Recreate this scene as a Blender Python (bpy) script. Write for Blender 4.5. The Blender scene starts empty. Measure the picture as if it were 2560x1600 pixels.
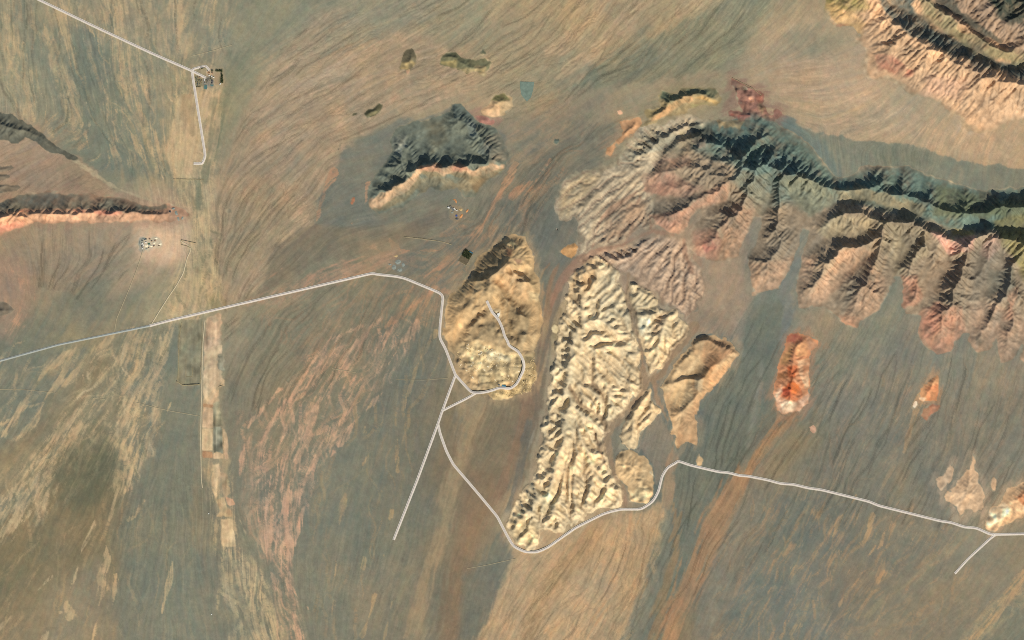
import bpy, math, random
import numpy as np
from mathutils import Vector

# ------------------------------------------------------------------ camera, sky, sun, exposure
sc = bpy.context.scene
S = 5.0                                   # metres per map unit (one map unit = one pixel of the survey photograph)
MW, MH = 2560, 1600
cam_data = bpy.data.cameras.new('camera')
cam = bpy.data.objects.new('camera', cam_data)
sc.collection.objects.link(cam)
CAM_H = 60000.0                          # a survey camera far above the desert, looking straight down
cam.location = (0, 0, CAM_H)
cam_data.sensor_fit = 'HORIZONTAL'
cam_data.sensor_width = 36.0
cam_data.lens = 36.0 * CAM_H / (MW * S)
cam_data.clip_start = 1000.0
cam_data.clip_end = 250000.0
sc.camera = cam

SUN_AZ, SUN_EL = math.radians(152), math.radians(40)
world = bpy.data.worlds.new('World')
sc.world = world
world.use_nodes = True
wn = world.node_tree
sky = wn.nodes.new('ShaderNodeTexSky')
sky.sky_type = 'NISHITA'
sky.sun_disc = False
sky.sun_elevation = SUN_EL
sky.sun_rotation = SUN_AZ
wn.links.new(sky.outputs[0], wn.nodes['Background'].inputs[0])
wn.nodes['Background'].inputs[1].default_value = 0.08
sun_data = bpy.data.lights.new('sun', 'SUN')
sun_data.energy = 4.0
sun_data.angle = math.radians(0.5)
sun_data.color = (1.0, 0.93, 0.82)
sun = bpy.data.objects.new('sun', sun_data)
sun.rotation_euler = (math.pi / 2 - SUN_EL, 0, math.pi - SUN_AZ)
sc.collection.objects.link(sun)
sc.view_settings.view_transform = 'Standard'
sc.view_settings.look = 'None'
sc.view_settings.exposure = 0.0
sc.view_settings.gamma = 1.0
sc.view_settings.use_curve_mapping = False
sc.cycles.max_bounces = 3
sc.cycles.diffuse_bounces = 2
sc.cycles.use_denoising = False
sc.cycles.pixel_filter_type = 'BLACKMAN_HARRIS'
sc.cycles.filter_width = 1.05
# how bright a flat, sunlit, white surface comes out under this sun and sky (used to turn seen colours into base colours)
LIT = np.array([0.944, 0.936, 0.942], np.float32)

# ------------------------------------------------------------------ the survey grid
G, MARG = 2, 72
X0, Y0 = -MARG, -MARG
W = (MW + 2 * MARG) // G + 1
H = (MH + 2 * MARG) // G + 1
rng = np.random.default_rng(7)
f32 = np.float32
GX = (X0 + G * np.arange(W)).astype(f32)
GY = (Y0 + G * np.arange(H)).astype(f32)


def bspline_matrix(n_out, step, seed_n):
    """(n_out, seed_n) cubic b-spline upsampling weights, lattice spacing `step` grid cells."""
    t = np.arange(n_out) / step
    i = np.floor(t).astype(int)
    f = t - i
    w = np.stack([(1 - f) ** 3, 3 * f ** 3 - 6 * f ** 2 + 4, -3 * f ** 3 + 3 * f ** 2 + 3 * f + 1, f ** 3], 1) / 6
    M = np.zeros((n_out, seed_n), f32)
    for k in range(4):
        M[np.arange(n_out), np.minimum(i + k, seed_n - 1)] += w[:, k]
    return M


def vnoise(sx, sy, seed, shape=None):
    """smooth unit-variance noise with feature size sx, sy map units."""
    h, w = shape or (H, W)
    r = np.random.default_rng(seed)
    nx, ny = int(w * G / sx) + 5, int(h * G / sy) + 5
    L = r.standard_normal((ny, nx)).astype(f32)
    n = bspline_matrix(h, sy / G, ny) @ L @ bspline_matrix(w, sx / G, nx).T
    return n / n.std()


def fbm(s, octs, seed, gain=0.55, aspect=1.0):
    n, a = 0, 1.0
    for o in range(octs):
        n = n + a * vnoise(max(s / 2 ** o, 2.0), max(s * aspect / 2 ** o, 2.0), seed + 31 * o)
        a *= gain
    return n / n.std()


def sample(A, x, y):
    """bilinear sample of A at grid coordinates (float arrays)."""
    h, w = A.shape
    x = np.clip(x, 0, w - 1.001)
    y = np.clip(y, 0, h - 1.001)
    xi, yi = x.astype(np.int32), y.astype(np.int32)
    fx, fy = (x - xi).astype(f32), (y - yi).astype(f32)
    k = yi * w + xi
    A = A.ravel()
    return (A[k] * (1 - fx) + A[k + 1] * fx) * (1 - fy) + (A[k + w] * (1 - fx) + A[k + w + 1] * fx) * fy


def up2(A, shape):
    """bilinear x2 upsample to shape."""
    h, w = shape
    yy, xx = np.arange(h) / 2, np.arange(w) / 2
    yi, xi = np.minimum(yy.astype(int), A.shape[0] - 2), np.minimum(xx.astype(int), A.shape[1] - 2)
    fy, fx = (yy - yi).astype(f32)[:, None], (xx - xi).astype(f32)[None]
    B = A[yi] * (1 - fy) + A[yi + 1] * fy
    return B[:, xi] * (1 - fx) + B[:, xi + 1] * fx


def window(pts, pad):
    p = np.asarray(pts, float)
    x0 = max(int((p[:, 0].min() - pad - X0) // G), 0)
    x1 = min(int((p[:, 0].max() + pad - X0) // G) + 2, W)
    y0 = max(int((p[:, 1].min() - pad - Y0) // G), 0)
    y1 = min(int((p[:, 1].max() + pad - Y0) // G) + 2, H)
    return x0, max(x1, x0 + 4), y0, max(y1, y0 + 4)


def seg_dist(pts, gx, gy, closed=False):
    """distance to a polyline and the parameter (0..1) of the nearest point."""
    p = np.asarray(pts, float)
    if closed:
        p = np.vstack([p, p[:1]])
    best = np.full((len(gy), len(gx)), 1e9, f32)
    par = np.zeros_like(best)
    cum = np.concatenate([[0], np.cumsum(np.hypot(*(p[1:] - p[:-1]).T))])
    X, Y = gx[None].astype(f32), gy[:, None].astype(f32)
    for k in range(len(p) - 1):
        a, b = p[k], p[k + 1]
        d = b - a
        L2 = max(d @ d, 1e-6)
        t = np.clip(((X - a[0]) * d[0] + (Y - a[1]) * d[1]) / L2, 0, 1)
        q = (X - a[0] - t * d[0]) ** 2 + (Y - a[1] - t * d[1]) ** 2
        m = q < best
        best[m] = q[m]
        par[m] = ((cum[k] + t * (cum[k + 1] - cum[k])) / max(cum[-1], 1e-6))[m]
    return np.sqrt(best), par


def inside(pts, gx, gy):
    p = np.asarray(pts, float)
    r = np.zeros((len(gy), len(gx)), bool)
    q = np.roll(p, -1, 0)
    for (xa, ya), (xb, yb) in zip(p, q):
        if ya == yb:
            continue
        rows = ((gy < ya) != (gy < yb))
        if rows.any():
            xs = xa + (gy[rows] - ya) * (xb - xa) / (yb - ya)
            r[rows] ^= gx[None] < xs[:, None]
    return r


def sdf(pts, pad):
    """signed distance (negative inside) on a window; measured on every second cell and interpolated."""
    x0, x1, y0, y1 = window(pts, pad)
    gx, gy = GX[x0:x1], GY[y0:y1]
    cx = gx[0] + 2 * G * np.arange((len(gx) + 1) // 2 + 1)
    cy = gy[0] + 2 * G * np.arange((len(gy) + 1) // 2 + 1)
    d, _ = seg_dist(pts, cx, cy, True)
    d = np.where(inside(pts, cx, cy), -d, d).astype(f32)
    return (slice(y0, y1), slice(x0, x1)), up2(d, (len(gy), len(gx)))


def smooth(a, b, x):
    t = np.clip((x - a) / (b - a), 0, 1)
    return t * t * (3 - 2 * t)


def T(ox, oy, *xy):
    """points read off a 640x400 sheet of the survey enlarged 3.78 times, whose corner is (ox, oy)."""
    return [(ox + xy[i] / 3.78, oy + xy[i + 1] / 3.78) for i in range(0, len(xy), 2)]


def P(*xy):
    return [(xy[i], xy[i + 1]) for i in range(0, len(xy), 2)]

# @@FLOW
# ------------------------------------------------------------------ drainage direction over the plain
FLOW = [  # x, y, dx, dy: the way the washes run
    (60, 60, .15, 1), (60, 240, .3, 1), (260, 60, .15, 1), (260, 260, .28, 1), (420, 60, .05, 1), (420, 260, .1, 1), (520, 60, -.1, 1), (330, 400, .4, 1),
    (420, 470, .35, 1), (500, 470, .1, 1), (560, 120, -.35, 1), (580, 300, -.35, 1), (540, 420, -.2, 1), (640, 60, -.6, 1), (720, 160, -1, .75), (650, 260, -.8, .8),
    (700, 330, -1, .6), (800, 230, -1, .55), (900, 60, -1, .5), (880, 150, -1, .55), (1000, 230, -1, .45), (1050, 60, -1, .6), (1150, 230, -1, .35), (1250, 60, -1, .8),
    (1250, 170, -1, .6), (640, 480, -.8, 1), (700, 420, -.9, .8), (760, 440, -.8, .9), (620, 640, -.6, 1), (720, 560, -.9, .9), (800, 560, -1, .6), (760, 640, -1, .7),
    (820, 480, -.5, 1), (900, 400, -1, .3), (880, 470, -.9, .4), (950, 570, -1, .25), (1050, 570, -1, .5), (1000, 640, -1, .4), (860, 680, -1, .45), (760, 730, -1, .6),
    (1400, 60, -.8, 1), (1400, 180, -1, .8), (1520, 60, -.75, 1), (1520, 180, -1, .7), (1680, 60, -1, 1), (1700, 160, -1, .9), (1850, 60, -.7, 1), (1850, 160, -1, .6),
    (1300, 300, -1, .6), (1400, 300, -1, .6), (1480, 350, -.8, .8), (1230, 500, -.7, 1), (1320, 480, -.8, 1), (1340, 600, -.4, 1), (1360, 760, -.15, 1), (1340, 900, -.2, 1),
    (1330, 1100, -.25, 1), (1270, 1100, -.3, 1), (2000, 90, -.7, .9), (2000, 220, -1, .15), (2100, 230, -1, .25), (2000, 300, -1, -.3), (2150, 330, -1, .2), (2250, 260, -.9, .7),
    (2350, 300, -.9, .9), (2250, 350, -1, .4), (2450, 330, -.8, 1), (2520, 370, -.6, 1), (2100, 380, -.1, -1), (2250, 410, -.2, -1), (2450, 440, .1, -1), (60, 410, 1, -.55),
    (180, 420, 1, -.5), (250, 470, 1, -.4), (130, 460, 1, -.7), (60, 640, .35, 1), (60, 740, .3, 1), (150, 640, .15, 1), (250, 620, 0, 1), (180, 720, -.5, 1), (250, 700, -.9, .6), (330, 660, -.9, .7),
    (300, 760, -.6, 1), (420, 700, -.5, 1), (500, 640, .05, 1), (490, 560, .2, 1), (500, 740, 0, 1), (400, 780, -.6, 1), (60, 820, -.5, .9), (150, 860, -.8, 1), (300, 880, -.6, 1), (400, 900, -.3, 1),
    (60, 1000, -.6, 1), (200, 1020, -.8, 1), (320, 1000, -.55, 1), (420, 1050, -.2, 1), (60, 1180, -.7, 1), (200, 1180, -.7, 1), (300, 1180, -.4, 1), (420, 1200, -.05, 1), (60, 1350, -.5, 1), (200, 1350, -.45, 1),
    (300, 1350, -.2, 1), (420, 1350, -.05, 1), (60, 1520, -.6, 1), (200, 1520, -.3, 1), (350, 1520, -.15, 1), (480, 1500, 0, 1), (540, 1300, .1, 1), (560, 1450, .2, 1), (620, 1540, .2, 1), (640, 1350, .2, 1),
    (700, 1250, -.1, 1), (700, 1400, .1, 1), (720, 1540, .25, 1), (560, 900, -.5, 1), (600, 1050, -.25, 1), (600, 820, -.7, 1), (700, 860, -.8, 1), (850, 800, -.8, 1), (950, 800, -.7, 1), (800, 950, -.6, 1),
    (700, 1050, -.5, 1), (780, 1100, -.4, 1), (900, 950, -.5, 1), (980, 880, -.4, 1), (1050, 850, -.15, 1), (1030, 1000, -.2, 1), (900, 1150, -.3, 1), (1020, 1200, -.15, 1), (850, 1300, -.2, 1), (850, 1500, -.15, 1),
    (1000, 1400, -.2, 1), (1000, 1540, -.3, 1), (1130, 1100, -.2, 1), (1130, 1300, -.25, 1), (1130, 1500, -.15, 1), (1220, 1250, -.5, 1), (1230, 1450, -.2, 1), (1300, 1450, -.5, 1), (1400, 1400, -.8, 1), (1400, 1540, -.75, 1),
    (1520, 1350, -.5, 1), (1520, 1500, -.55, 1), (1600, 1350, -.15, 1), (1620, 1500, -.35, 1), (1700, 1250, -.1, 1), (1720, 1400, -.35, 1), (1700, 1540, -.4, 1), (1800, 1300, -.6, 1), (1800, 1500, -.6, 1), (1880, 1250, -.5, 1),
    (1850, 800, -.5, 1), (1800, 880, -.6, 1), (1850, 1000, -.45, 1), (1800, 1100, -.3, 1), (1950, 1100, -.7, .9), (1950, 1400, -.5, 1), (2100, 900, -.6, 1), (2200, 850, -.6, 1), (2100, 1050, -.6, 1), (2250, 1000, -.45, 1),
    (2400, 900, -.2, 1), (2500, 950, -.3, 1), (2400, 1050, -.3, 1), (2100, 1250, -.45, 1), (2200, 1400, -.6, 1), (2100, 1540, -.6, 1), (2350, 1250, -.5, 1), (2350, 1500, -.9, 1), (2500, 1450, -.8, 1), (2500, 1550, -.75, 1),
    (2380, 1400, -.8, 1), (2050, 850, -.4, 1), (1720, 720, -.5, 1), (1620, 720, -.3, 1), (1760, 800, -.6, 1), (1500, 560, -.6, 1), (1450, 480, -.6, 1), (1560, 500, -.7, .8), (1640, 560, -.8, .5), (1500, 420, -1, .3),
    (1450, 540, -.5, 1), (1600, 420, -1, .2), (1640, 340, -.9, .2), (1700, 640, -.3, 1), (1560, 640, -.7, .7), (1600, 600, -.9, .7), (1550, 780, .1, 1), (1420, 700, -.5, .8),
]


def build_flow():
    fl = np.array(FLOW, float)
    ang = np.arctan2(fl[:, 3], fl[:, 2]) * 2
    step = 8
    gx = X0 + G * step * np.arange(W // step + 2)
    gy = Y0 + G * step * np.arange(H // step + 2)
    XX, YY = np.meshgrid(gx, gy)
    c = np.zeros(XX.shape)
    s = np.zeros(XX.shape)
    for (x, y, _, _), a in zip(FLOW, ang):
        w = 1 / ((XX - x) ** 2 + (YY - y) ** 2 + 900) ** 1.7
        c += w * np.cos(a)
        s += w * np.sin(a)
    n = np.hypot(c, s) + 1e-20
    c, s = c / n, s / n
    Mx, My = bspline_matrix(W, step, c.shape[1]), bspline_matrix(H, step, c.shape[0])
    c, s = My @ c.astype(f32) @ Mx.T, My @ s.astype(f32) @ Mx.T
    a = np.arctan2(s, c) / 2
    return a.astype(f32)


ang = build_flow()
ang_w = ang + 0.09 * vnoise(40, 40, 11) + 0.06 * vnoise(12, 12, 12)


def advect_maps(a, step, levels):
    """position maps after following the undirected flow 2^k steps both ways."""
    YY, XX = np.mgrid[0:H, 0:W].astype(f32)
    c, s = np.cos(a) * step, np.sin(a) * step
    flip = np.where(s < -1e-6, -1, 1).astype(f32)      # orient everything down the sheet so the field is continuous
    c, s = c * flip, s * flip
    out = []
    for sg in (1, -1):
        mx, my = np.clip(XX + sg * c, 0, W - 1), np.clip(YY + sg * s, 0, H - 1)
        ms = [(mx, my)]
        for k in range(levels - 1):
            mx, my = sample(mx, *ms[-1]), sample(my, *ms[-1])
            ms.append((mx, my))
        out.append(ms)
    return out


MAPS = advect_maps(ang_w, 1.0, 6)


def nearest(A, x, y):
    return A.ravel()[(y + 0.5).astype(np.int32) * W + (x + 0.5).astype(np.int32)].reshape(H, W)


def lic(N, levels=6, crisp=False, maps=None):
    """smear noise along the drainage: streaks."""
    A = N
    f = nearest if crisp else sample
    maps = maps or MAPS
    for k in range(levels):
        (px, py), (qx, qy) = maps[0][k], maps[1][k]
        A = (A + f(A, px, py) + f(A, qx, qy)) / 3
    A = A - A.mean()
    return (A / A.std()).astype(f32)


R0 = rng.standard_normal((H, W)).astype(f32)
L1 = lic(R0, 4, True)                      # hair-thin streaks
L2 = lic(vnoise(4, 4, 21), 5, True)        # streaks a few units wide
L3 = lic(vnoise(12, 12, 22), 6)            # broad bands
L2b = lic(vnoise(5, 5, 23), 5, True)
F1 = fbm(180, 4, 41)
F2 = fbm(60, 4, 42)
F3 = fbm(22, 4, 43)
F4 = fbm(8, 2, 44, 0.8)


def rills(seed, rough, steps):
    """a drainage tree over the plain: every cell spills to a neighbour roughly down the fan, and rills gather."""
    a = ang + 0.12 * vnoise(50, 50, seed) + rough * 0.5 * vnoise(11, 11, seed + 1) + rough * 1.1 * np.random.default_rng(seed).standard_normal((H, W)).astype(f32)
    flip = np.where(np.sin(ang) < 0, math.pi, 0)
    dx, dy = np.rint(1.3 * np.cos(a + flip)).clip(-1, 1).astype(np.int64), np.rint(1.3 * np.sin(a + flip)).clip(-1, 1).astype(np.int64)
    yy, xx = np.mgrid[0:H, 0:W]
    rec = (np.clip(yy + dy, 0, H - 1) * W + np.clip(xx + dx, 0, W - 1)).ravel()
    A = np.ones(H * W)
    front = np.ones(H * W)
    for it in range(steps):
        front = np.bincount(rec, front, minlength=H * W)
        A += front
    return A.reshape(H, W).astype(f32)


RILL = rills(71, 0.36, 110)
# two crossing families of streaks: where washes braid they enclose lens-shaped islands
BRAID = np.maximum(lic(vnoise(7, 7, 27), 6, False, advect_maps(ang_w + 0.11 + .10 * vnoise(70, 70, 29), 1.0, 6)), lic(vnoise(7, 7, 28), 6, False, advect_maps(ang_w - 0.11 + .10 * vnoise(70, 70, 30), 1.0, 6)))
BRAID = ((BRAID - BRAID.mean()) / BRAID.std()).astype(f32)
# @@END_FLOW
# ------------------------------------------------------------------ hills: outline, crest lines with heights, valley lines
# heights are in map units; 'dome' adds a rounded swell; every hill becomes a piece of terrain of its own
def Z(ox, oy, sc_, *xy):
    return [(ox + xy[i] / sc_, oy + xy[i + 1] / sc_) for i in range(0, len(xy), 2)]


HILLS = []


def hill(name, label, outline, crests=(), valleys=(), dome=0.0, rough=1.0, gully=1.0):
    HILLS.append(dict(name=name, label=label, outline=outline, crests=crests, valleys=valleys, dome=dome, rough=rough, gully=gully))


# long east-west ridge on the left
hill('ridge', 'long straight ridge at the left edge, bright sandy south face and dark north face',
     T(0, 400, -260, 500, 0, 400, 200, 330, 450, 290, 600, 320, 850, 330, 1000, 345, 1200, 385, 1350, 420, 1560, 418, 1640, 425, 1760, 470, 1800, 520, 1700, 575, 1500, 600, 1300, 585, 1000, 590, 600, 590, 330, 585, 210, 620, 0, 700, -260, 760),
     [(T(0, 400, -260, 620, 0, 570, 80, 540, 200, 480, 330, 470, 480, 480, 630, 475, 780, 470, 800, 495, 870, 500, 950, 485, 1080, 480, 1200, 510, 1400, 525, 1500, 505, 1620, 470), [24, 24, 23, 23, 23, 24, 23, 21, 22, 22, 22, 23, 24, 23, 18, 10]),
      (T(0, 400, 80, 540, 60, 440, 100, 370), [22, 14, 5]), (T(0, 400, 330, 470, 330, 400, 420, 330), [22, 11, 4]), (T(0, 400, 630, 475, 640, 400, 700, 350), [22, 11, 3]),
      (T(0, 400, 950, 485, 960, 400, 1010, 350), [21, 12, 4]), (T(0, 400, 1200, 510, 1150, 430, 1170, 390), [21, 12, 4]), (T(0, 400, 780, 470, 800, 390, 830, 345), [20, 12, 4])],
     [T(0, 400, 230, 450, 200, 350), T(0, 400, 480, 440, 500, 330), T(0, 400, 720, 440, 760, 345), T(0, 400, 870, 460, 880, 345), T(0, 400, 1060, 450, 1090, 370)])
hill('knoll', 'small dark knoll, upper of the two at the left edge above the long ridge', T(0, 400, -200, 40, 30, 60, 110, 50, 135, 75, 60, 105, 0, 120, -200, 120), [(T(0, 400, -200, 90, 40, 85, 110, 70), [9, 9, 3])])
hill('knoll', 'small dark knoll, lower of the two at the left edge above the long ridge', T(0, 400, -200, 130, 60, 135, 105, 150, 80, 175, 0, 200, -200, 210), [(T(0, 400, -200, 172, 40, 165, 90, 155), [9, 9, 3])])
hill('knoll', 'low teal knoll just north of the long ridge at the left edge', T(0, 400, -200, 240, 60, 230, 180, 235, 210, 260, 150, 290, 0, 320, -200, 330), [(T(0, 400, -200, 300, 50, 285, 150, 268), [11, 10, 5])])
hill('scarp', 'thin dark curved scarp at the upper left edge below the grey gravel plain',
     T(0, 0, -260, 1040, 0, 1062, 150, 1095, 300, 1190, 450, 1300, 560, 1410, 760, 1500, 700, 1512, 560, 1450, 470, 1440, 400, 1400, 330, 1330, 250, 1310, 170, 1345, 0, 1345, -260, 1330),
     [(T(0, 0, -260, 1150, 0, 1155, 150, 1165, 300, 1230, 420, 1320, 500, 1400, 700, 1492), [15, 15, 15, 13, 11, 8, 4]), (T(0, 0, 150, 1165, 120, 1230, 100, 1290), [14, 9, 4]), (T(0, 0, 300, 1230, 280, 1290), [11, 4])])
hill('knoll', 'dark knoll at the left edge beside the reddish slope above the highway', T(0, 400, -200, 1300, 0, 1335, 60, 1350, 130, 1410, 100, 1440, 0, 1470, -200, 1490), [(T(0, 400, -200, 1400, 10, 1395, 100, 1420), [9, 9, 4])])
hill('knoll', 'tiny cone with a dark north side alone on the tan fan', T(0, 400, 2135, 470, 2160, 458, 2190, 470, 2190, 490, 2160, 500, 2138, 492), [(T(0, 400, 2145, 484, 2185, 484), [5, 5])])
# the dark bowl-shaped hill
hill('hill', 'dark slate hill shaped like a bowl with a pale pinkish south rim',
     T(640, 400, 1080, 440, 1060, 340, 1060, 230, 1120, 130, 1180, 50, 1270, -80, 1270, -200, 1340, -320, 1500, -360, 1700, -400, 1830, -470, 1850, -525, 1900, -537, 1960, -520, 2040, -430, 2110, -360, 2280, -310, 2340, -160, 2370, -70, 2350, 50, 2320, 110, 2200, 200, 2060, 340, 1980, 350, 1900, 260, 1750, 320, 1650, 260, 1560, 330, 1380, 440, 1150, 500),
     [(T(640, 400, 1080, 400, 1200, 330, 1300, 270, 1420, 220, 1480, 150, 1500, 100, 1580, 60, 1700, 60, 1770, 100, 1850, 80, 1900, 55, 1970, 70, 2050, 110, 2150, 80, 2250, 50, 2330, 60), [8, 20, 26, 30, 34, 36, 38, 36, 32, 34, 36, 34, 30, 30, 26, 14]),
      (T(640, 400, 2250, 50, 2240, -40, 2180, -120, 2130, -200, 2060, -270, 2010, -340, 1950, -400, 1900, -500), [26, 30, 32, 30, 28, 24, 22, 12]),
      (T(640, 400, 1480, 150, 1420, 40, 1380, -40, 1330, -140, 1320, -230), [34, 28, 24, 20, 10]), (T(640, 400, 1580, 60, 1540, -40, 1460, -130, 1400, -180), [38, 26, 18, 8]), (T(640, 400, 1700, 60, 1690, -60, 1640, -160), [36, 20, 8]),
      (T(640, 400, 1900, 55, 1880, -40, 1800, -120), [36, 22, 9]), (T(640, 400, 2050, 110, 2040, 0, 1960, -60, 1880, -80), [30, 24, 16, 8]), (T(640, 400, 2180, -120, 2080, -110, 1990, -140), [32, 20, 8]),
      (T(640, 400, 2060, -270, 1970, -250, 1900, -260), [24, 16, 8]), (T(640, 400, 1300, 270, 1200, 180, 1120, 170), [26, 14, 5]), (T(640, 400, 1420, 220, 1300, 100, 1200, 60), [30, 20, 6]), (T(640, 400, 1200, 330, 1120, 290, 1090, 270), [20, 10, 3]), (T(640, 400, 1500, 100, 1330, 60, 1230, 10), [34, 20, 7])],
     [T(640, 400, 1640, 20, 1600, -80, 1560, -200), T(640, 400, 1770, 80, 1760, -60, 1720, -200, 1700, -330), T(640, 400, 1960, 30, 1920, -50, 1800, -200), T(640, 400, 2130, 0, 2050, -60, 1880, -160), T(640, 400, 1450, 80, 1430, -60, 1380, -130),
      T(640, 400, 1250, 230, 1120, 210), T(640, 400, 1350, 160, 1200, 110, 1130, 120), T(640, 400, 2030, -190, 1900, -190)])
hill('hill', 'pale cream outcrop with a dark green top beside the pink rocks north of the dark bowl hill', T(640, 0, 2210, 960, 2260, 895, 2330, 880, 2410, 930, 2430, 1000, 2310, 1100, 2230, 1112, 2140, 1085, 2110, 1045, 2150, 1000), [(T(640, 0, 2230, 960, 2300, 935, 2380, 960, 2415, 1000), [9, 12, 11, 4]), (T(640, 0, 2140, 1040, 2230, 1020, 2290, 1015), [6, 9, 6])])
hill('hill', 'rugged pink-red rocks on the north-east flank of the dark bowl hill', T(640, 0, 2050, 1100, 2100, 1075, 2200, 1110, 2275, 1130, 2250, 1180, 2170, 1180, 2110, 1160), [(T(640, 0, 2070, 1105, 2130, 1120, 2200, 1150, 2250, 1150), [5, 7, 7, 4])], rough=2)
hill('knoll', 'oval brownish knoll with a yellow southern foot alone on the tan plain', T(640, 0, 1420, 470, 1480, 450, 1520, 520, 1515, 600, 1490, 640, 1440, 665, 1360, 655, 1370, 580, 1395, 500), [(T(640, 0, 1450, 480, 1450, 560, 1430, 610, 1385, 640), [5, 11, 12, 6]), (T(640, 0, 1430, 610, 1500, 590), [11, 5])])
hill('knoll', 'small pale knob touching the foot of the oval brownish knoll', T(640, 0, 1415, 665, 1450, 645, 1465, 670, 1445, 715, 1420, 710), [(T(640, 0, 1430, 665, 1440, 690), [5, 4])])
hill('knoll', 'wide dark green knoll with three humps on the tan plain', T(640, 0, 1740, 540, 1800, 495, 1890, 500, 1930, 540, 2080, 570, 2160, 550, 2215, 570, 2240, 600, 2170, 690, 2060, 670, 1990, 700, 1900, 650, 1740, 605),
     [(T(640, 0, 1745, 580, 1820, 570, 1890, 570, 1930, 620, 1980, 655, 2060, 650, 2130, 620, 2200, 600), [7, 13, 13, 10, 11, 9, 11, 7]), (T(640, 0, 1890, 570, 1895, 630), [12, 4])])
hill('knoll', 'dark round mound north of the three-humped green knoll', T(640, 0, 2115, 490, 2140, 462, 2172, 475, 2175, 510, 2140, 525, 2115, 510), [(T(640, 0, 2130, 492, 2160, 492), [6, 6])])
hill('knoll', 'small pale yellow knob below the three-humped green knoll', T(640, 0, 2100, 690, 2170, 670, 2175, 700, 2160, 730, 2110, 712), [(T(640, 0, 2115, 700, 2160, 695), [5, 5])])
hill('knoll', 'leaf-shaped dark knoll on the tan plain north-west of the dark bowl hill', T(640, 0, 1030, 1075, 1060, 1040, 1110, 1025, 1160, 965, 1195, 990, 1195, 1020, 1165, 1065, 1110, 1095, 1055, 1112, 1035, 1095), [(T(640, 0, 1040, 1085, 1100, 1062, 1150, 1020, 1180, 985), [6, 9, 11, 6])])
hill('knoll', 'tiny dark knoll west of the leaf-shaped knoll', T(640, 0, 900, 1095, 925, 1065, 955, 1065, 950, 1080, 920, 1095), [(T(640, 0, 910, 1090, 950, 1072), [6, 6])])
hill('knoll', 'narrow grey knoll at the edge of the grey apron', T(640, 0, 765, 1420, 790, 1360, 810, 1345, 800, 1390, 780, 1425), [(T(640, 0, 775, 1415, 805, 1352), [6, 6])])
hill('knoll', 'small orange knoll on the grey apron west of the dark bowl hill', T(640, 400, 890, 430, 885, 370, 915, 345, 940, 350, 940, 385, 915, 420), [(T(640, 400, 900, 410, 915, 372, 935, 360), [4, 7, 4])])
# hogback of yellow rock
hill('hogback', 'narrow orange hogback ridge, the detached south-west piece', T(1280, 0, 900, 1480, 885, 1400, 920, 1350, 1020, 1270, 1040, 1220, 1030, 1150, 1100, 1130, 1170, 1100, 1215, 1130, 1220, 1160, 1150, 1260, 1000, 1380, 970, 1450, 930, 1480),
     [(T(1280, 0, 905, 1465, 950, 1385, 1050, 1290, 1120, 1215, 1200, 1145), [8, 14, 16, 16, 9]), (T(1280, 0, 1120, 1215, 1090, 1175), [14, 6])])
hill('hogback', 'long yellow and green hogback ridge west of the red quarry', T(1280, 0, 1225, 1195, 1300, 1130, 1260, 1080, 1255, 1035, 1340, 1020, 1400, 1000, 1370, 960, 1385, 900, 1400, 830, 1500, 860, 1560, 880, 1600, 820, 1700, 830, 1850, 830, 1940, 860, 1980, 940, 1940, 1010, 1830, 1010, 1690, 1030, 1650, 1060, 1450, 1120, 1350, 1170),
     [(T(1280, 0, 1235, 1190, 1310, 1130, 1400, 1070, 1520, 980, 1640, 910, 1720, 930, 1800, 905, 1900, 950, 1960, 975), [3, 12, 17, 19, 20, 18, 20, 16, 8]), (T(1280, 0, 1400, 1070, 1340, 1055, 1280, 1050), [16, 10, 4]), (T(1280, 0, 1520, 980, 1450, 970, 1400, 985), [19, 10, 4]),
      (T(1280, 0, 1640, 910, 1560, 900, 1460, 890, 1410, 845), [20, 12, 9, 4]), (T(1280, 0, 1720, 930, 1700, 870, 1640, 845), [18, 10, 6]), (T(1280, 0, 1800, 905, 1830, 860), [20, 8])])
hill('knoll', 'small pale knob beside the detached piece of the orange hogback', T(1280, 0, 1000, 1050, 1030, 1040, 1050, 1060, 1040, 1085, 1010, 1075), [(T(1280, 0, 1010, 1062, 1040, 1065), [3, 3])])
hill('knoll', 'small dark teal knob on the plain west of the orange hogback', T(1280, 0, 385, 1350, 400, 1315, 440, 1305, 460, 1335, 430, 1375, 400, 1370), [(T(1280, 0, 400, 1355, 450, 1335), [7, 6])])
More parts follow.
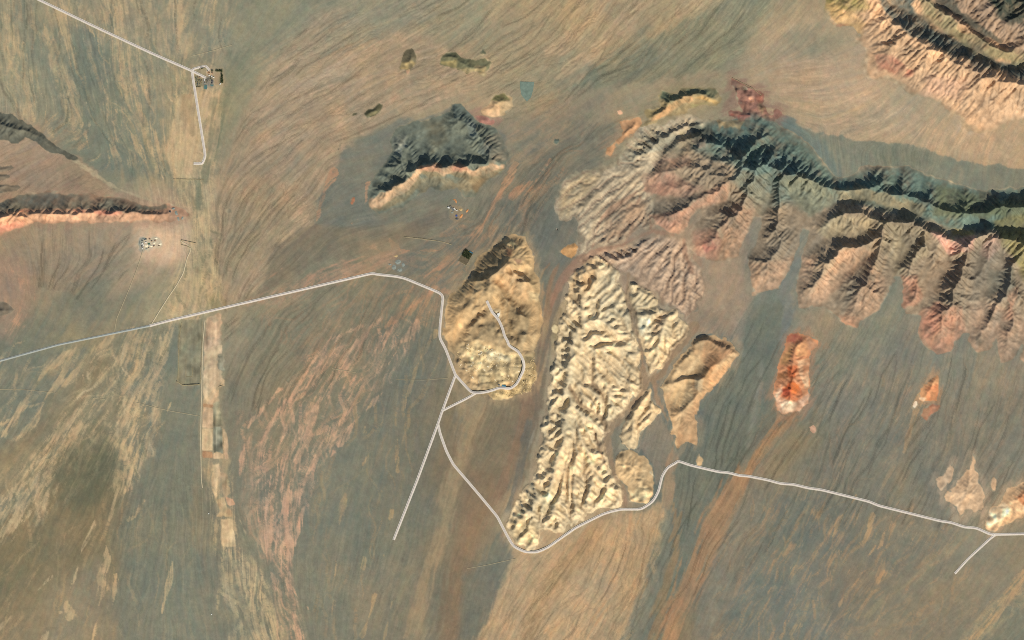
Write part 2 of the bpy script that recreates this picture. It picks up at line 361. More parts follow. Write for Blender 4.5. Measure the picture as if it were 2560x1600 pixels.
# the north-eastern range
hill('mountain_range', 'pale fluted mountain range with a black north side filling the upper right corner',
     P(2050, -80, 2062, 5, 2063, 26, 2084, 61, 2100, 70, 2132, 71, 2150, 87, 2132, 90, 2137, 106, 2165, 127, 2160, 150, 2162, 172, 2171, 196, 2215, 195, 2251, 215, 2275, 240, 2330, 250, 2370, 270, 2402, 290, 2404, 317, 2449, 336, 2490, 330, 2520, 300, 2560, 300, 2640, 300, 2640, -80),
     [(P(2066, -70, 2068, 16), [30, 10]), (P(2140, -70, 2153, 16, 2174, 24, 2211, 32, 2237, 66, 2264, 85, 2296, 100, 2338, 130, 2370, 135, 2417, 156, 2470, 169, 2510, 185, 2560, 212, 2640, 250), [60, 40, 44, 46, 58, 68, 72, 76, 74, 72, 70, 70, 68, 64]),
      (P(2211, 32, 2180, 60, 2140, 72), [46, 26, 6]), (P(2264, 85, 2215, 100, 2160, 118), [66, 36, 6]), (P(2296, 100, 2270, 140, 2235, 185), [70, 40, 8]),
      (P(2260, -70, 2317, 16, 2356, 32, 2383, 53, 2412, 79, 2450, 100, 2490, 125, 2560, 135, 2640, 150), [70, 62, 64, 62, 60, 56, 52, 50, 50]), (P(2470, -70, 2502, 53, 2528, 45, 2560, 58, 2640, 80), [60, 62, 70, 72, 70]), (P(2400, -70, 2420, 0, 2440, 30, 2490, 70, 2540, 90), [64, 58, 54, 50, 48])],
     [P(2240, 20, 2270, 35, 2303, 45, 2340, 75, 2370, 95, 2409, 110, 2450, 135, 2489, 155, 2541, 165), P(2330, -40, 2356, 16, 2409, 53, 2462, 87, 2502, 105), P(2230, 92, 2180, 108, 2150, 110)], rough=1.0)
# the great eastern range
hill('mountain_range', 'great rugged mountain range on the right with dark teal north slopes and pinkish ridges running south-west',
     P(1640, 412, 1655, 370, 1690, 345, 1727, 330, 1760, 318, 1785, 300, 1800, 296, 1830, 300, 1870, 302, 1905, 290, 1960, 318, 2020, 358, 2075, 420, 2092, 440, 2130, 435, 2155, 420, 2200, 412, 2270, 415, 2320, 440, 2380, 450, 2430, 470, 2480, 475, 2560, 465, 2640, 460, 2640, 930, 2560, 914, 2545, 900, 2555, 866, 2536, 900, 2499, 911, 2492, 880, 2491, 848, 2475, 879, 2444, 887, 2417, 853, 2428, 830, 2405, 835, 2383, 853, 2380, 882, 2343, 887, 2311, 858, 2296, 826, 2300, 790,
       2262, 790, 2250, 765, 2262, 720, 2250, 690, 2237, 690, 2226, 735, 2205, 770, 2180, 790, 2150, 800, 2147, 826, 2105, 805, 2097, 790, 2060, 765, 2047, 762, 1999, 768, 1990, 731, 1992, 691, 2005, 640, 2022, 580, 2010, 575, 1990, 640, 1965, 690, 1946, 723, 1880, 741, 1872, 664, 1870, 638, 1890, 600, 1903, 545, 1890, 545, 1862, 610, 1846, 640, 1806, 651, 1740, 646, 1724, 622, 1719, 590, 1734, 560, 1757, 523, 1746, 522, 1720, 565, 1705, 590, 1682, 585, 1656, 575, 1624, 559, 1632, 516, 1634, 490, 1613, 463, 1611, 442),
     [  # west block
      (P(1620, 452, 1650, 440, 1690, 425, 1735, 420, 1790, 440, 1820, 458), [5, 12, 18, 24, 32, 38]), (P(1650, 440, 1640, 465, 1628, 480), [12, 8, 4]), (P(1658, 546, 1677, 527, 1709, 524, 1746, 487, 1798, 477, 1820, 458, 1860, 440, 1920, 426), [14, 24, 28, 34, 38, 40, 42, 46]),
      (P(1709, 524, 1690, 555, 1665, 572), [27, 16, 5]), (P(1677, 527, 1650, 545, 1632, 555), [22, 12, 4]), (P(1735, 420, 1700, 455, 1650, 490), [22, 16, 5]), (P(1760, 450, 1720, 475, 1680, 505), [26, 18, 10]),
      (P(1727, 360, 1745, 348, 1765, 356, 1800, 385, 1850, 420), [20, 40, 30, 30, 40]), (P(1690, 402, 1710, 396, 1725, 405), [16, 24, 14]), (P(1835, 398, 1855, 388, 1875, 395), [26, 40, 30]), (P(1895, 345, 1915, 340, 1930, 350), [20, 30, 18]), (P(1870, 432, 1895, 425, 1915, 440), [32, 46, 36]), (P(1940, 470, 1960, 462, 1985, 475), [34, 48, 30]), (P(1780, 420, 1800, 412, 1825, 425), [26, 40, 34]), (P(2010, 395, 2040, 420), [26, 20]), (P(1790, 305, 1815, 300, 1851, 304), [8, 14, 10]), (P(1690, 375, 1730, 385, 1770, 400, 1800, 385), [9, 20, 28, 28]), (P(1650, 415, 1690, 398, 1720, 405), [6, 11, 8]),
      (P(1735, 340, 1800, 340, 1870, 360, 1930, 400, 1968, 424, 1999, 440, 2036, 458, 2068, 469, 2105, 482, 2147, 469, 2184, 467, 2211, 477, 2245, 490, 2280, 500, 2320, 505, 2370, 528, 2400, 525, 2440, 540, 2480, 520, 2530, 500, 2560, 495, 2640, 490), [10, 26, 34, 42, 46, 44, 42, 38, 34, 38, 40, 40, 38, 40, 38, 40, 38, 42, 44, 46, 46, 46]),
      (P(1870, 360, 1885, 330, 1910, 315), [34, 20, 6]), (P(1930, 400, 1950, 370, 1975, 345), [42, 24, 6]), (P(1968, 424, 2000, 390, 2020, 370), [46, 22, 6]), (P(1999, 440, 2040, 415, 2060, 410), [44, 20, 7]),
      (P(2184, 467, 2200, 445, 2215, 425), [38, 26, 8]), (P(2245, 490, 2262, 460, 2270, 430), [36, 26, 8]), (P(2320, 505, 2330, 475, 2345, 455), [38, 26, 8]), (P(2400, 525, 2405, 495, 2415, 475), [38, 24, 8]), (P(2480, 520, 2490, 500, 2500, 485), [42, 24, 8]),
      # middle blocks
      (P(1780, 585, 1791, 569, 1809, 543, 1833, 535, 1841, 511, 1862, 479, 1890, 450, 1920, 426), [16, 24, 28, 32, 34, 38, 42, 46]), (P(1833, 535, 1815, 580, 1795, 615), [30, 22, 8]), (P(1841, 511, 1865, 540, 1860, 590), [32, 26, 10]), (P(1791, 569, 1760, 600, 1735, 620), [22, 16, 6]), (P(1795, 615, 1780, 635), [10, 4]),
      (P(1888, 590, 1920, 569, 1935, 545, 1950, 500, 1968, 460, 1968, 424), [18, 28, 30, 34, 40, 46]), (P(1870, 667, 1888, 654, 1920, 654, 1940, 630, 1950, 600, 1935, 545), [10, 20, 24, 26, 28, 30]), (P(1920, 654, 1905, 690, 1890, 730), [22, 14, 5]), (P(1940, 630, 1950, 670, 1940, 710), [24, 16, 5]), (P(1950, 600, 1985, 600), [24, 10]),
      # ridge south of the long inner valley
      (P(2040, 575, 2068, 548, 2084, 535, 2110, 532, 2140, 534, 2174, 543, 2214, 556, 2259, 559, 2301, 572, 2319, 568, 2343, 585, 2372, 600, 2385, 598, 2428, 585, 2436, 590, 2489, 580, 2510, 600, 2560, 625, 2640, 640), [10, 26, 38, 46, 50, 52, 56, 56, 54, 56, 56, 54, 54, 58, 58, 58, 56, 52, 50]),
      (P(2214, 556, 2190, 580, 2150, 605, 2140, 612, 2087, 625, 2070, 655, 2055, 680, 2026, 717, 2003, 750), [56, 46, 40, 40, 36, 32, 28, 20, 6]), (P(2087, 625, 2050, 640, 2015, 655), [36, 20, 6]), (P(2070, 655, 2030, 680, 2000, 700), [30, 18, 6]), (P(2055, 680, 2075, 700, 2080, 730), [26, 16, 6]), (P(2100, 625, 2110, 650, 2105, 690), [34, 22, 10]),
      (P(2214, 556, 2205, 590, 2187, 625, 2176, 654, 2174, 691, 2166, 712, 2140, 733, 2120, 765, 2108, 795), [56, 50, 44, 40, 34, 30, 26, 18, 6]), (P(2176, 654, 2200, 680, 2215, 700), [38, 22, 8]), (P(2174, 691, 2195, 730, 2195, 765), [32, 22, 6]), (P(2140, 733, 2155, 770, 2145, 805), [24, 16, 6]),
      (P(2259, 559, 2265, 590, 2280, 620), [54, 34, 18]), (P(2319, 568, 2300, 605, 2290, 645, 2272, 686, 2296, 704, 2285, 745, 2270, 780), [56, 44, 36, 28, 24, 16, 5]), (P(2272, 686, 2255, 700), [26, 8]), (P(2300, 605, 2330, 640, 2345, 670), [42, 28, 12]),
      (P(2372, 600, 2365, 625), [50, 22]), (P(2436, 590, 2423, 622, 2409, 670, 2396, 686, 2386, 717, 2386, 741, 2354, 765, 2343, 800, 2350, 850), [56, 50, 46, 44, 40, 36, 30, 24, 8]), (P(2409, 670, 2440, 700, 2450, 720), [44, 26, 10]), (P(2386, 741, 2410, 770, 2415, 800), [34, 22, 8]), (P(2354, 765, 2320, 800, 2315, 840), [28, 18, 6]), (P(2396, 686, 2360, 720), [42, 14]),
      (P(2489, 580, 2480, 620, 2465, 660), [56, 36, 18]), (P(2560, 625, 2528, 672, 2536, 712, 2502, 752, 2475, 781, 2465, 800, 2455, 860), [52, 44, 42, 34, 28, 24, 6]), (P(2502, 752, 2525, 790, 2520, 860, 2510, 895), [32, 26, 14, 4]), (P(2536, 712, 2580, 760, 2590, 830), [40, 34, 20]), (P(2465, 800, 2430, 825), [20, 6])],
     [P(1760, 520, 1800, 500, 1830, 495), P(1700, 385, 1660, 405), P(1720, 440, 1660, 455, 1620, 460), P(1760, 470, 1700, 490, 1640, 500), P(1790, 330, 1850, 330, 1890, 310), P(1760, 375, 1790, 410), P(1896, 535, 1915, 500, 1925, 470), P(2013, 560, 2000, 520, 1990, 480), P(2013, 560, 2050, 530, 2089, 506, 2145, 506, 2179, 504, 2211, 516, 2245, 530, 2272, 538, 2305, 548, 2327, 556, 2375, 580, 2410, 572, 2440, 565, 2500, 560, 2560, 570),
      P(2130, 440, 2120, 460), P(2235, 465, 2245, 425), P(2300, 480, 2310, 445), P(2365, 505, 2375, 460), P(2440, 515, 2450, 475), P(2360, 545, 2380, 570), P(2290, 520, 2272, 538), P(2050, 595, 2110, 585, 2170, 570), P(2160, 640, 2140, 665, 2105, 712, 2063, 762), P(2240, 600, 2240, 638, 2237, 690), P(2285, 600, 2255, 650, 2240, 660), P(2370, 620, 2370, 638, 2367, 670, 2349, 710, 2317, 741, 2290, 765, 2255, 797), P(2330, 600, 2320, 660, 2310, 720),
      P(2460, 610, 2440, 660, 2430, 690), P(2510, 640, 2510, 664, 2481, 699, 2460, 741, 2436, 794, 2410, 830), P(2550, 660, 2560, 700), P(2560, 720, 2520, 760, 2490, 810, 2490, 850), P(2600, 720, 2560, 800, 2550, 860), P(1960, 560, 1985, 530), P(2005, 640, 2030, 610, 2060, 605)], rough=1.0)
# dissected fans west of the range
hill('badland', 'grey-beige dissected fan of parallel gullied ridges west of the great range',
     P(1394, 471, 1412, 440, 1444, 429, 1502, 429, 1523, 413, 1545, 391, 1570, 355, 1597, 325, 1626, 312, 1690, 292, 1720, 290, 1775, 300, 1760, 330, 1700, 352, 1670, 385, 1650, 410, 1620, 440, 1625, 463, 1644, 490, 1642, 516, 1634, 552, 1650, 575, 1600, 582, 1558, 603, 1492, 618, 1480, 640, 1452, 652, 1436, 640, 1450, 600, 1439, 569, 1433, 548, 1412, 561, 1399, 556, 1391, 506),
     [], [], dome=0.0, gully=0.4)
hill('badland', 'pinkish dissected fan between the reddish dry channel and the mountain foot',
     P(1485, 636, 1558, 618, 1600, 594, 1640, 578, 1690, 588, 1712, 600, 1735, 640, 1760, 665, 1770, 720, 1740, 770, 1710, 800, 1690, 770, 1655, 765, 1640, 735, 1600, 718, 1570, 690, 1552, 690, 1530, 665, 1500, 655), [], [], dome=0.0, gully=0.4)
hill('knoll', 'orange wedge-shaped knoll with a pale tip beside the grey plain', T(1280, 400, 440, 870, 520, 805, 600, 790, 640, 810, 625, 870, 560, 940, 510, 910), [(T(1280, 400, 450, 868, 525, 812, 610, 800), [2, 9, 6])])
# cream badlands
hill('badland', 'large cream badland carved into a maze of branching gullies',
     P(1510, 640, 1484, 636, 1449, 665, 1428, 686, 1415, 733, 1405, 800, 1392, 860, 1378, 916, 1373, 969, 1367, 1025, 1357, 1065, 1349, 1104, 1341, 1157, 1330, 1200, 1296, 1240, 1288, 1277, 1264, 1306, 1270, 1340, 1280, 1356, 1296, 1369, 1333, 1372, 1351, 1348, 1354, 1319, 1407, 1327, 1444, 1306, 1470, 1290, 1518, 1271, 1552, 1266, 1560, 1222, 1545, 1200, 1524, 1160, 1515, 1100, 1528, 1065, 1568, 1025, 1608, 965, 1600, 885, 1588, 840, 1578, 800, 1560, 745, 1552, 704, 1555, 680, 1530, 660),
     [(P(1380, 914, 1412, 916, 1433, 895, 1449, 871, 1465, 853, 1478, 815, 1472, 790, 1482, 765, 1475, 745, 1500, 720, 1490, 690, 1515, 660), [6, 20, 24, 25, 26, 24, 24, 22, 22, 20, 18, 10]), (P(1449, 871, 1410, 865, 1395, 890), [22, 12, 4]), (P(1478, 815, 1440, 800, 1420, 790), [22, 10, 4]), (P(1482, 765, 1455, 770, 1435, 780), [22, 12, 5]), (P(1475, 745, 1450, 742, 1430, 750), [20, 12, 5]), (P(1500, 720, 1465, 710, 1440, 725), [20, 12, 5]), (P(1490, 690, 1455, 690, 1435, 710), [18, 11, 4]), (P(1515, 660, 1480, 660, 1450, 690), [10, 9, 5])],
     [P(1425, 969, 1452, 1012, 1500, 1038, 1515, 1065), P(1481, 890, 1481, 959, 1505, 985, 1518, 1012, 1505, 1045), P(1515, 905, 1502, 969), P(1570, 930, 1558, 969, 1540, 1020), P(1481, 1065, 1497, 1112, 1513, 1170), P(1520, 760, 1545, 800, 1570, 840, 1590, 860), P(1510, 690, 1530, 740, 1555, 770), P(1410, 1140, 1400, 1200, 1380, 1260), P(1460, 1150, 1465, 1210, 1450, 1280), P(1345, 1240, 1350, 1300)], dome=.02, rough=1.6)
hill('badland', 'cream badland block with a white quarry face between two brown dry channels',
     P(1590, 800, 1570, 745, 1575, 705, 1600, 715, 1640, 735, 1650, 775, 1693, 773, 1705, 800, 1722, 828, 1706, 858, 1672, 885, 1655, 922, 1630, 942, 1616, 945, 1609, 885, 1598, 840),
     [(P(1600, 730, 1620, 770, 1640, 820, 1650, 860), [8, 14, 15, 6]), (P(1690, 790, 1660, 820, 1625, 870, 1622, 920), [8, 14, 12, 5])], [P(1600, 860, 1640, 800)], dome=.012, rough=1.4)
hill('badland', 'cream gullied block in the fork of the brown dry channels', P(1621, 969, 1597, 984, 1579, 1027, 1549, 1086, 1544, 1117, 1592, 1125, 1608, 1078, 1634, 1038, 1647, 1027, 1626, 998), [(P(1615, 980, 1605, 1010, 1580, 1060, 1560, 1110), [8, 13, 12, 5]), (P(1605, 1010, 1630, 1025), [12, 5])], [], dome=.012, rough=1.4)
hill('hill', 'rough quarried cream mound inside the bend of the road', P(1550, 1120, 1534, 1149, 1540, 1185, 1568, 1220, 1572, 1253, 1618, 1263, 1634, 1240, 1634, 1200, 1632, 1170, 1611, 1136, 1590, 1128), [(P(1550, 1140, 1580, 1160, 1610, 1200, 1620, 1240), [6, 9, 9, 4])], [], dome=.01, rough=3)
hill('hill', 'orange-topped ridge with a dark curving scarp on the right side of the cream badland',
     P(1724, 871, 1728, 848, 1742, 836, 1769, 833, 1809, 846, 1853, 884, 1841, 903, 1783, 969, 1746, 1006, 1742, 1040, 1746, 1065, 1741, 1112, 1719, 1104, 1693, 1128, 1685, 1117, 1687, 1091, 1671, 1086, 1677, 1059, 1672, 1030, 1659, 1001, 1661, 975, 1648, 969, 1664, 943, 1687, 900),
     [(P(1728, 868, 1737, 850, 1761, 842, 1796, 853, 1835, 875, 1852, 886), [5, 14, 16, 16, 13, 3]), (P(1682, 962, 1709, 950, 1730, 955, 1746, 961, 1777, 947, 1796, 921, 1816, 895, 1835, 878), [9, 15, 16, 17, 17, 16, 14, 11]), (P(1681, 1058, 1703, 1028, 1719, 1013, 1744, 990, 1746, 961), [9, 15, 16, 16, 14]), (P(1737, 850, 1712, 885, 1680, 925, 1655, 962), [11, 11, 8, 3]), (P(1703, 1028, 1715, 1060, 1720, 1095), [13, 9, 3]), (P(1719, 1013, 1740, 1050), [14, 5])],
     [P(1770, 870, 1760, 900, 1735, 930, 1690, 945), P(1725, 965, 1700, 990, 1672, 1010)], rough=.8, gully=.8)
hill('knoll', 'small cream knoll beside the bend of the road', T(1280, 800, 1770, 1260, 1805, 1310, 1812, 1370, 1775, 1390, 1735, 1370, 1730, 1320), [(T(1280, 800, 1775, 1280, 1775, 1350), [5, 6])])
hill('knoll', 'bright cream cone between the two large cream hills', T(1280, 800, 375, 70, 400, 45, 435, 60, 445, 95, 415, 130, 385, 110), [(T(1280, 800, 390, 85, 430, 85), [6, 6])])
hill('knoll', 'tiny pale knob on the grey plain beside the dissected fan', T(1280, 400, 400, 675, 420, 640, 440, 645, 430, 665), [(T(1280, 400, 412, 665, 432, 650), [3, 3])])
# cream hill with the quarries
Q4 = (1100, 560, 3.285)
hill('hill', 'tall cream hill ringed by the road with quarry pits over its southern half',
     Z(*Q4, 520, 130, 580, 100, 640, 92, 700, 110, 770, 230, 782, 330, 803, 470, 828, 600, 862, 740, 852, 880, 795, 1000, 780, 1090, 805, 1270, 740, 1390, 560, 1440, 430, 1440, 400, 1395, 270, 1380, 140, 1240, 90, 1060, 30, 900, 40, 720, 80, 600, 150, 520, 240, 430, 330, 270, 430, 190),
     [(Z(*Q4, 250, 470, 340, 468, 400, 442, 470, 395, 530, 335, 565, 290, 572, 240, 565, 190), [7, 14, 19, 20, 21, 22, 18, 15]), (Z(*Q4, 565, 190, 540, 140), [15, 5]), (Z(*Q4, 565, 190, 640, 170, 740, 230), [15, 10, 4]), (Z(*Q4, 565, 290, 620, 338, 700, 335, 760, 380), [22, 18, 12, 6]), (Z(*Q4, 572, 300, 560, 380, 500, 450, 400, 475), [20, 22, 22, 22]),
      (Z(*Q4, 560, 400, 620, 470, 700, 478, 745, 495, 768, 560), [20, 17, 18, 15, 7]), (Z(*Q4, 400, 475, 440, 530, 500, 600, 570, 635, 620, 655), [22, 20, 19, 17, 13]), (Z(*Q4, 400, 475, 380, 560, 400, 650), [22, 19, 17]), (Z(*Q4, 380, 560, 300, 570, 250, 630, 180, 690, 120, 740), [16, 15, 12, 10, 5]), (Z(*Q4, 330, 660, 260, 720, 180, 780, 110, 800), [14, 12, 10, 5]), (Z(*Q4, 600, 700, 660, 745, 730, 785, 790, 820), [10, 14, 13, 5]), (Z(*Q4, 400, 650, 420, 760, 440, 870, 430, 960), [17, 15, 15, 12]), (Z(*Q4, 400, 720, 330, 770, 260, 880, 200, 930), [14, 13, 10, 6]), (Z(*Q4, 420, 830, 370, 845, 300, 870), [12, 13, 8]), (Z(*Q4, 640, 860, 700, 890, 760, 900), [9, 12, 6]), (Z(*Q4, 600, 820, 640, 860, 700, 840), [10, 11, 8])],
     [Z(*Q4, 600, 900, 560, 780, 520, 690, 480, 640), Z(*Q4, 350, 720, 240, 850, 150, 930), Z(*Q4, 540, 430, 640, 440, 740, 440), Z(*Q4, 450, 470, 560, 560, 680, 640, 780, 650)], dome=.006, rough=1.2, gully=.7)
# the red quarry
Q5 = (1800, 180, 10.08)
hill('quarry', 'red-brown open quarry with terraces and spoil at the north-west end of the great range',
     Z(*Q5, 290, 165, 420, 220, 560, 285, 700, 350, 820, 395, 960, 470, 1110, 570, 1120, 680, 1060, 790, 1140, 880, 1180, 980, 1250, 1060, 1350, 1060, 1360, 960, 1450, 915, 1540, 985, 1550, 1080, 1400, 1200, 1250, 1300, 1120, 1270, 1020, 1150, 960, 1240, 840, 1260, 720, 1140, 600, 1190, 480, 1150, 230, 1090, 190, 1040, 240, 985, 400, 985, 540, 1030, 590, 960, 560, 840, 440, 780, 400, 680, 380, 540, 300, 420, 240, 320),
     [(Z(*Q5, 880, 625, 960, 615, 1040, 650, 1090, 590), [4, 5, 5, 3]), (Z(*Q5, 740, 750, 800, 700, 860, 700), [3, 5, 4]), (Z(*Q5, 610, 715, 700, 790, 780, 870, 880, 900), [3, 5, 5, 4]), (Z(*Q5, 1370, 985, 1440, 945, 1520, 975), [4, 5, 4]), (Z(*Q5, 210, 1050, 300, 1000, 450, 1020, 560, 1080, 680, 1100), [4, 8, 8, 7, 3]), (Z(*Q5, 820, 1240, 900, 1230, 980, 1180, 1010, 1130), [4, 5, 5, 3]), (Z(*Q5, 690, 480, 780, 470, 840, 440), [2, 4, 2]), (Z(*Q5, 400, 230, 600, 320, 820, 410, 1100, 580), [2, 3, 3, 2]), (Z(*Q5, 600, 1020, 700, 1000, 740, 1040), [3, 4, 2])], rough=2.2)
# the orange hill and its neighbours
hill('hill', 'vivid orange, red and white hill alone on the grey plain',
     T(1920, 800, 180, 150, 230, 130, 280, 108, 380, 138, 440, 170, 480, 240, 400, 300, 390, 400, 375, 500, 400, 600, 412, 680, 390, 790, 300, 880, 200, 880, 120, 920, 80, 830, 50, 700, 60, 560, 80, 420, 130, 330, 180, 200),
     [(T(1920, 800, 190, 445, 240, 325, 275, 225, 330, 160, 400, 160), [12, 14, 14, 12, 5]), (T(1920, 800, 275, 225, 220, 170, 190, 165), [13, 10, 4]), (T(1920, 800, 190, 445, 200, 500, 210, 590, 220, 720, 250, 780), [12, 14, 15, 13, 8]), (T(1920, 800, 200, 500, 120, 540, 80, 560), [14, 9, 4]), (T(1920, 800, 190, 445, 120, 440, 90, 455), [12, 7, 3]), (T(1920, 800, 240, 390, 320, 410, 385, 390), [11, 10, 4]), (T(1920, 800, 210, 590, 300, 640, 380, 680), [14, 10, 3]), (T(1920, 800, 210, 600, 110, 610, 65, 640), [14, 8, 3])], [], dome=.005, rough=1.5)
hill('knoll', 'triangular orange knoll with white tips on the eastern grey plain', T(1920, 800, 1610, 505, 1620, 560, 1615, 700, 1600, 770, 1540, 770, 1470, 780, 1420, 750, 1440, 650, 1500, 590, 1550, 540), [(T(1920, 800, 1610, 515, 1560, 600, 1500, 680, 1440, 735), [4, 11, 10, 3]), (T(1920, 800, 1510, 680, 1600, 690), [9, 5])], rough=1.5)
hill('knoll', 'small white conical knoll touching the triangular orange knoll', T(1920, 800, 1360, 815, 1375, 780, 1408, 760, 1417, 800, 1395, 835, 1370, 840), [(T(1920, 800, 1380, 812, 1405, 780), [5, 6])])
hill('knoll', 'low reddish streaked mound below the triangular orange knoll', T(1920, 800, 1440, 900, 1470, 830, 1560, 785, 1640, 800, 1620, 850, 1540, 900, 1500, 960, 1470, 930), [(T(1920, 800, 1480, 910, 1540, 850, 1610, 815), [2, 4, 3])])
hill('knoll', 'small pinkish cone below the vivid orange hill', T(1920, 800, 390, 1010, 430, 990, 460, 1010, 460, 1050, 430, 1070, 400, 1045), [(T(1920, 800, 400, 1020, 430, 1012, 455, 1025), [4, 6, 4])])
hill('mound', 'large pale beige mound with smooth flanks in the lower right', T(1920, 1200, 1690, 130, 1770, 60, 1840, -20, 1850, -80, 1900, -160, 1940, -270, 1960, -200, 1990, -60, 2010, 0, 2040, 140, 2010, 290, 1960, 300, 1870, 300, 1850, 350, 1800, 370, 1790, 330, 1750, 240, 1670, 190), [(T(1920, 1200, 1700, 140, 1780, 90, 1880, -20, 1935, -230), [3, 8, 8, 3]), (T(1920, 1200, 1820, 80, 1850, 180, 1840, 300), [7, 6, 2]), (T(1920, 1200, 1900, -20, 1970, 100, 1960, 250), [7, 6, 3])], dome=.004, gully=.6)
hill('mound', 'pale beige narrow mound west of the large beige mound', T(1920, 1200, 1600, -10, 1680, -60, 1750, -160, 1770, -180, 1740, -70, 1720, 0, 1660, 70, 1630, 90, 1610, 50), [(T(1920, 1200, 1620, 30, 1690, -40, 1760, -165), [3, 5, 2])], gully=.5)
hill('mound', 'small pale teardrop mound east of the large beige mound', T(1920, 1200, 2100, 30, 2120, 0, 2150, -40, 2170, 0, 2160, 80, 2130, 130, 2105, 90), [(T(1920, 1200, 2135, -20, 2130, 90), [3, 4])], gully=.5)
hill('hill', 'white and rust quarried hill at the lower right edge beside the road', T(1920, 1200, 2040, 460, 2030, 410, 2080, 340, 2110, 280, 2200, 220, 2230, 140, 2260, 90, 2360, 30, 2560, -60, 2660, 0, 2660, 330, 2419, 340, 2340, 380, 2240, 430, 2170, 480, 2130, 500, 2070, 490), [(T(1920, 1200, 2250, 150, 2330, 80, 2440, 40, 2600, 20), [5, 11, 14, 14]), (T(1920, 1200, 2060, 440, 2150, 320, 2260, 240, 2380, 190, 2500, 170), [3, 6, 8, 12, 14])], rough=1.8)


def rasterise(lines, step):
    """cells (and heights) of polylines on a grid whose cell is `step` map units."""
    h, w = int((GY[-1] - Y0) // step) + 1, int((GX[-1] - X0) // step) + 1
    acc = np.zeros((h, w), f32)
    cnt = np.zeros((h, w), f32)
    for pts, hs in lines:
        for (a, b, ha, hb) in zip(pts[:-1], pts[1:], hs[:-1], hs[1:]):
            n = int(math.hypot(b[0] - a[0], b[1] - a[1]) / step * 2) + 2
            t = np.linspace(0, 1, n)
            ix = np.round((a[0] + t * (b[0] - a[0]) - X0) / step).astype(int)
            iy = np.round((a[1] + t * (b[1] - a[1]) - Y0) / step).astype(int)
            ok = (ix >= 0) & (ix < w) & (iy >= 0) & (iy < h)
            np.add.at(acc, (iy[ok], ix[ok]), (ha + t * (hb - ha))[ok])
            np.add.at(cnt, (iy[ok], ix[ok]), 1)
    m = cnt > 0
    return m, acc / np.maximum(cnt, 1)


# which hill owns each cell
OWNER = np.full((H, W), -1, np.int16)
SD = np.full((H, W), 99, f32)
DOME = np.zeros((H, W), f32)
ROUGH = np.zeros((H, W), f32)
GULLY = np.zeros((H, W), f32)
edge_noise = 2.4 * vnoise(26, 26, 77) + 1.6 * vnoise(10, 10, 78) + .8 * vnoise(5, 5, 79)
for k, hl in enumerate(HILLS):
    (ys, xs), d = sdf(hl['outline'], 12)
    d = d + np.clip(edge_noise[ys, xs], -5, 5) * (0.3 if hl['name'] == 'knoll' else 1.6 if hl['name'] == 'badland' else 1)
    sub = (d < 0) & (d < SD[ys, xs])
    OWNER[ys, xs][sub] = k
    SD[ys, xs] = np.minimum(SD[ys, xs], d)
    DOME[ys, xs][sub] = hl['dome']
    ROUGH[ys, xs][sub] = hl['rough']
    GULLY[ys, xs][sub] = hl['gully']


win_, d_ = sdf(P(1640, 345, 1760, 312, 1960, 320, 2100, 450, 1990, 520, 1800, 490, 1680, 440), 30)
ROUGH[win_] *= 1 + 2.2 * smooth(20, -20, d_)


def solve_height():
    lines = []
    val = []
    for hl in HILLS:
        f = {'mountain_range': 0.98, 'badland': 1.15, 'hill': 1.2, 'ridge': 1.2, 'mound': 1.2, 'quarry': 1.6}.get(hl['name'], 1.5)
        if hl['label'].startswith('dark slate'):
            f = 1.1
        if hl['label'].startswith('tall cream'):
            f = 1.5
        if hl['label'].startswith('pale fluted'):
            f = 0.72
        lines += [(p, [f * v for v in hs]) for p, hs in hl['crests']]
        for p in hl['valleys']:
            val.append((p, [0.0] * len(p)))
    hgt = None
    for step in (32, 16, 8, 4):
        h, w = int((GY[-1] - Y0) // step) + 1, int((GX[-1] - X0) // step) + 1
        q = step // G
        flat = SD[::q, ::q][:h, :w] > 0
        src = DOME[::q, ::q][:h, :w] * (step * step) / 4
        mr, hr = rasterise(lines, step)
        mv, _ = rasterise(val, step)
        if hgt is None:
            A = np.zeros((h, w), f32)
        else:
            A = np.pad(up2(hgt, (min(h, hgt.shape[0] * 2), min(w, hgt.shape[1] * 2))), ((0, max(0, h - hgt.shape[0] * 2)), (0, max(0, w - hgt.shape[1] * 2))), mode='edge')[:h, :w].astype(f32)
        # valley floors are not fixed at the plain: they climb gently towards the crests
        par = (np.indices((h, w)).sum(0) % 2).astype(bool)
        fixed = flat | mr
        base = np.where(mr, hr, 0)
        A = np.where(flat, 0, np.where(mr, hr, A))
        om = 1.75
        keep = ~fixed
        drag = np.where(mv, 0.45 if step == 4 else 0.6, 0.0).astype(f32)
        for it in range(90):
            for c in (0, 1):
                nb = np.empty_like(A)
                nb[1:-1, 1:-1] = 0.25 * (A[:-2, 1:-1] + A[2:, 1:-1] + A[1:-1, :-2] + A[1:-1, 2:])
                nb[0], nb[-1], nb[:, 0], nb[:, -1] = A[1], A[-2], A[:, 1], A[:, -2]
                nb = (nb + src) * (1 - drag * 0.75)
                m = keep & (par == bool(c))
                A = np.where(m, A + np.where(mv, 1.0, om) * (nb - A), A)
        hgt = A
    return hgt


HC = solve_height()                         # on a 4-unit grid


def blur(a, n=1):
    for _ in range(n):
        b = a.copy()
        b[1:-1, 1:-1] = (a[1:-1, 1:-1] * 4 + a[:-2, 1:-1] + a[2:, 1:-1] + a[1:-1, :-2] + a[1:-1, 2:]) / 8
        a = b
    return a


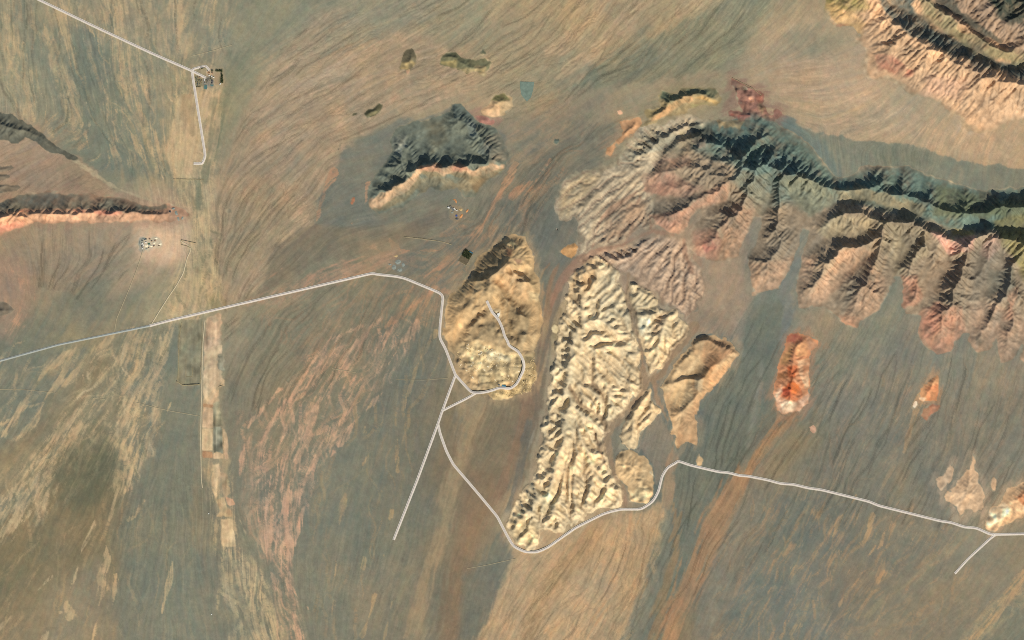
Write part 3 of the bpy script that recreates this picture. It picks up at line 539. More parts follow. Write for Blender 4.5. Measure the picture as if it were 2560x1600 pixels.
def evolve(h2, mask, base, rounds, k, uplift, jitter=0.2, seed=5):
    """running water on rising rock: flow goes to the steepest lower neighbour and cuts by drained area and slope."""
    hh, ww = h2.shape
    n = hh * ww
    cells = np.flatnonzero(mask.ravel())
    idx = np.full(n, -1, np.int64)
    idx[cells] = np.arange(len(cells))
    h = h2.ravel()[cells].astype(np.float64)
    up = (base.ravel()[cells] * uplift).astype(np.float64)
    full = h2.ravel().astype(np.float64)
    offs = [(-1, 0, 1), (1, 0, 1), (0, -1, 1), (0, 1, 1), (-1, -1, 1.414), (-1, 1, 1.414), (1, -1, 1.414), (1, 1, 1.414)]
    r = np.random.default_rng(seed)
    cy, cx = cells // ww, cells % ww
    inner = (cy > 0) & (cy < hh - 1) & (cx > 0) & (cx < ww - 1)
    nb = [np.where(inner, cells + dy * ww + dx, cells) for dy, dx, _ in offs]
    own_noise = [1 + jitter * r.standard_normal(len(cells)) for _ in offs]
    A = np.ones(len(cells))
    for rd in range(rounds):
        h += up
        full[cells] = h
        best = np.zeros(len(cells))
        rec = cells.copy()
        for (dy, dx, L), nc, jn in zip(offs, nb, own_noise):
            s = (h - full[nc]) / L
            s = np.where(s > 0, s * jn, 0)
            m = s > best
            best[m] = s[m]
            rec[m] = nc[m]
        ri = idx[rec]
        valid = (ri >= 0) & (rec != cells)
        src, dst = np.flatnonzero(valid), ri[valid]
        A = np.ones(len(cells))
        front = A.copy()
        for it in range(140):
            front = np.bincount(dst, front[src], minlength=len(cells))
            A += front
            if it % 16 == 15 and front.sum() < 60:
                break
        c = k * A ** 0.5
        h -= c / (1 + c) * (h - full[rec]) * 0.8
    out = h2.astype(f32).copy().ravel()
    out[cells] = h
    area = np.zeros(n, f32)
    area[cells] = A
    return out.reshape(hh, ww), area.reshape(hh, ww)


YY, XX = np.mgrid[0:H, 0:W].astype(f32)
hillmask = SD < 0
# no ridge is ruler-straight: bend the surface, add knobs, then let water carve it, first coarsely, then in detail
ch, cw = HC.shape
sd2 = SD[::2, ::2][:ch, :cw]
rg2 = ROUGH[::2, ::2][:ch, :cw]
yc, xc = np.mgrid[0:ch, 0:cw].astype(f32)
def nz2(s, seed):
    return vnoise(s, s, seed)[::2, ::2][:ch, :cw]
b2 = sample(HC, xc + 1.3 * nz2(46, 50) + 0.9 * nz2(24, 51) + .5 * nz2(11, 52), yc + 1.3 * nz2(46, 49) + 0.9 * nz2(24, 53) + .5 * nz2(11, 54))
m2 = sd2 < 0
b2 = np.where(m2, np.maximum(b2, 0), 0)
FOOT = np.full((H, W), 8.0, f32)
for k, hl in enumerate(HILLS):
    FOOT[OWNER == k] = 4.0 if hl['label'].startswith(('large cream', 'cream badland', 'cream gullied')) else 26.0 if hl['label'].startswith('pale fluted') else {'badland': 7.0, 'knoll': 5.0, 'mountain_range': 7.0, 'mound': 10.0}.get(hl['name'], 10.0)
b2 = b2 * smooth(1, 0, sd2 / FOOT[::2, ::2][:ch, :cw] + 1)
# badlands are plateaus eaten from every side; the dissected fans are tilted sheets
def kind2(*keys):
    m = np.zeros((ch, cw), bool)
    for k, hl in enumerate(HILLS):
        if hl['label'].startswith(keys):
            m |= OWNER[::2, ::2][:ch, :cw] == k
    return m
cream = kind2('large cream', 'cream badland', 'cream gullied')
fan2 = kind2('grey-beige', 'pinkish dissected')
vm, _ = rasterise([(p_, [0] * len(p_)) for hl in HILLS if hl['name'] == 'badland' for p_ in hl['valleys']], 4)
vd = blur(blur(vm[:ch, :cw].astype(f32), 6) * 4, 2).clip(0, 1)
b2 = np.where(cream, (0.08 * b2 + 11 * (1 - np.exp(np.minimum(sd2, 0) / 8))) * (1 - .45 * vd), b2)
h2 = b2 + smooth(0, -12, sd2) * rg2 * (0.09 * np.minimum(b2, 30) + .4) * (0.7 * nz2(28, 61) + 0.35 * nz2(13, 62))
h2 = np.where(cream, h2 + smooth(0, -10, sd2) * (3.0 * nz2(34, 68) + 2.2 * nz2(17, 69) + 1.2 * nz2(9, 70)), h2)
h2 = np.where(m2, np.maximum(h2, 0), h2)
raw2 = h2.copy()
h2, _ = evolve(h2, m2 & ~fan2 & ~cream, b2, 45, 0.22, 0.032)

keep2 = blur(.9 * kind2('tall cream').astype(f32) + .7 * kind2('orange-topped') + .2 * kind2('dark slate') + .45 * kind2('pale fluted'), 3)
h2 = h2 * (1 - keep2) + raw2 * .85 * keep2
def cone(ax, ay):
    return -0.9 * np.hypot(X0 + 4 * xc - ax, Y0 + 4 * yc - ay)
plane = np.where(kind2('grey-beige'), cone(1720, 370), cone(1712, 560))
f2 = np.where(fan2, 2.2 * nz2(18, 66) + 1.8 * nz2(9, 67), 0) * smooth(0, -14, sd2) + plane
f2, farea = evolve(f2, fan2, smooth(2, -16, sd2), 30, 0.16, 0.34, .16)
FAN_AREA = up2(np.pad(farea, ((0, 2), (0, 2)), mode='edge'), (H, W))
f2 = f2 - plane
fm = blur(np.where(fan2, f2, 0), 40) / np.maximum(blur(fan2.astype(f32), 40), .05)
f2 = np.where(fan2, (f2 - fm) * smooth(-2, -18, sd2) * (.16 + .14 * smooth(-1, 1, nz2(60, 72))), 0)
h2 = np.where(fan2, f2, h2)
# the cream badland is a tilted sheet: its gullies run from the western brink towards the dry channels
cplane = 0.55 / 0.9 * np.where(kind2('large cream'), np.minimum(cone(1395, 830), cone(1395, 830)), cone(1725, 750))
c2 = np.where(cream, 4.5 * nz2(44, 73) + 3.4 * nz2(24, 74) + 1.2 * nz2(12, 75) - 5 * vd, 0) * smooth(0, -10, sd2) + cplane
c2, carea = evolve(c2, cream, smooth(2, -12, sd2), 34, 0.16, 0.40, .12, 11)
CREAM_AREA = up2(np.pad(carea, ((0, 2), (0, 2)), mode='edge'), (H, W))
c2 = c2 - cplane
cmn = blur(np.where(cream, c2, 0), 60) / np.maximum(blur(cream.astype(f32), 60), .05)
dv = c2 - cmn
dv = dv - blur(np.where(cream, dv, 0), 45) / np.maximum(blur(cream.astype(f32), 45), .08)
dv = 1.35 * blur(9 * np.tanh(dv / 7.5), 1)
h2 = np.where(cream, dv * smooth(0, -8, sd2) * .75 + 5 * (1 - np.exp(np.minimum(sd2, 0) / 5)) + .05 * b2, h2)
HT = up2(h2, (H, W)) if ch * 2 >= H else up2(np.pad(h2, ((0, 2), (0, 2)), mode='edge'), (H, W))
FANMASK = up2(np.pad(fan2.astype(f32), ((0, 2), (0, 2)), mode='edge'), (H, W)) > .5
HT = np.where(hillmask, HT + smooth(0, -10, SD) * ROUGH * (0.03 * np.minimum(HT, 30) + .15) * (0.5 * vnoise(11, 11, 64) + .5 * vnoise(6, 6, 63)), 0).astype(f32)
HBASE = up2(np.pad(b2, ((0, 2), (0, 2)), mode='edge'), (H, W))
CREAMMASK = up2(np.pad(cream.astype(f32), ((0, 2), (0, 2)), mode='edge'), (H, W)) > .5
HT, AREA = evolve(HT, hillmask & ~FANMASK & ~CREAMMASK, HBASE, 10, 0.12, 0.014, seed=8)
HT = np.where(hillmask, blur(HT, 1), HT)


SCARP_N = .25 * vnoise(14, 14, 811) + .12 * vnoise(6, 6, 812)


def scarp(pts, amp, s_n=5.0, s_s=20.0):
    """a low cliff: steep on its north side, easing away to the south."""
    global HT
    x0, x1, y0, y1 = window(pts, 45)
    gx, gy = GX[x0:x1], GY[y0:y1]
    d, par = seg_dist(pts, gx, gy)
    dn, _ = seg_dist([(x - 1, y - 3) for x, y in pts], gx, gy)
    ds, _ = seg_dist([(x + 1, y + 3) for x, y in pts], gx, gy)
    north = smooth(-2, 2, ds - dn)
    s = s_n * north + s_s * (1 - north)
    prof = np.sin(np.clip(par, 0.02, 0.98) * math.pi) ** .5
    win = (slice(y0, y1), slice(x0, x1))
    n_ = 1 + SCARP_N[win]
    HT[win] += amp * prof * np.exp(-(d / s) ** 1.3) * n_ * smooth(0, -8, SD[win])


for pts, amp in ((Z(*Q4, 245, 468, 340, 468, 400, 442, 470, 395, 530, 335, 562, 292), 10), (Z(*Q4, 565, 205, 540, 165, 580, 145, 620, 165), 6), (Z(*Q4, 575, 300, 620, 340, 700, 335), 8), (Z(*Q4, 612, 465, 660, 480, 720, 480, 750, 500, 768, 560), 10),
                 (Z(*Q4, 395, 480, 440, 532, 500, 602, 570, 638, 625, 655), 9), (Z(*Q4, 350, 550, 300, 560, 280, 590), 6), (Z(*Q4, 350, 670, 290, 690, 250, 740), 6), (Z(*Q4, 260, 620, 210, 680, 180, 760), 5), (Z(*Q4, 600, 700, 660, 745, 735, 785), 8), (Z(*Q4, 300, 862, 340, 845, 385, 838), 6), (Z(*Q4, 640, 905, 690, 915, 720, 905), 6), (Z(*Q4, 470, 880, 530, 930, 550, 945), 6),
                 (Z(*Q4, 540, 1060, 600, 1050, 650, 1075), 5), (Z(*Q4, 270, 960, 320, 950, 350, 970), 5), (Z(*Q4, 420, 800, 470, 840, 480, 860), 5)):
    scarp(pts, amp)
for pts, amp in ((P(930, 500, 957, 487, 984, 471, 1016, 458, 1031, 440, 1037, 426, 1058, 416, 1090, 416, 1108, 426, 1129, 421, 1143, 414, 1161, 418, 1182, 429, 1209, 421, 1235, 413), 7), (P(1382, 914, 1412, 916, 1433, 895, 1449, 871, 1465, 853, 1480, 830), 9), (P(1425, 765, 1450, 750, 1485, 742), 6), (P(1432, 785, 1460, 775, 1490, 770), 6), (P(1430, 735, 1455, 715, 1490, 705), 6), (P(1440, 700, 1465, 680, 1495, 672), 6), (P(1455, 812, 1475, 802, 1500, 800), 6), (P(1450, 840, 1480, 828, 1505, 825), 6)):
    scarp(pts, amp, 6, 12)
# ------------------------------------------------------------------ colours of the ground (as they look lying flat in this sun)
BASE = [  # x, y, r, g, b
    (80, 80, 150, 142, 114), (240, 80, 150, 138, 110), (400, 80, 150, 138, 110), (560, 80, 140, 133, 108), (720, 60, 138, 133, 108), (880, 90, 148, 139, 112), (1040, 80, 155, 141, 112), (1200, 80, 150, 140, 111), (1360, 80, 160, 143, 111), (1520, 80, 166, 147, 112), (1680, 60, 167, 148, 112), (1840, 80, 148, 140, 110), (2000, 80, 160, 143, 112),
    (80, 220, 140, 137, 111), (240, 240, 122, 125, 106), (400, 220, 145, 137, 109), (560, 240, 138, 131, 105), (720, 240, 166, 146, 116), (880, 240, 162, 143, 113), (1040, 220, 158, 141, 112), (1200, 240, 158, 140, 110), (1360, 240, 145, 135, 108), (1520, 220, 143, 133, 107), (1680, 200, 150, 138, 110), (1840, 190, 152, 138, 110), (2000, 240, 172, 147, 115), (2160, 260, 180, 154, 124), (2320, 300, 172, 150, 118), (2480, 360, 182, 153, 118),
    (30, 250, 150, 142, 114), (70, 400, 163, 137, 112), (240, 400, 114, 119, 101), (140, 430, 162, 136, 110), (400, 400, 150, 140, 108), (560, 400, 150, 136, 107), (720, 400, 162, 141, 113), (880, 400, 115, 114, 100), (1290, 400, 128, 120, 101), (1360, 400, 124, 119, 100), (620, 520, 158, 139, 110),
    (60, 600, 150, 131, 106), (240, 600, 157, 136, 109), (400, 600, 195, 160, 128), (470, 640, 165, 145, 115), (560, 600, 153, 138, 110), (720, 560, 150, 134, 106), (880, 560, 120, 113, 96), (1040, 550, 120, 115, 98), (1200, 540, 116, 113, 98), (1360, 560, 106, 106, 94),
    (60, 720, 152, 128, 105), (200, 690, 145, 132, 110), (240, 760, 122, 121, 103), (330, 720, 135, 128, 106), (400, 780, 150, 140, 110), (600, 740, 142, 130, 102), (720, 680, 130, 122, 99), (880, 720, 126, 121, 99), (1040, 700, 122, 115, 96), (1350, 720, 112, 104, 91), (1680, 700, 152, 130, 107), (1820, 740, 148, 130, 110), (1950, 790, 108, 114, 104), (2080, 820, 132, 128, 110),
    (60, 880, 111, 113, 96), (240, 880, 138, 130, 102), (400, 880, 126, 122, 100), (600, 880, 146, 134, 108), (720, 880, 127, 122, 100), (880, 880, 132, 122, 98), (1040, 880, 112, 112, 97), (1350, 880, 118, 104, 87), (1840, 850, 100, 109, 104), (2000, 1080, 122, 117, 97), (2160, 900, 130, 127, 110), (2320, 900, 126, 125, 109), (2480, 960, 138, 130, 110),
    (60, 1040, 116, 114, 97), (240, 1040, 138, 129, 101), (400, 1040, 118, 117, 98), (600, 1040, 128, 121, 100), (720, 1040, 130, 121, 98), (880, 1040, 120, 117, 98), (1040, 1040, 110, 110, 96), (1240, 1040, 128, 112, 86), (1320, 1060, 118, 103, 84), (1840, 1040, 92, 102, 99), (2160, 1050, 122, 120, 106), (2320, 1060, 120, 118, 104), (2480, 1060, 130, 123, 104),
    (60, 1200, 142, 129, 99), (240, 1200, 106, 102, 80), (400, 1200, 118, 118, 101), (640, 1200, 122, 117, 98), (880, 1200, 116, 115, 98), (1040, 1200, 112, 112, 97), (1220, 1200, 124, 107, 84), (1700, 1220, 90, 100, 94), (1950, 1260, 126, 119, 100), (2160, 1200, 118, 116, 102), (2400, 1220, 122, 116, 100),
    (60, 1360, 128, 112, 83), (240, 1360, 117, 108, 83), (400, 1360, 112, 115, 99), (560, 1360, 124, 119, 98), (800, 1360, 116, 115, 98), (960, 1360, 114, 114, 97), (1220, 1400, 118, 108, 88), (1400, 1400, 184, 151, 112), (1560, 1380, 168, 139, 103), (1680, 1400, 100, 104, 94), (1880, 1400, 130, 120, 100), (2000, 1360, 108, 113, 103), (2160, 1360, 112, 111, 98), (2320, 1380, 120, 113, 95), (2480, 1400, 132, 123, 101),
    (60, 1540, 133, 118, 90), (240, 1540, 134, 122, 97), (400, 1540, 115, 116, 100), (560, 1520, 118, 116, 98), (840, 1540, 118, 117, 99), (1000, 1540, 124, 117, 97), (1200, 1500, 112, 109, 92), (1400, 1540, 180, 146, 104), (1560, 1540, 148, 130, 100), (1680, 1560, 130, 113, 86), (1840, 1520, 125, 114, 95), (2000, 1520, 108, 112, 103), (2160, 1520, 116, 111, 96), (2320, 1540, 123, 116, 97), (2480, 1540, 124, 119, 100),
]


def tonefix(c):
    """the plain's colours, drawn towards the olive grey of desert pavement."""
    c = np.asarray(c, f32)
    L = c @ np.array([.3, .59, .11], f32)
    axis = L[..., None] * np.array([1.045, 1.0, 0.83], f32)
    L2_ = 124 + 0.80 * (L - 118)
    return (axis + 0.74 * (c - axis)) * (L2_ / L)[..., None]


def build_base():
    step = 16
    gx = X0 + G * step * np.arange(W // step + 4)
    gy = Y0 + G * step * np.arange(H // step + 4)
    XX_, YY_ = np.meshgrid(gx, gy)
    acc = np.zeros(XX_.shape + (3,))
    tot = np.zeros(XX_.shape)
    for x, y, r, g, b in BASE:
        w = 1 / ((XX_ - x) ** 2 + (YY_ - y) ** 2 + 600) ** 2.2
        acc += w[..., None] * np.array([r, g, b])
        tot += w
    acc /= tot[..., None]
    Mx, My = bspline_matrix(W, step, acc.shape[1]), bspline_matrix(H, step, acc.shape[0])
    return tonefix(np.stack([My @ acc[..., k].astype(f32) @ Mx.T for k in range(3)], -1))


C = build_base()
# drag the base along the washes so that its patches are drawn out like gravel
sxw, syw = XX + 9 * vnoise(60, 60, 101) + 4 * L3, YY + 9 * vnoise(60, 60, 102)
C = np.stack([sample(np.ascontiguousarray(C[..., k]), sxw, syw) for k in range(3)], -1)
THREAD = np.full((H, W), 0.22, f32)        # how strongly dark rills show
WASHMAP = np.zeros((H, W), f32)
RELIEF = np.full((H, W), 0.10, f32)
plain = SD > 0


def blend(win, a, col):
    a = a[..., None]
    C[win] = C[win] * (1 - a) + np.asarray(col, f32) * a


def where_mask(win, on):
    if on == 'plain':
        return smooth(-2, 2, SD[win])
    if on == 'hill':
        return smooth(2, -2, SD[win])
    return 1.0


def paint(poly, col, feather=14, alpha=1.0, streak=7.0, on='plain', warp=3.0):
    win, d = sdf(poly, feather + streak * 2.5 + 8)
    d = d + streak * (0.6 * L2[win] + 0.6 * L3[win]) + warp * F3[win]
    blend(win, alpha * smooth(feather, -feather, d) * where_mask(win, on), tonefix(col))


def mark(arr, poly, val, feather=20):
    win, d = sdf(poly, feather + 4)
    a = smooth(feather, -feather, d)
    arr[win] = arr[win] * (1 - a) + val * a


WOB = 4 * vnoise(40, 40, 303)


def wn(sx, sy, seed, win):
    return vnoise(sx, sy, seed, (win[0].stop - win[0].start, win[1].stop - win[1].start))


def width_profile(par, w):
    return np.interp(par, np.linspace(0, 1, len(w)), w).astype(f32) if not np.isscalar(w) else w


def line(pts, col, w=6.0, feather=4.0, alpha=1.0, streak=3.0, on='plain', warp=2.0):
    mx = max(w) if not np.isscalar(w) else w
    x0, x1, y0, y1 = window(pts, mx + feather + streak * 3 + 4)
    win = (slice(y0, y1), slice(x0, x1))
    d, par = seg_dist(pts, GX[x0:x1], GY[y0:y1])
    d = d - width_profile(par, w) + streak * L2[win] + warp * F3[win]
    blend(win, alpha * smooth(feather, -feather, d) * where_mask(win, on), tonefix(col))


def wash(poly, col, thr=0.6, feather=16, alpha=0.85, soft=0.5, on='plain'):
    """a braided dry wash: pale ribbons of sand that split and join."""
    win, d = sdf(poly, feather + 30)
    inside_ = smooth(feather, -feather, d + 6 * L3[win])
    v = 0.6 * BRAID[win] + 0.35 * L2b[win] + 0.55 * L1[win] + 0.3 * L3[win] + 0.3 * F3[win] + .25 * F4[win]
    blend(win, alpha * inside_ * smooth(thr - soft, thr + soft + .5, v) * (0.75 + 0.13 * F3[win] + .10 * L1[win]).clip(0, 1) * where_mask(win, on), col)


def washline(pts, col, w=8.0, thr=-0.2, alpha=0.85, feather=5):
    mx = max(w) if not np.isscalar(w) else w
    x0, x1, y0, y1 = window(pts, mx * 2 + 24)
    win = (slice(y0, y1), slice(x0, x1))
    wob = WOB[win] + 1.6 * F3[win]
    d, par = seg_dist(pts, GX[x0:x1], GY[y0:y1])
    d = d + wob
    wd = width_profile(par, w) * 0.7
    v = 0.55 * BRAID[win] + .35 * L2b[win] + 0.7 * L1[win] + .35 * F4[win] - (np.maximum(d, 0) / wd - 0.9) * 1.6
    blend(win, alpha * smooth(thr - 0.6, thr + 1.1, v) * (0.8 + 0.12 * F3[win] + .12 * L1[win]).clip(0, 1) * smooth(2.4, 0.9, d / wd) * where_mask(win, 'plain'), col)


# ---- upper left gravel plain
paint(P(165, 70, 230, 70, 262, 100, 290, 160, 320, 250, 350, 330, 385, 395, 395, 440, 300, 440, 230, 395, 205, 300, 185, 210, 172, 130), (113, 120, 105), 22, .9, 9)
paint(P(40, 50, 110, 50, 130, 130, 150, 200, 160, 260, 130, 340, 90, 280, 75, 180), (127, 128, 108), 20, .7, 9)
paint(P(255, 60, 300, 60, 310, 120, 370, 230, 420, 330, 440, 440, 400, 440, 350, 300, 290, 200), (126, 127, 108), 18, .7, 8)
paint(P(-60, -60, 100, -60, 60, 60, 80, 200, 110, 300, 40, 280, -60, 260), (150, 142, 114), 30, .5, 10)
CREAM = (183, 160, 122)
wash(P(-70, -70, 620, -70, 560, 150, 480, 200, 440, 300, 420, 440, 350, 430, 230, 400, 120, 320, -70, 280), CREAM, 1.15, 20, .6)
for pts, w in (
    (P(265, -20, 270, 45, 285, 75, 297, 110, 302, 150, 320, 195, 330, 240, 345, 270, 365, 295, 385, 330, 405, 400), [11, 12, 9, 7, 9, 14, 10, 6, 5, 5]),
    (P(110, 60, 130, 150, 140, 180, 165, 190, 175, 215, 178, 250, 195, 285, 210, 320, 222, 370), [3, 4, 4, 6, 7, 6, 5, 5, 4]),
    (P(0, 30, 22, 60, 35, 100, 50, 140, 60, 180, 65, 220, 75, 260, 85, 300), [5, 5, 6, 7, 8, 6, 6, 5]), (P(10, 150, 22, 190, 35, 240, 45, 270), [5, 6, 5, 4]), (P(60, 110, 58, 125, 80, 165, 75, 190), [4, 6, 4, 3]),
    (P(100, 220, 112, 260, 115, 300, 135, 350), [4, 6, 6, 4]), (P(215, 50, 225, 75, 245, 100, 255, 140), [3, 4, 5, 3]), (P(135, 100, 125, 140, 130, 180, 112, 205), [3, 4, 4, 3]), (P(165, 55, 172, 65, 172, 80), [4, 6, 3]),
    (P(320, 110, 340, 170, 350, 200, 365, 240, 390, 290), [3, 5, 6, 5, 3]), (P(250, 230, 262, 240, 300, 290, 340, 350, 370, 420), [3, 3, 2, 3, 3]), (P(400, 60, 420, 120, 430, 150), [3, 4, 3]), (P(370, 350, 385, 390, 420, 450), [5, 8, 6]),
    (P(440, 0, 450, 40, 455, 90, 462, 140), [4, 6, 5, 3])):
    washline(pts, CREAM, w, -0.1, .8)
# ---- green-grey strip and the tan fans of the upper middle
paint(P(600, -60, 800, -60, 790, 10, 740, 60, 700, 120, 650, 200, 600, 300, 565, 380, 540, 440, 525, 380, 550, 250, 570, 130), (132, 130, 106), 22, .9, 8)
paint(P(560, 130, 620, 130, 590, 230, 560, 330, 535, 410, 525, 350, 545, 230), (120, 120, 96), 14, .6, 8)
TAN = (167, 144, 114)
fan = P(790, 30, 880, 20, 960, 60, 1060, 90, 1180, 130, 1190, 200, 1120, 250, 1000, 290, 940, 320, 880, 350, 840, 410, 815, 460, 798, 520, 785, 565, 740, 600, 700, 660, 655, 730, 560, 765, 545, 700, 530, 600, 535, 500, 560, 420, 600, 330, 650, 230, 700, 140)
paint(fan, TAN, 14, .85, 6)
mark(THREAD, fan, .75)
mark(RELIEF, fan, .3)
wash(fan, (184, 158, 128), .9, 20, .55)
paint(P(685, 228, 740, 195, 800, 180, 850, 150, 900, 130, 930, 120, 900, 150, 840, 185, 790, 215, 735, 228), (184, 158, 127), 6, .8, 5)
paint(P(640, 330, 720, 240, 800, 280, 860, 330, 830, 400, 760, 480, 660, 560, 590, 560, 590, 440), (170, 145, 115), 25, .6, 8)
paint(P(560, 480, 640, 470, 740, 500, 730, 580, 680, 640, 600, 690, 540, 700), (150, 137, 109), 25, .6, 8)
paint(P(880, 20, 1150, -40, 1060, 60, 930, 100, 820, 130, 800, 90), (138, 135, 113), 20, .7, 8)
top = P(1000, -60, 1900, -60, 1850, 60, 1600, 150, 1400, 280, 1240, 300, 1200, 200, 1000, 200)
mark(THREAD, top, .6, 30)
mark(RELIEF, top, .3, 30)
PALE = (192, 160, 122)
paint(P(1420, 60, 1560, -40, 1900, -40, 1800, 60, 1640, 130, 1500, 200, 1440, 150), (170, 149, 113), 25, .8, 10)
for poly in (T(1280, 0, 530, 170, 600, 80, 650, -60, 740, -60, 700, 60, 590, 170), T(1280, 0, 310, 470, 420, 380, 560, 260, 690, 190, 740, 80, 800, -60, 940, -60, 900, 120, 840, 220, 720, 320, 690, 270, 640, 380, 520, 500, 400, 510, 320, 530),
             T(1280, 0, 690, 540, 760, 440, 860, 330, 980, 180, 1110, 30, 1180, 10, 1250, -60, 1200, 120, 1140, 280, 1050, 380, 1040, 330, 960, 300, 860, 480, 840, 540, 740, 600), T(1280, 0, 1470, 210, 1560, 100, 1650, -60, 1960, -60, 1800, 80, 1640, 160), T(1280, 0, 420, 740, 520, 600, 640, 510, 760, 520, 700, 600, 560, 690)):
    paint(poly, PALE, 5, .62, 4)
    mark(RELIEF, poly, .8, 6)
band = T(1280, 0, 2500, -60, 2050, -60, 1900, 80, 1500, 230, 1250, 330, 1050, 470, 820, 600, 600, 780, 450, 880, 900, 830, 1250, 790, 1500, 720, 1900, 680, 2050, 640, 2250, 420, 2380, 200)
paint(band, (139, 136, 108), 12, .9, 6)
paint(T(1280, 0, 1320, 400, 1100, 480, 830, 620, 620, 800, 900, 800, 1200, 760, 1370, 620), (122, 121, 100), 18, .8, 6)
mark(THREAD, band, .6)
mark(RELIEF, band, .3)
paint(T(1280, 0, 200, 1000, 500, 880, 900, 840, 1300, 800, 1500, 740, 1900, 690, 1950, 720, 1400, 830, 900, 980, 500, 1060, 100, 1120), (152, 134, 106), 10, .7, 6)
paint(T(1280, 0, -100, 1150, 300, 980, 800, 960, 600, 1100, 300, 1250, 0, 1420, -200, 1500), (140, 125, 102), 14, .6, 8)
wash(T(1280, 0, -100, 1300, 400, 1000, 900, 950, 700, 1120, 400, 1250, 0, 1500, -300, 1600), (160, 132, 108), .8, 14, .6)
# ---- grey apron round the dark bowl hill and the grey corridor
paint(P(852, 400, 862, 375, 894, 347, 934, 341, 957, 320, 994, 299, 1040, 300, 1130, 270, 1200, 300, 1260, 340, 1275, 420, 1240, 470, 1200, 520, 1100, 560, 1000, 560, 900, 570, 788, 562, 801, 511, 817, 461, 836, 426), (110, 112, 100), 7, .95, 3)
paint(P(930, 480, 1000, 520, 1060, 500, 1190, 490, 1230, 460, 1200, 540, 1100, 560, 950, 560), (116, 113, 97), 18, .8, 6)
paint(P(690, 610, 760, 565, 900, 572, 1030, 560, 1075, 585, 1000, 605, 900, 630, 780, 670, 690, 720, 645, 740), (118, 108, 89), 10, .85, 6)
paint(P(1020, 560, 1090, 500, 1130, 510, 1090, 560, 1050, 590), (112, 102, 86), 12, .6, 6)
paint(P(1290, 340, 1480, 310, 1545, 330, 1530, 390, 1500, 420, 1410, 440, 1392, 500, 1400, 570, 1435, 600, 1440, 640, 1400, 680, 1372, 760, 1340, 900, 1345, 640, 1330, 580, 1240, 560, 1170, 640, 1100, 720, 1000, 640, 1100, 600, 1200, 540, 1290, 440), (112, 111, 97), 20, .75, 8)
paint(P(1330, 500, 1395, 500, 1400, 570, 1440, 610, 1440, 640, 1410, 670, 1385, 720, 1365, 790, 1350, 760, 1345, 640, 1325, 580), (101, 103, 93), 14, .85, 5)
PINKW = (170, 133, 106)
wash(P(560, 770, 700, 715, 800, 670, 900, 635, 990, 630, 1000, 660, 900, 690, 780, 722, 660, 752), PINKW, .25, 10, .75)
wash(P(960, 700, 1080, 620, 1180, 600, 1250, 540, 1320, 440, 1400, 380, 1380, 450, 1290, 560, 1200, 640, 1120, 700, 1080, 800, 960, 900, 900, 900, 1000, 780), (160, 130, 100), .7, 20, .7)
for pts, w in ((P(1290, 410, 1250, 480, 1220, 540, 1180, 600, 1150, 630), [3, 5, 6, 6, 4]), (P(1375, 400, 1340, 450, 1300, 475, 1280, 490), [3, 4, 4, 2]), (P(1190, 760, 1090, 720, 1000, 790, 930, 840), [2, 4, 5, 4]), (P(1180, 630, 1060, 690, 1030, 720), [2, 5, 3]), (P(1140, 625, 1000, 628), [1.5, 1.5]), (P(930, 620, 980, 640, 990, 620, 975, 600), [9, 12, 8, 4]), (P(640, 720, 720, 660, 800, 640, 850, 610), [4, 3, 3, 2]), (P(920, 460, 915, 500, 905, 540, 880, 558), [3, 3, 2, 2]), (P(835, 430, 815, 470, 800, 515, 790, 560, 760, 590), [3, 4, 3, 2, 2])):
    washline(pts, (172, 136, 106), w, -0.2, .8)
paint(T(640, 400, 1300, 960, 1360, 910, 1410, 960, 1420, 1040, 1370, 1090, 1300, 1050), (122, 120, 108), 5, .8, 2)
paint(P(905, 600, 985, 600, 1000, 640, 960, 670, 900, 660), (150, 128, 98), 14, .6, 6)
# ---- left: fans above and below the long ridge
lf = P(-70, 360, 60, 350, 130, 375, 200, 400, 260, 460, 400, 510, 300, 500, 120, 480, 0, 500, -70, 500)
paint(lf, (163, 136, 111), 6, .85, 4)
paint(P(150, 420, 200, 410, 270, 470, 350, 500, 250, 490, 160, 485), (146, 125, 100), 10, .7, 6)
mark(THREAD, lf, .6)
line(P(180, 395, 225, 428, 290, 470, 330, 485, 400, 508, 470, 520), (182, 165, 130), 2.5, 2.5, .8, 1.5)
paint(P(-70, 640, 30, 640, 70, 690, 78, 750, 60, 800, 20, 840, -70, 860), (163, 129, 105), 22, .75, 9)
paint(P(70, 570, 330, 560, 330, 640, 240, 700, 180, 740, 130, 740, 80, 660), (153, 136, 113), 20, .6, 6)
paint(P(100, 800, 130, 750, 200, 715, 290, 690, 380, 690, 330, 780, 250, 800, 100, 850), (118, 119, 102), 18, .75, 9)
paint(P(330, 640, 420, 640, 400, 700, 330, 720, 270, 740, 290, 690), (168, 144, 116), 18, .7, 7)
line(P(183, 700, 240, 655, 300, 625, 345, 605), (182, 150, 118), 3, 3, .6, 2)
paint(P(360, 570, 440, 560, 480, 580, 470, 640, 430, 660, 400, 660, 350, 640, 340, 600), (226, 184, 146), 26, .95, 5)
paint(P(395, 540, 480, 530, 490, 580, 440, 590, 400, 570), (196, 166, 136), 12, .8, 3)
wash(P(0, 660, 90, 650, 80, 800, 20, 860, -60, 880), (190, 145, 112), 1.0, 20, .5)
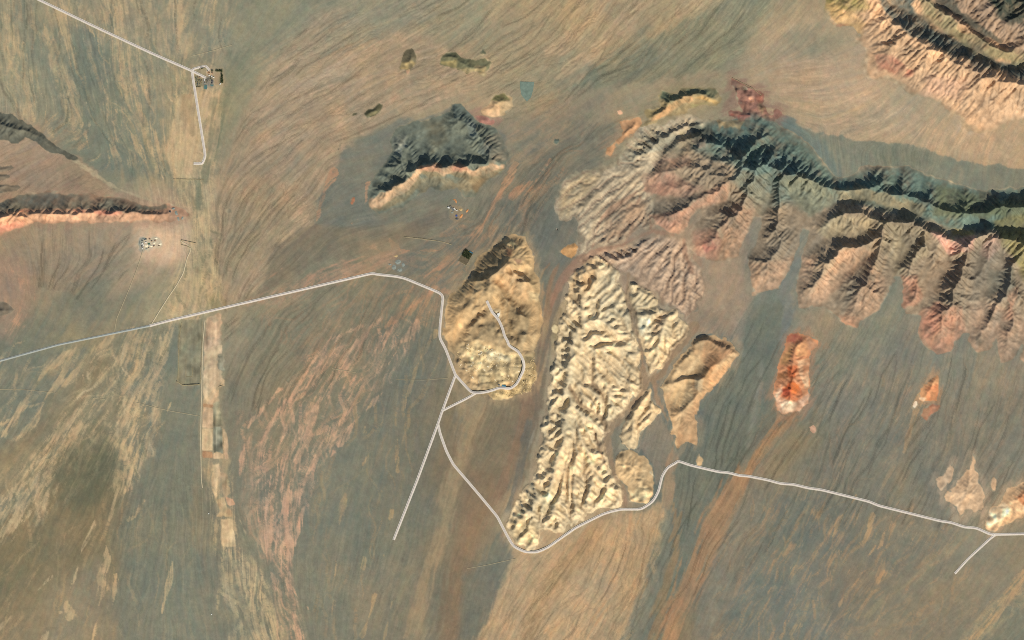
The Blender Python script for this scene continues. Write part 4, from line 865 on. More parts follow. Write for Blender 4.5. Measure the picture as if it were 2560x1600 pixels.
# sand flat between the town and the ridge gap
SAND = (198, 167, 124)
paint(T(0, 0, 1640, 940, 1760, 915, 1845, 900, 1880, 1050, 1905, 1300, 1935, 1480, 1930, 1690, 1900, 1700, 1650, 1690, 1560, 1500, 1540, 1400, 1600, 1200, 1640, 1050), SAND, 5, .85, 4)
paint(T(0, 0, 1720, 920, 1800, 900, 1840, 1100, 1850, 1280, 1830, 1310, 1770, 1270, 1740, 1150, 1690, 1110), (160, 133, 98), 4, .8, 3)
paint(T(0, 0, 1930, 900, 2060, 840, 2120, 820, 2110, 900, 2060, 980, 2050, 1200, 2000, 1512, 1950, 1512, 1940, 1200), SAND, 6, .75, 6)
wash(P(415, 230, 560, 200, 545, 420, 535, 520, 540, 640, 560, 780, 400, 810, 430, 700, 475, 560, 420, 460), (188, 165, 126), -.1, 14, .8)
paint(P(545, 200, 575, 200, 560, 300, 545, 420, 530, 400, 540, 300), (116, 118, 92), 8, .6, 8)
paint(P(470, 520, 500, 500, 520, 590, 545, 690, 535, 720, 505, 660), (140, 132, 104), 6, .5, 5)
paint(T(0, 400, 1650, 180, 1920, 185, 1890, 330, 1880, 400, 1760, 440, 1700, 330), (136, 130, 102), 8, .7, 5)
for pts, w in ((P(405, 440, 425, 470, 440, 500, 470, 520, 495, 550), [6, 5, 5, 6, 6]), (P(463, 450, 460, 500), [3, 3]), (P(512, 430, 515, 470, 505, 520, 500, 545, 510, 580, 525, 620, 540, 680, 550, 720), [6, 5, 4, 6, 6, 6, 5, 6]), (P(480, 640, 490, 560), [3, 3]), (P(430, 520, 490, 540, 510, 590), [3, 3, 3])):
    washline(pts, (186, 166, 128), w, -.2, .85)
line(P(485, 400, 490, 470, 497, 520, 492, 545, 505, 590, 520, 640, 522, 700, 515, 770), (122, 118, 94), 2.5, 2, .6, 2)
paint(T(0, 400, 1760, 950, 1940, 860, 1960, 1000, 1950, 1300, 1920, 1380, 1640, 1400, 1560, 1480, 1360, 1512, 1500, 1380, 1600, 1300, 1720, 1100), (172, 152, 115), 10, .75, 8)
paint(T(0, 400, 1970, 1270, 2090, 1250, 2110, 1360, 1960, 1390), (152, 132, 88), 6, .8, 4)
V1 = (460, 140, 15.117)
paint(Z(*V1, 300, 380, 800, 300, 1450, 380, 1560, 600, 1560, 1150, 1300, 1300, 800, 1300, 420, 1220, 330, 800), (176, 154, 118), 5, .7, 3)
paint(Z(*V1, 380, 740, 720, 860, 730, 1120, 430, 1170), (118, 114, 84), 2, .75, 1)
paint(Z(*V1, 560, 450, 830, 430, 900, 620, 820, 760, 500, 620), (150, 138, 104), 2, .7, 1)
paint(Z(*V1, 890, 610, 1000, 590, 1010, 700, 880, 720), (222, 186, 142), 1.5, .85, 1)
paint(Z(*V1, 1020, 620, 1150, 600, 1120, 720, 1020, 710), (206, 166, 126), 1.5, .7, 1)
paint(Z(*V1, 1170, 600, 1380, 620, 1390, 1020, 1150, 1080), (164, 134, 100), 2, .75, 1)
paint(Z(*V1, 1170, 520, 1460, 510, 1470, 610, 1180, 610), (92, 92, 62), 1.5, .8, 1)
paint(Z(*V1, 1380, 640, 1480, 640, 1490, 1020, 1380, 1020), (98, 96, 66), 1.5, .8, 1)
paint(Z(*V1, 700, 860, 860, 860, 880, 1060, 720, 1060), (128, 126, 116), 1.5, .6, 1)
paint(Z(*V1, 960, 860, 1130, 860, 1130, 1160, 980, 1160), (116, 116, 108), 1.5, .6, 1)
paint(Z(330, 570, 21.6, 400, 560, 900, 520, 1500, 480, 1640, 900, 1100, 1120, 700, 1160, 440, 1120), (206, 190, 160), 3, .8, 1)
paint(Z(330, 570, 21.6, 380, 620, 640, 600, 640, 1160, 480, 1200), (140, 140, 128), 2, .7, 1)
paint(Z(1100, 480, 7.56, 180, 260, 330, 240, 460, 300, 460, 460, 330, 560, 230, 480), (150, 130, 100), 3, .7, 2)
# ---- lower left: slate gravel cut by braided washes
SLATE = (116, 119, 102)
for poly in (P(-70, 910, 130, 862, 200, 850, 110, 930, 60, 1030, -70, 1080), P(120, 930, 205, 880, 190, 930, 140, 970, 90, 1010, 60, 1060, 20, 1080), P(-70, 1060, 60, 1020, 110, 990, 100, 1050, 30, 1120, -70, 1150), P(415, 870, 440, 800, 450, 900, 440, 960, 495, 970, 500, 1100, 480, 1300, 520, 1600, 420, 1600, 300, 1500, 340, 1280, 400, 1100, 395, 960), P(330, 880, 380, 840, 375, 900, 340, 960, 300, 980), P(225, 1000, 270, 960, 260, 1010, 235, 1040), P(-70, 1290, 60, 1220, 110, 1210, 60, 1270, -70, 1340), P(130, 1120, 175, 1080, 150, 1140, 110, 1150), P(340, 980, 400, 960, 390, 1050, 350, 1040)):
    paint(poly, SLATE, 14, .8, 7)
paint(P(140, 1020, 240, 900, 290, 900, 220, 1000, 130, 1080, 0, 1180, -70, 1220, -70, 1180, 60, 1090), (130, 116, 88), 14, .75, 9)
paint(P(250, 1000, 330, 990, 310, 1100, 250, 1140, 170, 1180, 200, 1110), (134, 122, 95), 16, .7, 8)
paint(P(140, 1220, 300, 1200, 290, 1300, 220, 1400, 120, 1480, -70, 1600, -70, 1380), (126, 110, 80), 30, .85, 10)
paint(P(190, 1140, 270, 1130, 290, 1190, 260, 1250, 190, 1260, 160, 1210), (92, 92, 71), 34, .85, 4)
paint(P(80, 1340, 120, 1300, 90, 1440, -40, 1500, -60, 1440), (104, 98, 72), 26, .5, 8)
paint(P(130, 1600, 160, 1520, 250, 1400, 280, 1450, 240, 1600), (134, 124, 101), 14, .7, 7)
CR2 = (184, 162, 124)
wash(P(345, 815, 440, 795, 425, 870, 400, 950, 380, 1050, 330, 1120, 300, 1210, 240, 1190, 120, 1270, -70, 1370, -70, 1230, 60, 1150, 130, 1080, 200, 960, 260, 880), CR2, .3, 14, .8)
wash(P(290, 1000, 400, 940, 400, 1060, 370, 1130, 320, 1250, 290, 1250), CR2, .6, 14, .7)
for pts, w in (
    (P(200, 858, 150, 900, 110, 930, 70, 990, 40, 1040, 10, 1085), [4, 6, 6, 5, 5, 6]), (P(195, 860, 165, 910, 150, 950, 120, 985, 105, 1010, 85, 1060, 40, 1100), [4, 5, 5, 5, 4, 4, 3]), (P(300, 830, 240, 870, 215, 890, 190, 930, 160, 960), [8, 12, 10, 6, 4]),
    (P(110, 1005, 60, 1020, 40, 1045, 5, 1060), [3, 3, 3, 4]), (P(330, 830, 300, 900, 270, 960, 220, 1010, 170, 1060, 120, 1110, 100, 1190, 60, 1210, 0, 1260), [7, 8, 8, 8, 10, 9, 6, 6, 6]), (P(420, 830, 415, 870, 400, 920, 385, 960, 370, 1000, 345, 1040), [6, 8, 7, 6, 6, 4]), (P(380, 860, 350, 910, 330, 960, 280, 1010, 250, 1060, 190, 1110, 140, 1160), [6, 8, 8, 8, 10, 8, 6]), (P(150, 1180, 80, 1220, 20, 1270, -20, 1310), [9, 8, 7, 6]), (P(90, 1150, 60, 1190, 20, 1240, -20, 1280), [6, 8, 8, 8]), (P(60, 1280, 30, 1310, 0, 1340), [10, 9, 7]), (P(390, 1020, 370, 1060, 350, 1100, 330, 1150, 320, 1190, 310, 1230), [5, 6, 5, 8, 8, 4]), (P(425, 1010, 410, 1050, 390, 1090), [5, 4, 2]),
    (P(300, 1190, 290, 1230, 280, 1280, 270, 1320, 265, 1360, 268, 1400, 255, 1440, 262, 1470, 250, 1500, 240, 1550, 232, 1600), [5, 3, 4, 5, 3, 3, 4, 7, 5, 5, 4]), (P(235, 1310, 220, 1340, 205, 1370, 198, 1410, 185, 1450, 172, 1480, 165, 1510, 178, 1535, 172, 1545), [8, 6, 4, 4, 7, 5, 3, 6, 3]), (P(360, 1250, 340, 1290, 320, 1300), [3, 3, 3]), (P(290, 1440, 285, 1500, 275, 1540), [3, 3, 5]), (P(130, 1440, 90, 1480, 40, 1530, -10, 1580), [3, 3, 3, 4]), (P(110, 1600, 120, 1580, 150, 1530), [6, 4, 2]), (P(440, 1300, 430, 1420, 405, 1530), [2, 2, 3])):
    washline(pts, CR2, w, -.15, .85)
# ---- the pink braided wash of the lower middle
BR = (193, 157, 125)
wash(P(950, 800, 1060, 800, 1000, 900, 940, 980, 880, 1050, 830, 1110, 780, 1190, 740, 1280, 720, 1420, 760, 1600, 690, 1600, 670, 1430, 640, 1280, 640, 1150, 690, 1010, 760, 900, 840, 830), BR, 1.0, 14, .75)
for pts, w in (
    (P(950, 800, 900, 850, 865, 880, 841, 924, 820, 970, 800, 1005, 772, 1064, 746, 1104, 706, 1157, 685, 1200, 672, 1260, 668, 1330), [6, 8, 7, 6, 8, 12, 12, 14, 18, 14, 12, 6]), (P(1045, 805, 1010, 850, 984, 866, 957, 914, 918, 948, 891, 998, 865, 1038, 825, 1078, 799, 1131, 772, 1175, 745, 1230, 700, 1290), [6, 8, 9, 9, 12, 8, 12, 9, 8, 10, 8, 5]), (P(905, 816, 825, 850, 772, 914, 746, 959, 706, 1012, 680, 1051, 653, 1117, 640, 1170), [6, 8, 8, 9, 10, 13, 8, 6]),
    (P(1000, 930, 940, 1000, 880, 1060, 850, 1110), [3, 5, 8, 4]), (P(705, 970, 680, 1000, 650, 1030, 620, 1070), [6, 7, 6, 5]), (P(780, 940, 760, 985, 740, 1000), [5, 5, 3]), (P(810, 870, 770, 900, 740, 930), [4, 4, 3]), (P(706, 1170, 716, 1250, 709, 1332, 701, 1390, 710, 1451, 720, 1500, 740, 1560, 760, 1620), [10, 12, 9, 13, 8, 7, 12, 14]), (P(640, 1262, 656, 1345, 674, 1425, 693, 1465, 704, 1515), [6, 4, 4, 6, 7]), (P(760, 1200, 735, 1260, 722, 1330, 715, 1400), [8, 10, 9, 7]), (P(675, 1270, 668, 1330, 672, 1350), [16, 12, 5]), (P(835, 1130, 800, 1180, 770, 1250, 752, 1290, 748, 1310), [4, 4, 4, 4, 6]), (P(748, 1310, 735, 1350, 722, 1400), [3, 2, 2]), (P(820, 1070, 770, 1090, 740, 1150), [5, 6, 4]),
    (P(600, 1200, 630, 1250, 640, 1280), [4, 6, 5]), (P(610, 1150, 600, 1190, 595, 1240), [3, 4, 3]), (P(640, 1060, 620, 1100, 605, 1150), [4, 5, 5]), (P(725, 1465, 750, 1500, 770, 1520, 785, 1590), [1.5, 2, 2, 2.5])):
    washline(pts, BR, w, -.25, .9)
wash(P(540, 1380, 620, 1370, 660, 1450, 690, 1520, 720, 1600, 620, 1610, 600, 1480, 570, 1440), (176, 158, 122), .25, 12, .75)
for pts, w in ((P(560, 1370, 555, 1440, 548, 1490, 545, 1560), [4, 4, 7, 6]), (P(585, 1370, 600, 1440, 625, 1500, 640, 1560, 650, 1610), [4, 6, 9, 12, 14]), (P(575, 1380, 580, 1450, 592, 1520), [3, 4, 3]), (P(600, 1300, 615, 1340, 620, 1380), [3, 4, 3]), (P(560, 1480, 570, 1540, 580, 1580), [3, 4, 3]), (P(640, 1440, 660, 1500, 680, 1560), [5, 8, 6])):
    washline(pts, (178, 158, 122), w, -.2, .85)
for pts, w in ((P(1090, 830, 1060, 880, 1040, 920, 1020, 980, 1005, 1040, 995, 1090, 990, 1140, 995, 1180), [3, 4, 3, 5, 5, 4, 3, 3]), (P(1000, 910, 985, 940, 975, 975), [3, 4, 2]), (P(960, 1050, 945, 1070, 940, 1080), [4, 4, 2]), (P(920, 1140, 900, 1170, 890, 1200), [3, 3, 2]), (P(870, 1210, 850, 1290, 840, 1330, 838, 1440), [3, 4, 3, 4]), (P(835, 1500, 828, 1550), [5, 4]), (P(912, 1080, 915, 1040, 925, 1010), [4, 4, 3]), (P(980, 1280, 975, 1300), [5, 4]), (P(960, 1390, 950, 1400), [4, 4]), (P(1010, 1430, 1000, 1470, 980, 1510, 960, 1600), [2, 3, 2, 3]), (P(912, 1395, 908, 1420), [4, 3]), (P(935, 1490, 930, 1520, 905, 1590), [3, 3, 3]), (P(1230, 1440, 1235, 1500, 1240, 1530), [3, 3, 2])):
    washline(pts, (170, 146, 108), w, 0.0, .7)
# ---- brown and tan fans below the cream hill and the badland
paint(P(1135, 930, 1180, 980, 1290, 990, 1330, 960, 1310, 1030, 1280, 1120, 1240, 1200, 1220, 1280, 1180, 1330, 1200, 1250, 1170, 1180, 1160, 1110, 1190, 1050, 1170, 1000), (128, 112, 86), 14, .8, 8)
paint(P(1125, 880, 1150, 960, 1190, 985, 1250, 985, 1215, 1050, 1185, 1100, 1165, 1180, 1150, 1240, 1120, 1340, 1090, 1440, 1060, 1600, 1000, 1600, 1040, 1480, 1080, 1360, 1110, 1230, 1140, 1130, 1150, 1070, 1130, 1000, 1120, 940), (162, 138, 103), 9, .8, 7)
paint(P(1135, 1010, 1160, 1070, 1150, 1130, 1130, 1100), (128, 120, 100), 10, .7, 6)
paint(P(1170, 1160, 1230, 1190, 1250, 1280, 1200, 1380, 1160, 1470, 1150, 1600, 1100, 1600, 1110, 1450, 1140, 1320), (131, 107, 82), 16, .8, 8)
paint(P(1160, 1440, 1250, 1330, 1290, 1400, 1270, 1470, 1220, 1600, 1150, 1600), (108, 108, 94), 12, .8, 5)
line(P(1385, 675, 1365, 780, 1348, 880, 1322, 980, 1298, 1080, 1270, 1180, 1240, 1260), (138, 107, 82), [9, 13, 12, 18, 18, 14, 8], 9, .85, 7)
line(P(1350, 760, 1340, 880, 1320, 960), (104, 96, 84), [10, 12, 6], 7, .7, 4)
line(P(1325, 1060, 1310, 1120, 1290, 1200, 1272, 1270), (102, 99, 88), [6, 10, 10, 8], 7, .7, 4)
paint(P(1432, 780, 1412, 800, 1400, 870, 1375, 915, 1378, 840, 1395, 770, 1420, 740), (146, 125, 92), 6, .9, 2, on='all')
big = P(1290, 1388, 1350, 1388, 1445, 1325, 1545, 1285, 1610, 1280, 1650, 1255, 1662, 1190, 1675, 1250, 1680, 1300, 1668, 1350, 1640, 1420, 1612, 1500, 1580, 1620, 1180, 1620, 1215, 1550, 1255, 1460, 1280, 1400)
paint(big, (183, 151, 112), 7, .95, 4)
mark(THREAD, big, .6)
mark(RELIEF, big, .35)
paint(P(1560, 1290, 1660, 1260, 1650, 1380, 1600, 1500, 1560, 1620, 1400, 1620, 1480, 1480, 1540, 1380), (165, 140, 106), 25, .75, 9)
paint(P(1340, 1450, 1440, 1360, 1520, 1300, 1500, 1370, 1420, 1450, 1340, 1550, 1310, 1620, 1290, 1600), (180, 140, 96), 14, .7, 9)
paint(P(1300, 1600, 1340, 1530, 1370, 1510, 1340, 1580, 1320, 1620), (160, 124, 84), 8, .7, 5)
wash(big, (197, 168, 128), .8, 14, .6)
wash(big, (160, 126, 90), 1.1, 14, .5)
# ---- teal and orange stripes of the lower right
paint(P(1873, 775, 1960, 738, 1972, 765, 1962, 850, 1945, 920, 1925, 980, 1905, 1060, 1870, 1130, 1830, 1190, 1790, 1260, 1740, 1370, 1700, 1480, 1660, 1620, 1600, 1620, 1650, 1500, 1690, 1400, 1690, 1300, 1680, 1220, 1690, 1150, 1720, 1108, 1746, 1110, 1750, 1010, 1800, 950, 1856, 885, 1835, 862, 1860, 820), (103, 108, 95), 10, .95, 6)
paint(P(1645, 1330, 1660, 1270, 1682, 1240, 1684, 1330, 1660, 1430, 1640, 1500, 1610, 1620, 1540, 1620, 1595, 1500, 1625, 1420), (114, 117, 103), 10, .85, 6)
line(P(1668, 1180, 1690, 1300, 1688, 1400, 1665, 1490, 1640, 1580, 1620, 1640), (150, 121, 86), [7, 7, 9, 9, 8, 8], 6, .75, 6)
paint(P(1655, 1205, 1672, 1165, 1690, 1150, 1684, 1260, 1665, 1290), (160, 133, 104), 6, .8, 4)
paint(P(1900, 900, 1915, 930, 1900, 1000, 1885, 1080, 1870, 1120, 1872, 1060, 1885, 980), (128, 127, 113), 8, .75, 4)
paint(P(1945, 700, 1975, 690, 1985, 740, 1970, 830, 1960, 880, 1950, 840, 1955, 760), (112, 117, 112), 6, .8, 3)
line(P(2000, 600, 1994, 650, 1978, 700, 1960, 735), (118, 120, 110), [6, 7, 11, 16], 6, .9, 2, on='all')
line(P(1990, 1050, 1940, 1085, 1895, 1140, 1855, 1195, 1810, 1265, 1765, 1370, 1725, 1460, 1690, 1550, 1660, 1640), (177, 130, 90), [10, 14, 18, 24, 30, 30, 26, 24, 22], 11, .9, 9)
line(P(1990, 1060, 1930, 1130, 1900, 1200, 1860, 1290, 1820, 1380, 1790, 1470, 1750, 1600), (134, 124, 103), [6, 14, 14, 14, 16, 16, 16], 14, .75, 9)
paint(P(2020, 1050, 2050, 1100, 2000, 1150, 1940, 1200, 1900, 1200, 1940, 1120), (140, 124, 94), 16, .7, 8)
paint(P(2060, 800, 2130, 800, 2060, 900, 2040, 1000, 2030, 1090, 2000, 1100, 2015, 950), (117, 122, 108), 14, .7, 7)
paint(P(1900, 1240, 2020, 1240, 2050, 1300, 2000, 1400, 1940, 1480, 1900, 1600, 1820, 1600, 1870, 1450, 1900, 1340), (110, 113, 101), 26, .75, 12)
paint(P(2200, 1120, 2300, 1090, 2340, 1140, 2300, 1250, 2220, 1280, 2180, 1200), (113, 114, 101), 20, .6, 8)
paint(P(2290, 1000, 2310, 1060, 2280, 1150, 2250, 1240, 2240, 1180, 2270, 1080), (140, 124, 98), 10, .6, 8)
paint(P(2150, 1620, 2300, 1480, 2420, 1400, 2640, 1330, 2640, 1420, 2480, 1470, 2330, 1560, 2250, 1640), (134, 120, 96), 20, .7, 10)
paint(P(2400, 1620, 2480, 1540, 2640, 1420, 2640, 1640), (118, 117, 98), 20, .7, 8)
line(P(2420, 1340, 2380, 1370, 2330, 1400, 2290, 1440, 2230, 1490, 2160, 1540), (150, 134, 102), [5, 8, 9, 7, 5, 3], 8, .7, 6)
for pts, w in ((P(2640, 1350, 2560, 1430, 2520, 1490, 2470, 1560, 2430, 1600), [6, 8, 10, 12, 8]), (P(2490, 1540, 2440, 1590), [4, 6]), (P(2180, 1290, 2170, 1330, 2140, 1380, 2120, 1430), [2, 3, 3, 3]), (P(2220, 1310, 2200, 1360, 2160, 1400), [3, 3, 2]), (P(2050, 1340, 2070, 1320), [2, 3]), (P(2100, 1380, 2090, 1400), [3, 3]), (P(2210, 1430, 2195, 1450), [4, 4]), (P(2000, 1560, 1990, 1570, 1950, 1590), [5, 4, 4]), (P(2110, 1490, 2100, 1510), [5, 4]), (P(1940, 1460, 1920, 1480), [4, 5]), (P(2300, 990, 2275, 1080, 2260, 1130), [3, 3, 2]), (P(2140, 1240, 2100, 1300, 2080, 1350), [2, 2, 2])):
    washline(pts, (176, 146, 108), w, 0.0, .75)
wash(P(1900, 1220, 2350, 1250, 2300, 1400, 2200, 1560, 2000, 1620, 1850, 1620), (164, 136, 102), 1.25, 30, .6)
wash(P(2000, 900, 2400, 850, 2600, 950, 2600, 1100, 2300, 1240, 2000, 1250, 1980, 1080), (150, 134, 108), 1.25, 30, .5)
rr = P(1860, 760, 2640, 860, 2640, 1330, 2000, 1300, 1640, 1640, 1540, 1640, 1690, 1200, 1750, 900)
mark(THREAD, rr, .42, 40)
paint(P(2030, 780, 2110, 810, 2060, 870, 2035, 830), (146, 130, 106), 12, .7, 6)
# ---- the upper right plain and the apron of the range, its partial shade put into the colour
ne = P(1900, 60, 2040, 20, 2120, 100, 2140, 180, 2240, 240, 2400, 330, 2640, 320, 2640, 430, 2480, 405, 2350, 380, 2200, 350, 2020, 315, 1940, 240, 1840, 190)
paint(ne, (179, 153, 120), 26, .7, 8)
mark(THREAD, ne, .25)
paint(P(1960, 170, 2080, 120, 2160, 180, 2200, 230, 2120, 290, 2000, 250), (187, 158, 128), 24, .6, 6)
paint(P(1930, 150, 2050, 150, 2050, 200, 2000, 240, 1930, 220), (178, 146, 112), 18, .6, 6)
paint(P(1975, 280, 2200, 270, 2300, 330, 2200, 350, 2060, 325), (166, 146, 117), 14, .6, 7)
paint(P(1960, 90, 2050, 60, 2120, 90, 2100, 130, 1980, 140), (152, 140, 112), 16, .7, 6)
paint(P(2400, 260, 2460, 280, 2460, 330, 2400, 340), (205, 175, 146), 14, .7, 4)
wash(P(2150, 230, 2400, 290, 2600, 330, 2500, 400, 2300, 350, 2150, 320), (200, 170, 134), .9, 20, .6)
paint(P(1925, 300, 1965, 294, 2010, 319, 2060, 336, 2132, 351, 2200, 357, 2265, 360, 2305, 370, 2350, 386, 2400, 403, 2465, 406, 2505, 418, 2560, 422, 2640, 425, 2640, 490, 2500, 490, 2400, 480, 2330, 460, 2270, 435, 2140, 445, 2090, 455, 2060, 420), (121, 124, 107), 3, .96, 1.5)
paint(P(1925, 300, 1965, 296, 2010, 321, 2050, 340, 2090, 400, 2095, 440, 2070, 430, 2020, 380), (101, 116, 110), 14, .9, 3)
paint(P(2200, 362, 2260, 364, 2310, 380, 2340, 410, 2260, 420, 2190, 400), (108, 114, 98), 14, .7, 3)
line(P(2395, 470, 2405, 430, 2400, 420), (150, 138, 112), [3, 6, 3], 5, .6, 2)
line(P(2310, 480, 2310, 430, 2340, 410), (140, 133, 112), [3, 4, 3], 5, .6, 2)
# ---- fans between the fingers of the range and the pinkish fan below it
paint(P(1740, 640, 1850, 640, 1880, 740, 1870, 775, 1840, 850, 1800, 830, 1730, 820, 1690, 770, 1660, 750, 1700, 700), (152, 134, 113), 14, .8, 6)
paint(P(1560, 600, 1700, 600, 1730, 650, 1740, 700, 1690, 760, 1650, 720, 1600, 700, 1560, 660), (158, 134, 112), 14, .8, 5)
line(P(1734, 600, 1742, 680, 1720, 740, 1690, 780, 1655, 840, 1650, 900, 1620, 950), (152, 122, 98), [6, 7, 10, 9, 8, 8, 9], 6, .8, 3)
paint(P(1700, 770, 1840, 770, 1830, 850, 1760, 830, 1720, 826), (142, 122, 101), 10, .7, 5)
GREENF = (126, 127, 109)
paint(P(2237, 690, 2250, 740, 2262, 790, 2210, 830, 2140, 900, 2080, 960, 2090, 880, 2150, 820, 2205, 770, 2226, 735), GREENF, 9, .85, 4)
paint(P(2063, 762, 2100, 800, 2060, 850, 2010, 880, 1995, 790, 2047, 765), (150, 133, 108), 12, .8, 5)
paint(P(2262, 790, 2296, 826, 2311, 858, 2280, 920, 2200, 1000, 2180, 950, 2230, 860), (122, 118, 104), 12, .8, 6)
paint(P(2380, 885, 2415, 855, 2444, 890, 2420, 960, 2370, 1000, 2340, 960), (124, 124, 110), 10, .8, 5)
paint(P(2020, 560, 2060, 520, 2085, 506, 2075, 530, 2030, 580, 2003, 640, 1993, 640, 2008, 580), (122, 122, 105), 7, .8, 2, on='all')

# ---- filaments: thread-like washes followed down the fans, joining and parting
BEND = [0.34 * vnoise(30, 30, 701) + .16 * vnoise(10, 10, 703), 0.34 * vnoise(30, 30, 702) + .16 * vnoise(10, 10, 704)]
FLIP = np.where(np.sin(ang) < 0, math.pi, 0).astype(f32)


def filaments(poly, n, col, alpha=.7, length=70, wide=1.0, seed=1, amp=1.0, dark=None, clip=True, ragged=True):
    win, d = sdf(poly, 12)
    h, w = d.shape
    r = np.random.default_rng(seed)
    oy, ox = win[0].start, win[1].start
    iy, ix = np.nonzero(d < 0)
    if not len(iy):
        return
    pick = r.integers(0, len(iy), n)
    x, y = ix[pick] + r.uniform(0, 1, n) + ox, iy[pick] + r.uniform(0, 1, n) + oy
    fam = r.integers(0, 2, n)
    own = r.uniform(.35, 1, n)
    wd = np.clip(r.exponential(wide, n), .2, 4 * wide)
    life = r.uniform(.35, 1, n) * length
    M_ = np.zeros((h, w), f32)
    for s_ in range(int(length)):
        xi, yi = np.clip(x, 0, W - 1).astype(int), np.clip(y, 0, H - 1).astype(int)
        a = ang[yi, xi] + FLIP[yi, xi] + amp * np.where(fam == 0, BEND[0][yi, xi], BEND[1][yi, xi])
        cx, sy = np.cos(a), np.sin(a)
        t = np.minimum(1, np.minimum(s_, life - s_) / 8).clip(0, 1) * own
        if ragged:
            t = t * (r.uniform(size=n) > .12)
        for off in (-1.5, -.5, .5, 1.5):
            k = np.clip(wd - abs(off) + .5, 0, 1) * t
            px, py = np.rint(x - sy * off - ox).astype(int), np.rint(y + cx * off - oy).astype(int)
            ok = (px >= 0) & (px < w) & (py >= 0) & (py < h) & (k > 0)
            np.maximum.at(M_, (py[ok], px[ok]), k[ok])
        x, y = x + cx, y + sy
    M_ = (M_ * 2 + blur(M_, 1)) / 3
    if clip:
        M_ = M_ * smooth(8, -4, d + 5 * F3[win])
    a = alpha * M_ * where_mask(win, 'plain')
    if dark is None:
        blend(win, a, col)
    else:
        C[win] *= (1 - dark * a)[..., None]


UL = P(-70, -70, 600, -70, 570, 100, 540, 200, 480, 300, 440, 460, 350, 440, 230, 400, 120, 330, -70, 280)
filaments(UL, 300, CREAM, .6, 70, .6, 1)
filaments(UL, 220, (124, 126, 106), .6, 60, 1.4, 101)
filaments(UL, 160, None, 1, 90, .7, 2, .7, .16)
for pts in (P(255, -40, 290, -40, 310, 120, 345, 240, 420, 420, 395, 430, 330, 310, 290, 180), P(100, 60, 135, 60, 180, 200, 225, 380, 200, 380, 150, 230), P(-20, 20, 30, 20, 90, 300, 50, 290, 10, 150), P(440, -20, 470, -20, 480, 130, 450, 130)):
    filaments(pts, 110, (190, 166, 126), .7, 60, 1.0, 3)
filaments(P(415, 210, 560, 200, 545, 420, 535, 520, 540, 640, 560, 790, 370, 815, 430, 700, 475, 560, 430, 460), 620, (196, 172, 130), .65, 50, 1.0, 4, 1.3)
filaments(P(415, 210, 570, 200, 545, 420, 535, 520, 540, 640, 560, 790, 370, 815, 430, 700, 475, 560, 430, 460), 160, (120, 116, 90), .6, 40, .9, 5, 1.4)
LL = P(345, 815, 440, 795, 430, 900, 420, 1040, 380, 1130, 330, 1220, 300, 1240, 240, 1200, 120, 1290, -70, 1400, -70, 1210, 60, 1130, 130, 1060, 200, 940, 260, 870)
filaments(LL, 430, (188, 166, 128), .75, 70, .7, 6, 1.1)
filaments(LL, 240, (114, 112, 90), .65, 40, 1.3, 7, 1.1)
filaments(LL, 160, (200, 180, 142), .7, 60, .35, 107, 1.2)
filaments(P(-70, 860, 345, 820, 200, 960, 100, 1080, -70, 1140), 90, CR2, .6, 60, .9, 8)
filaments(P(0, 1240, 330, 1190, 300, 1420, 240, 1620, -70, 1620, -70, 1400), 130, (176, 150, 110), .5, 80, .8, 9)
filaments(P(300, 1180, 470, 1180, 520, 1600, 240, 1600), 70, (160, 146, 114), .5, 90, .7, 10)
PB = P(950, 800, 1060, 795, 1000, 900, 950, 980, 890, 1050, 840, 1120, 790, 1200, 750, 1300, 725, 1430, 770, 1620, 690, 1620, 670, 1430, 640, 1290, 625, 1170, 680, 1010, 750, 900, 840, 830)
filaments(PB, 420, (196, 158, 126), .75, 60, .9, 11, 1.15)
filaments(PB, 330, (121, 118, 99), .75, 34, 1.5, 12, 1.1)
filaments(PB, 160, (204, 166, 134), .7, 50, .4, 112, 1.2)
filaments(P(590, 1000, 680, 1000, 650, 1200, 680, 1400, 640, 1400, 600, 1240), 120, (186, 152, 120), .6, 60, .9, 13)
filaments(P(540, 1360, 620, 1360, 670, 1450, 700, 1520, 730, 1620, 560, 1620, 540, 1480), 230, (184, 166, 128), .75, 50, 1.1, 14, 1.1)
filaments(P(700, 720, 1080, 600, 1250, 480, 1420, 330, 1500, 300, 1450, 420, 1330, 560, 1180, 720, 1050, 820, 900, 880, 760, 900, 640, 800), 420, (168, 136, 106), .5, 70, .9, 15)
filaments(P(560, 760, 720, 705, 900, 640, 1000, 630, 1000, 660, 880, 700, 660, 760), 240, (178, 142, 114), .6, 50, 1.1, 16)
filaments(P(820, 830, 1110, 830, 1080, 1050, 960, 1350, 880, 1620, 790, 1600, 780, 1300), 130, (164, 140, 104), .5, 80, .8, 17)
filaments(P(1850, 1200, 2400, 1250, 2500, 1500, 2300, 1620, 1780, 1620, 1800, 1400), 420, (170, 140, 104), .55, 50, .9, 18)
filaments(P(1900, 880, 2640, 880, 2640, 1300, 2050, 1240, 1880, 1180), 300, (150, 130, 104), .45, 60, .8, 19)
filaments(P(2360, 1640, 2460, 1520, 2640, 1360, 2640, 1460, 2500, 1560, 2440, 1640), 150, (180, 156, 116), .6, 60, 1.1, 20)
filaments(big, 340, (200, 170, 128), .5, 70, 1.1, 21, .8)
filaments(P(1000, -60, 1900, -60, 1850, 60, 1600, 150, 1400, 280, 1240, 300, 1100, 220), 300, (186, 160, 124), .3, 80, 1.1, 22, .7)
filaments(fan, 420, (184, 160, 131), .32, 80, 1.3, 23, .7)
filaments(P(1960, 100, 2140, 180, 2420, 330, 2640, 330, 2640, 430, 2400, 390, 2200, 345, 2020, 315, 1940, 240), 420, (204, 174, 140), .4, 50, 1.0, 24, .6)
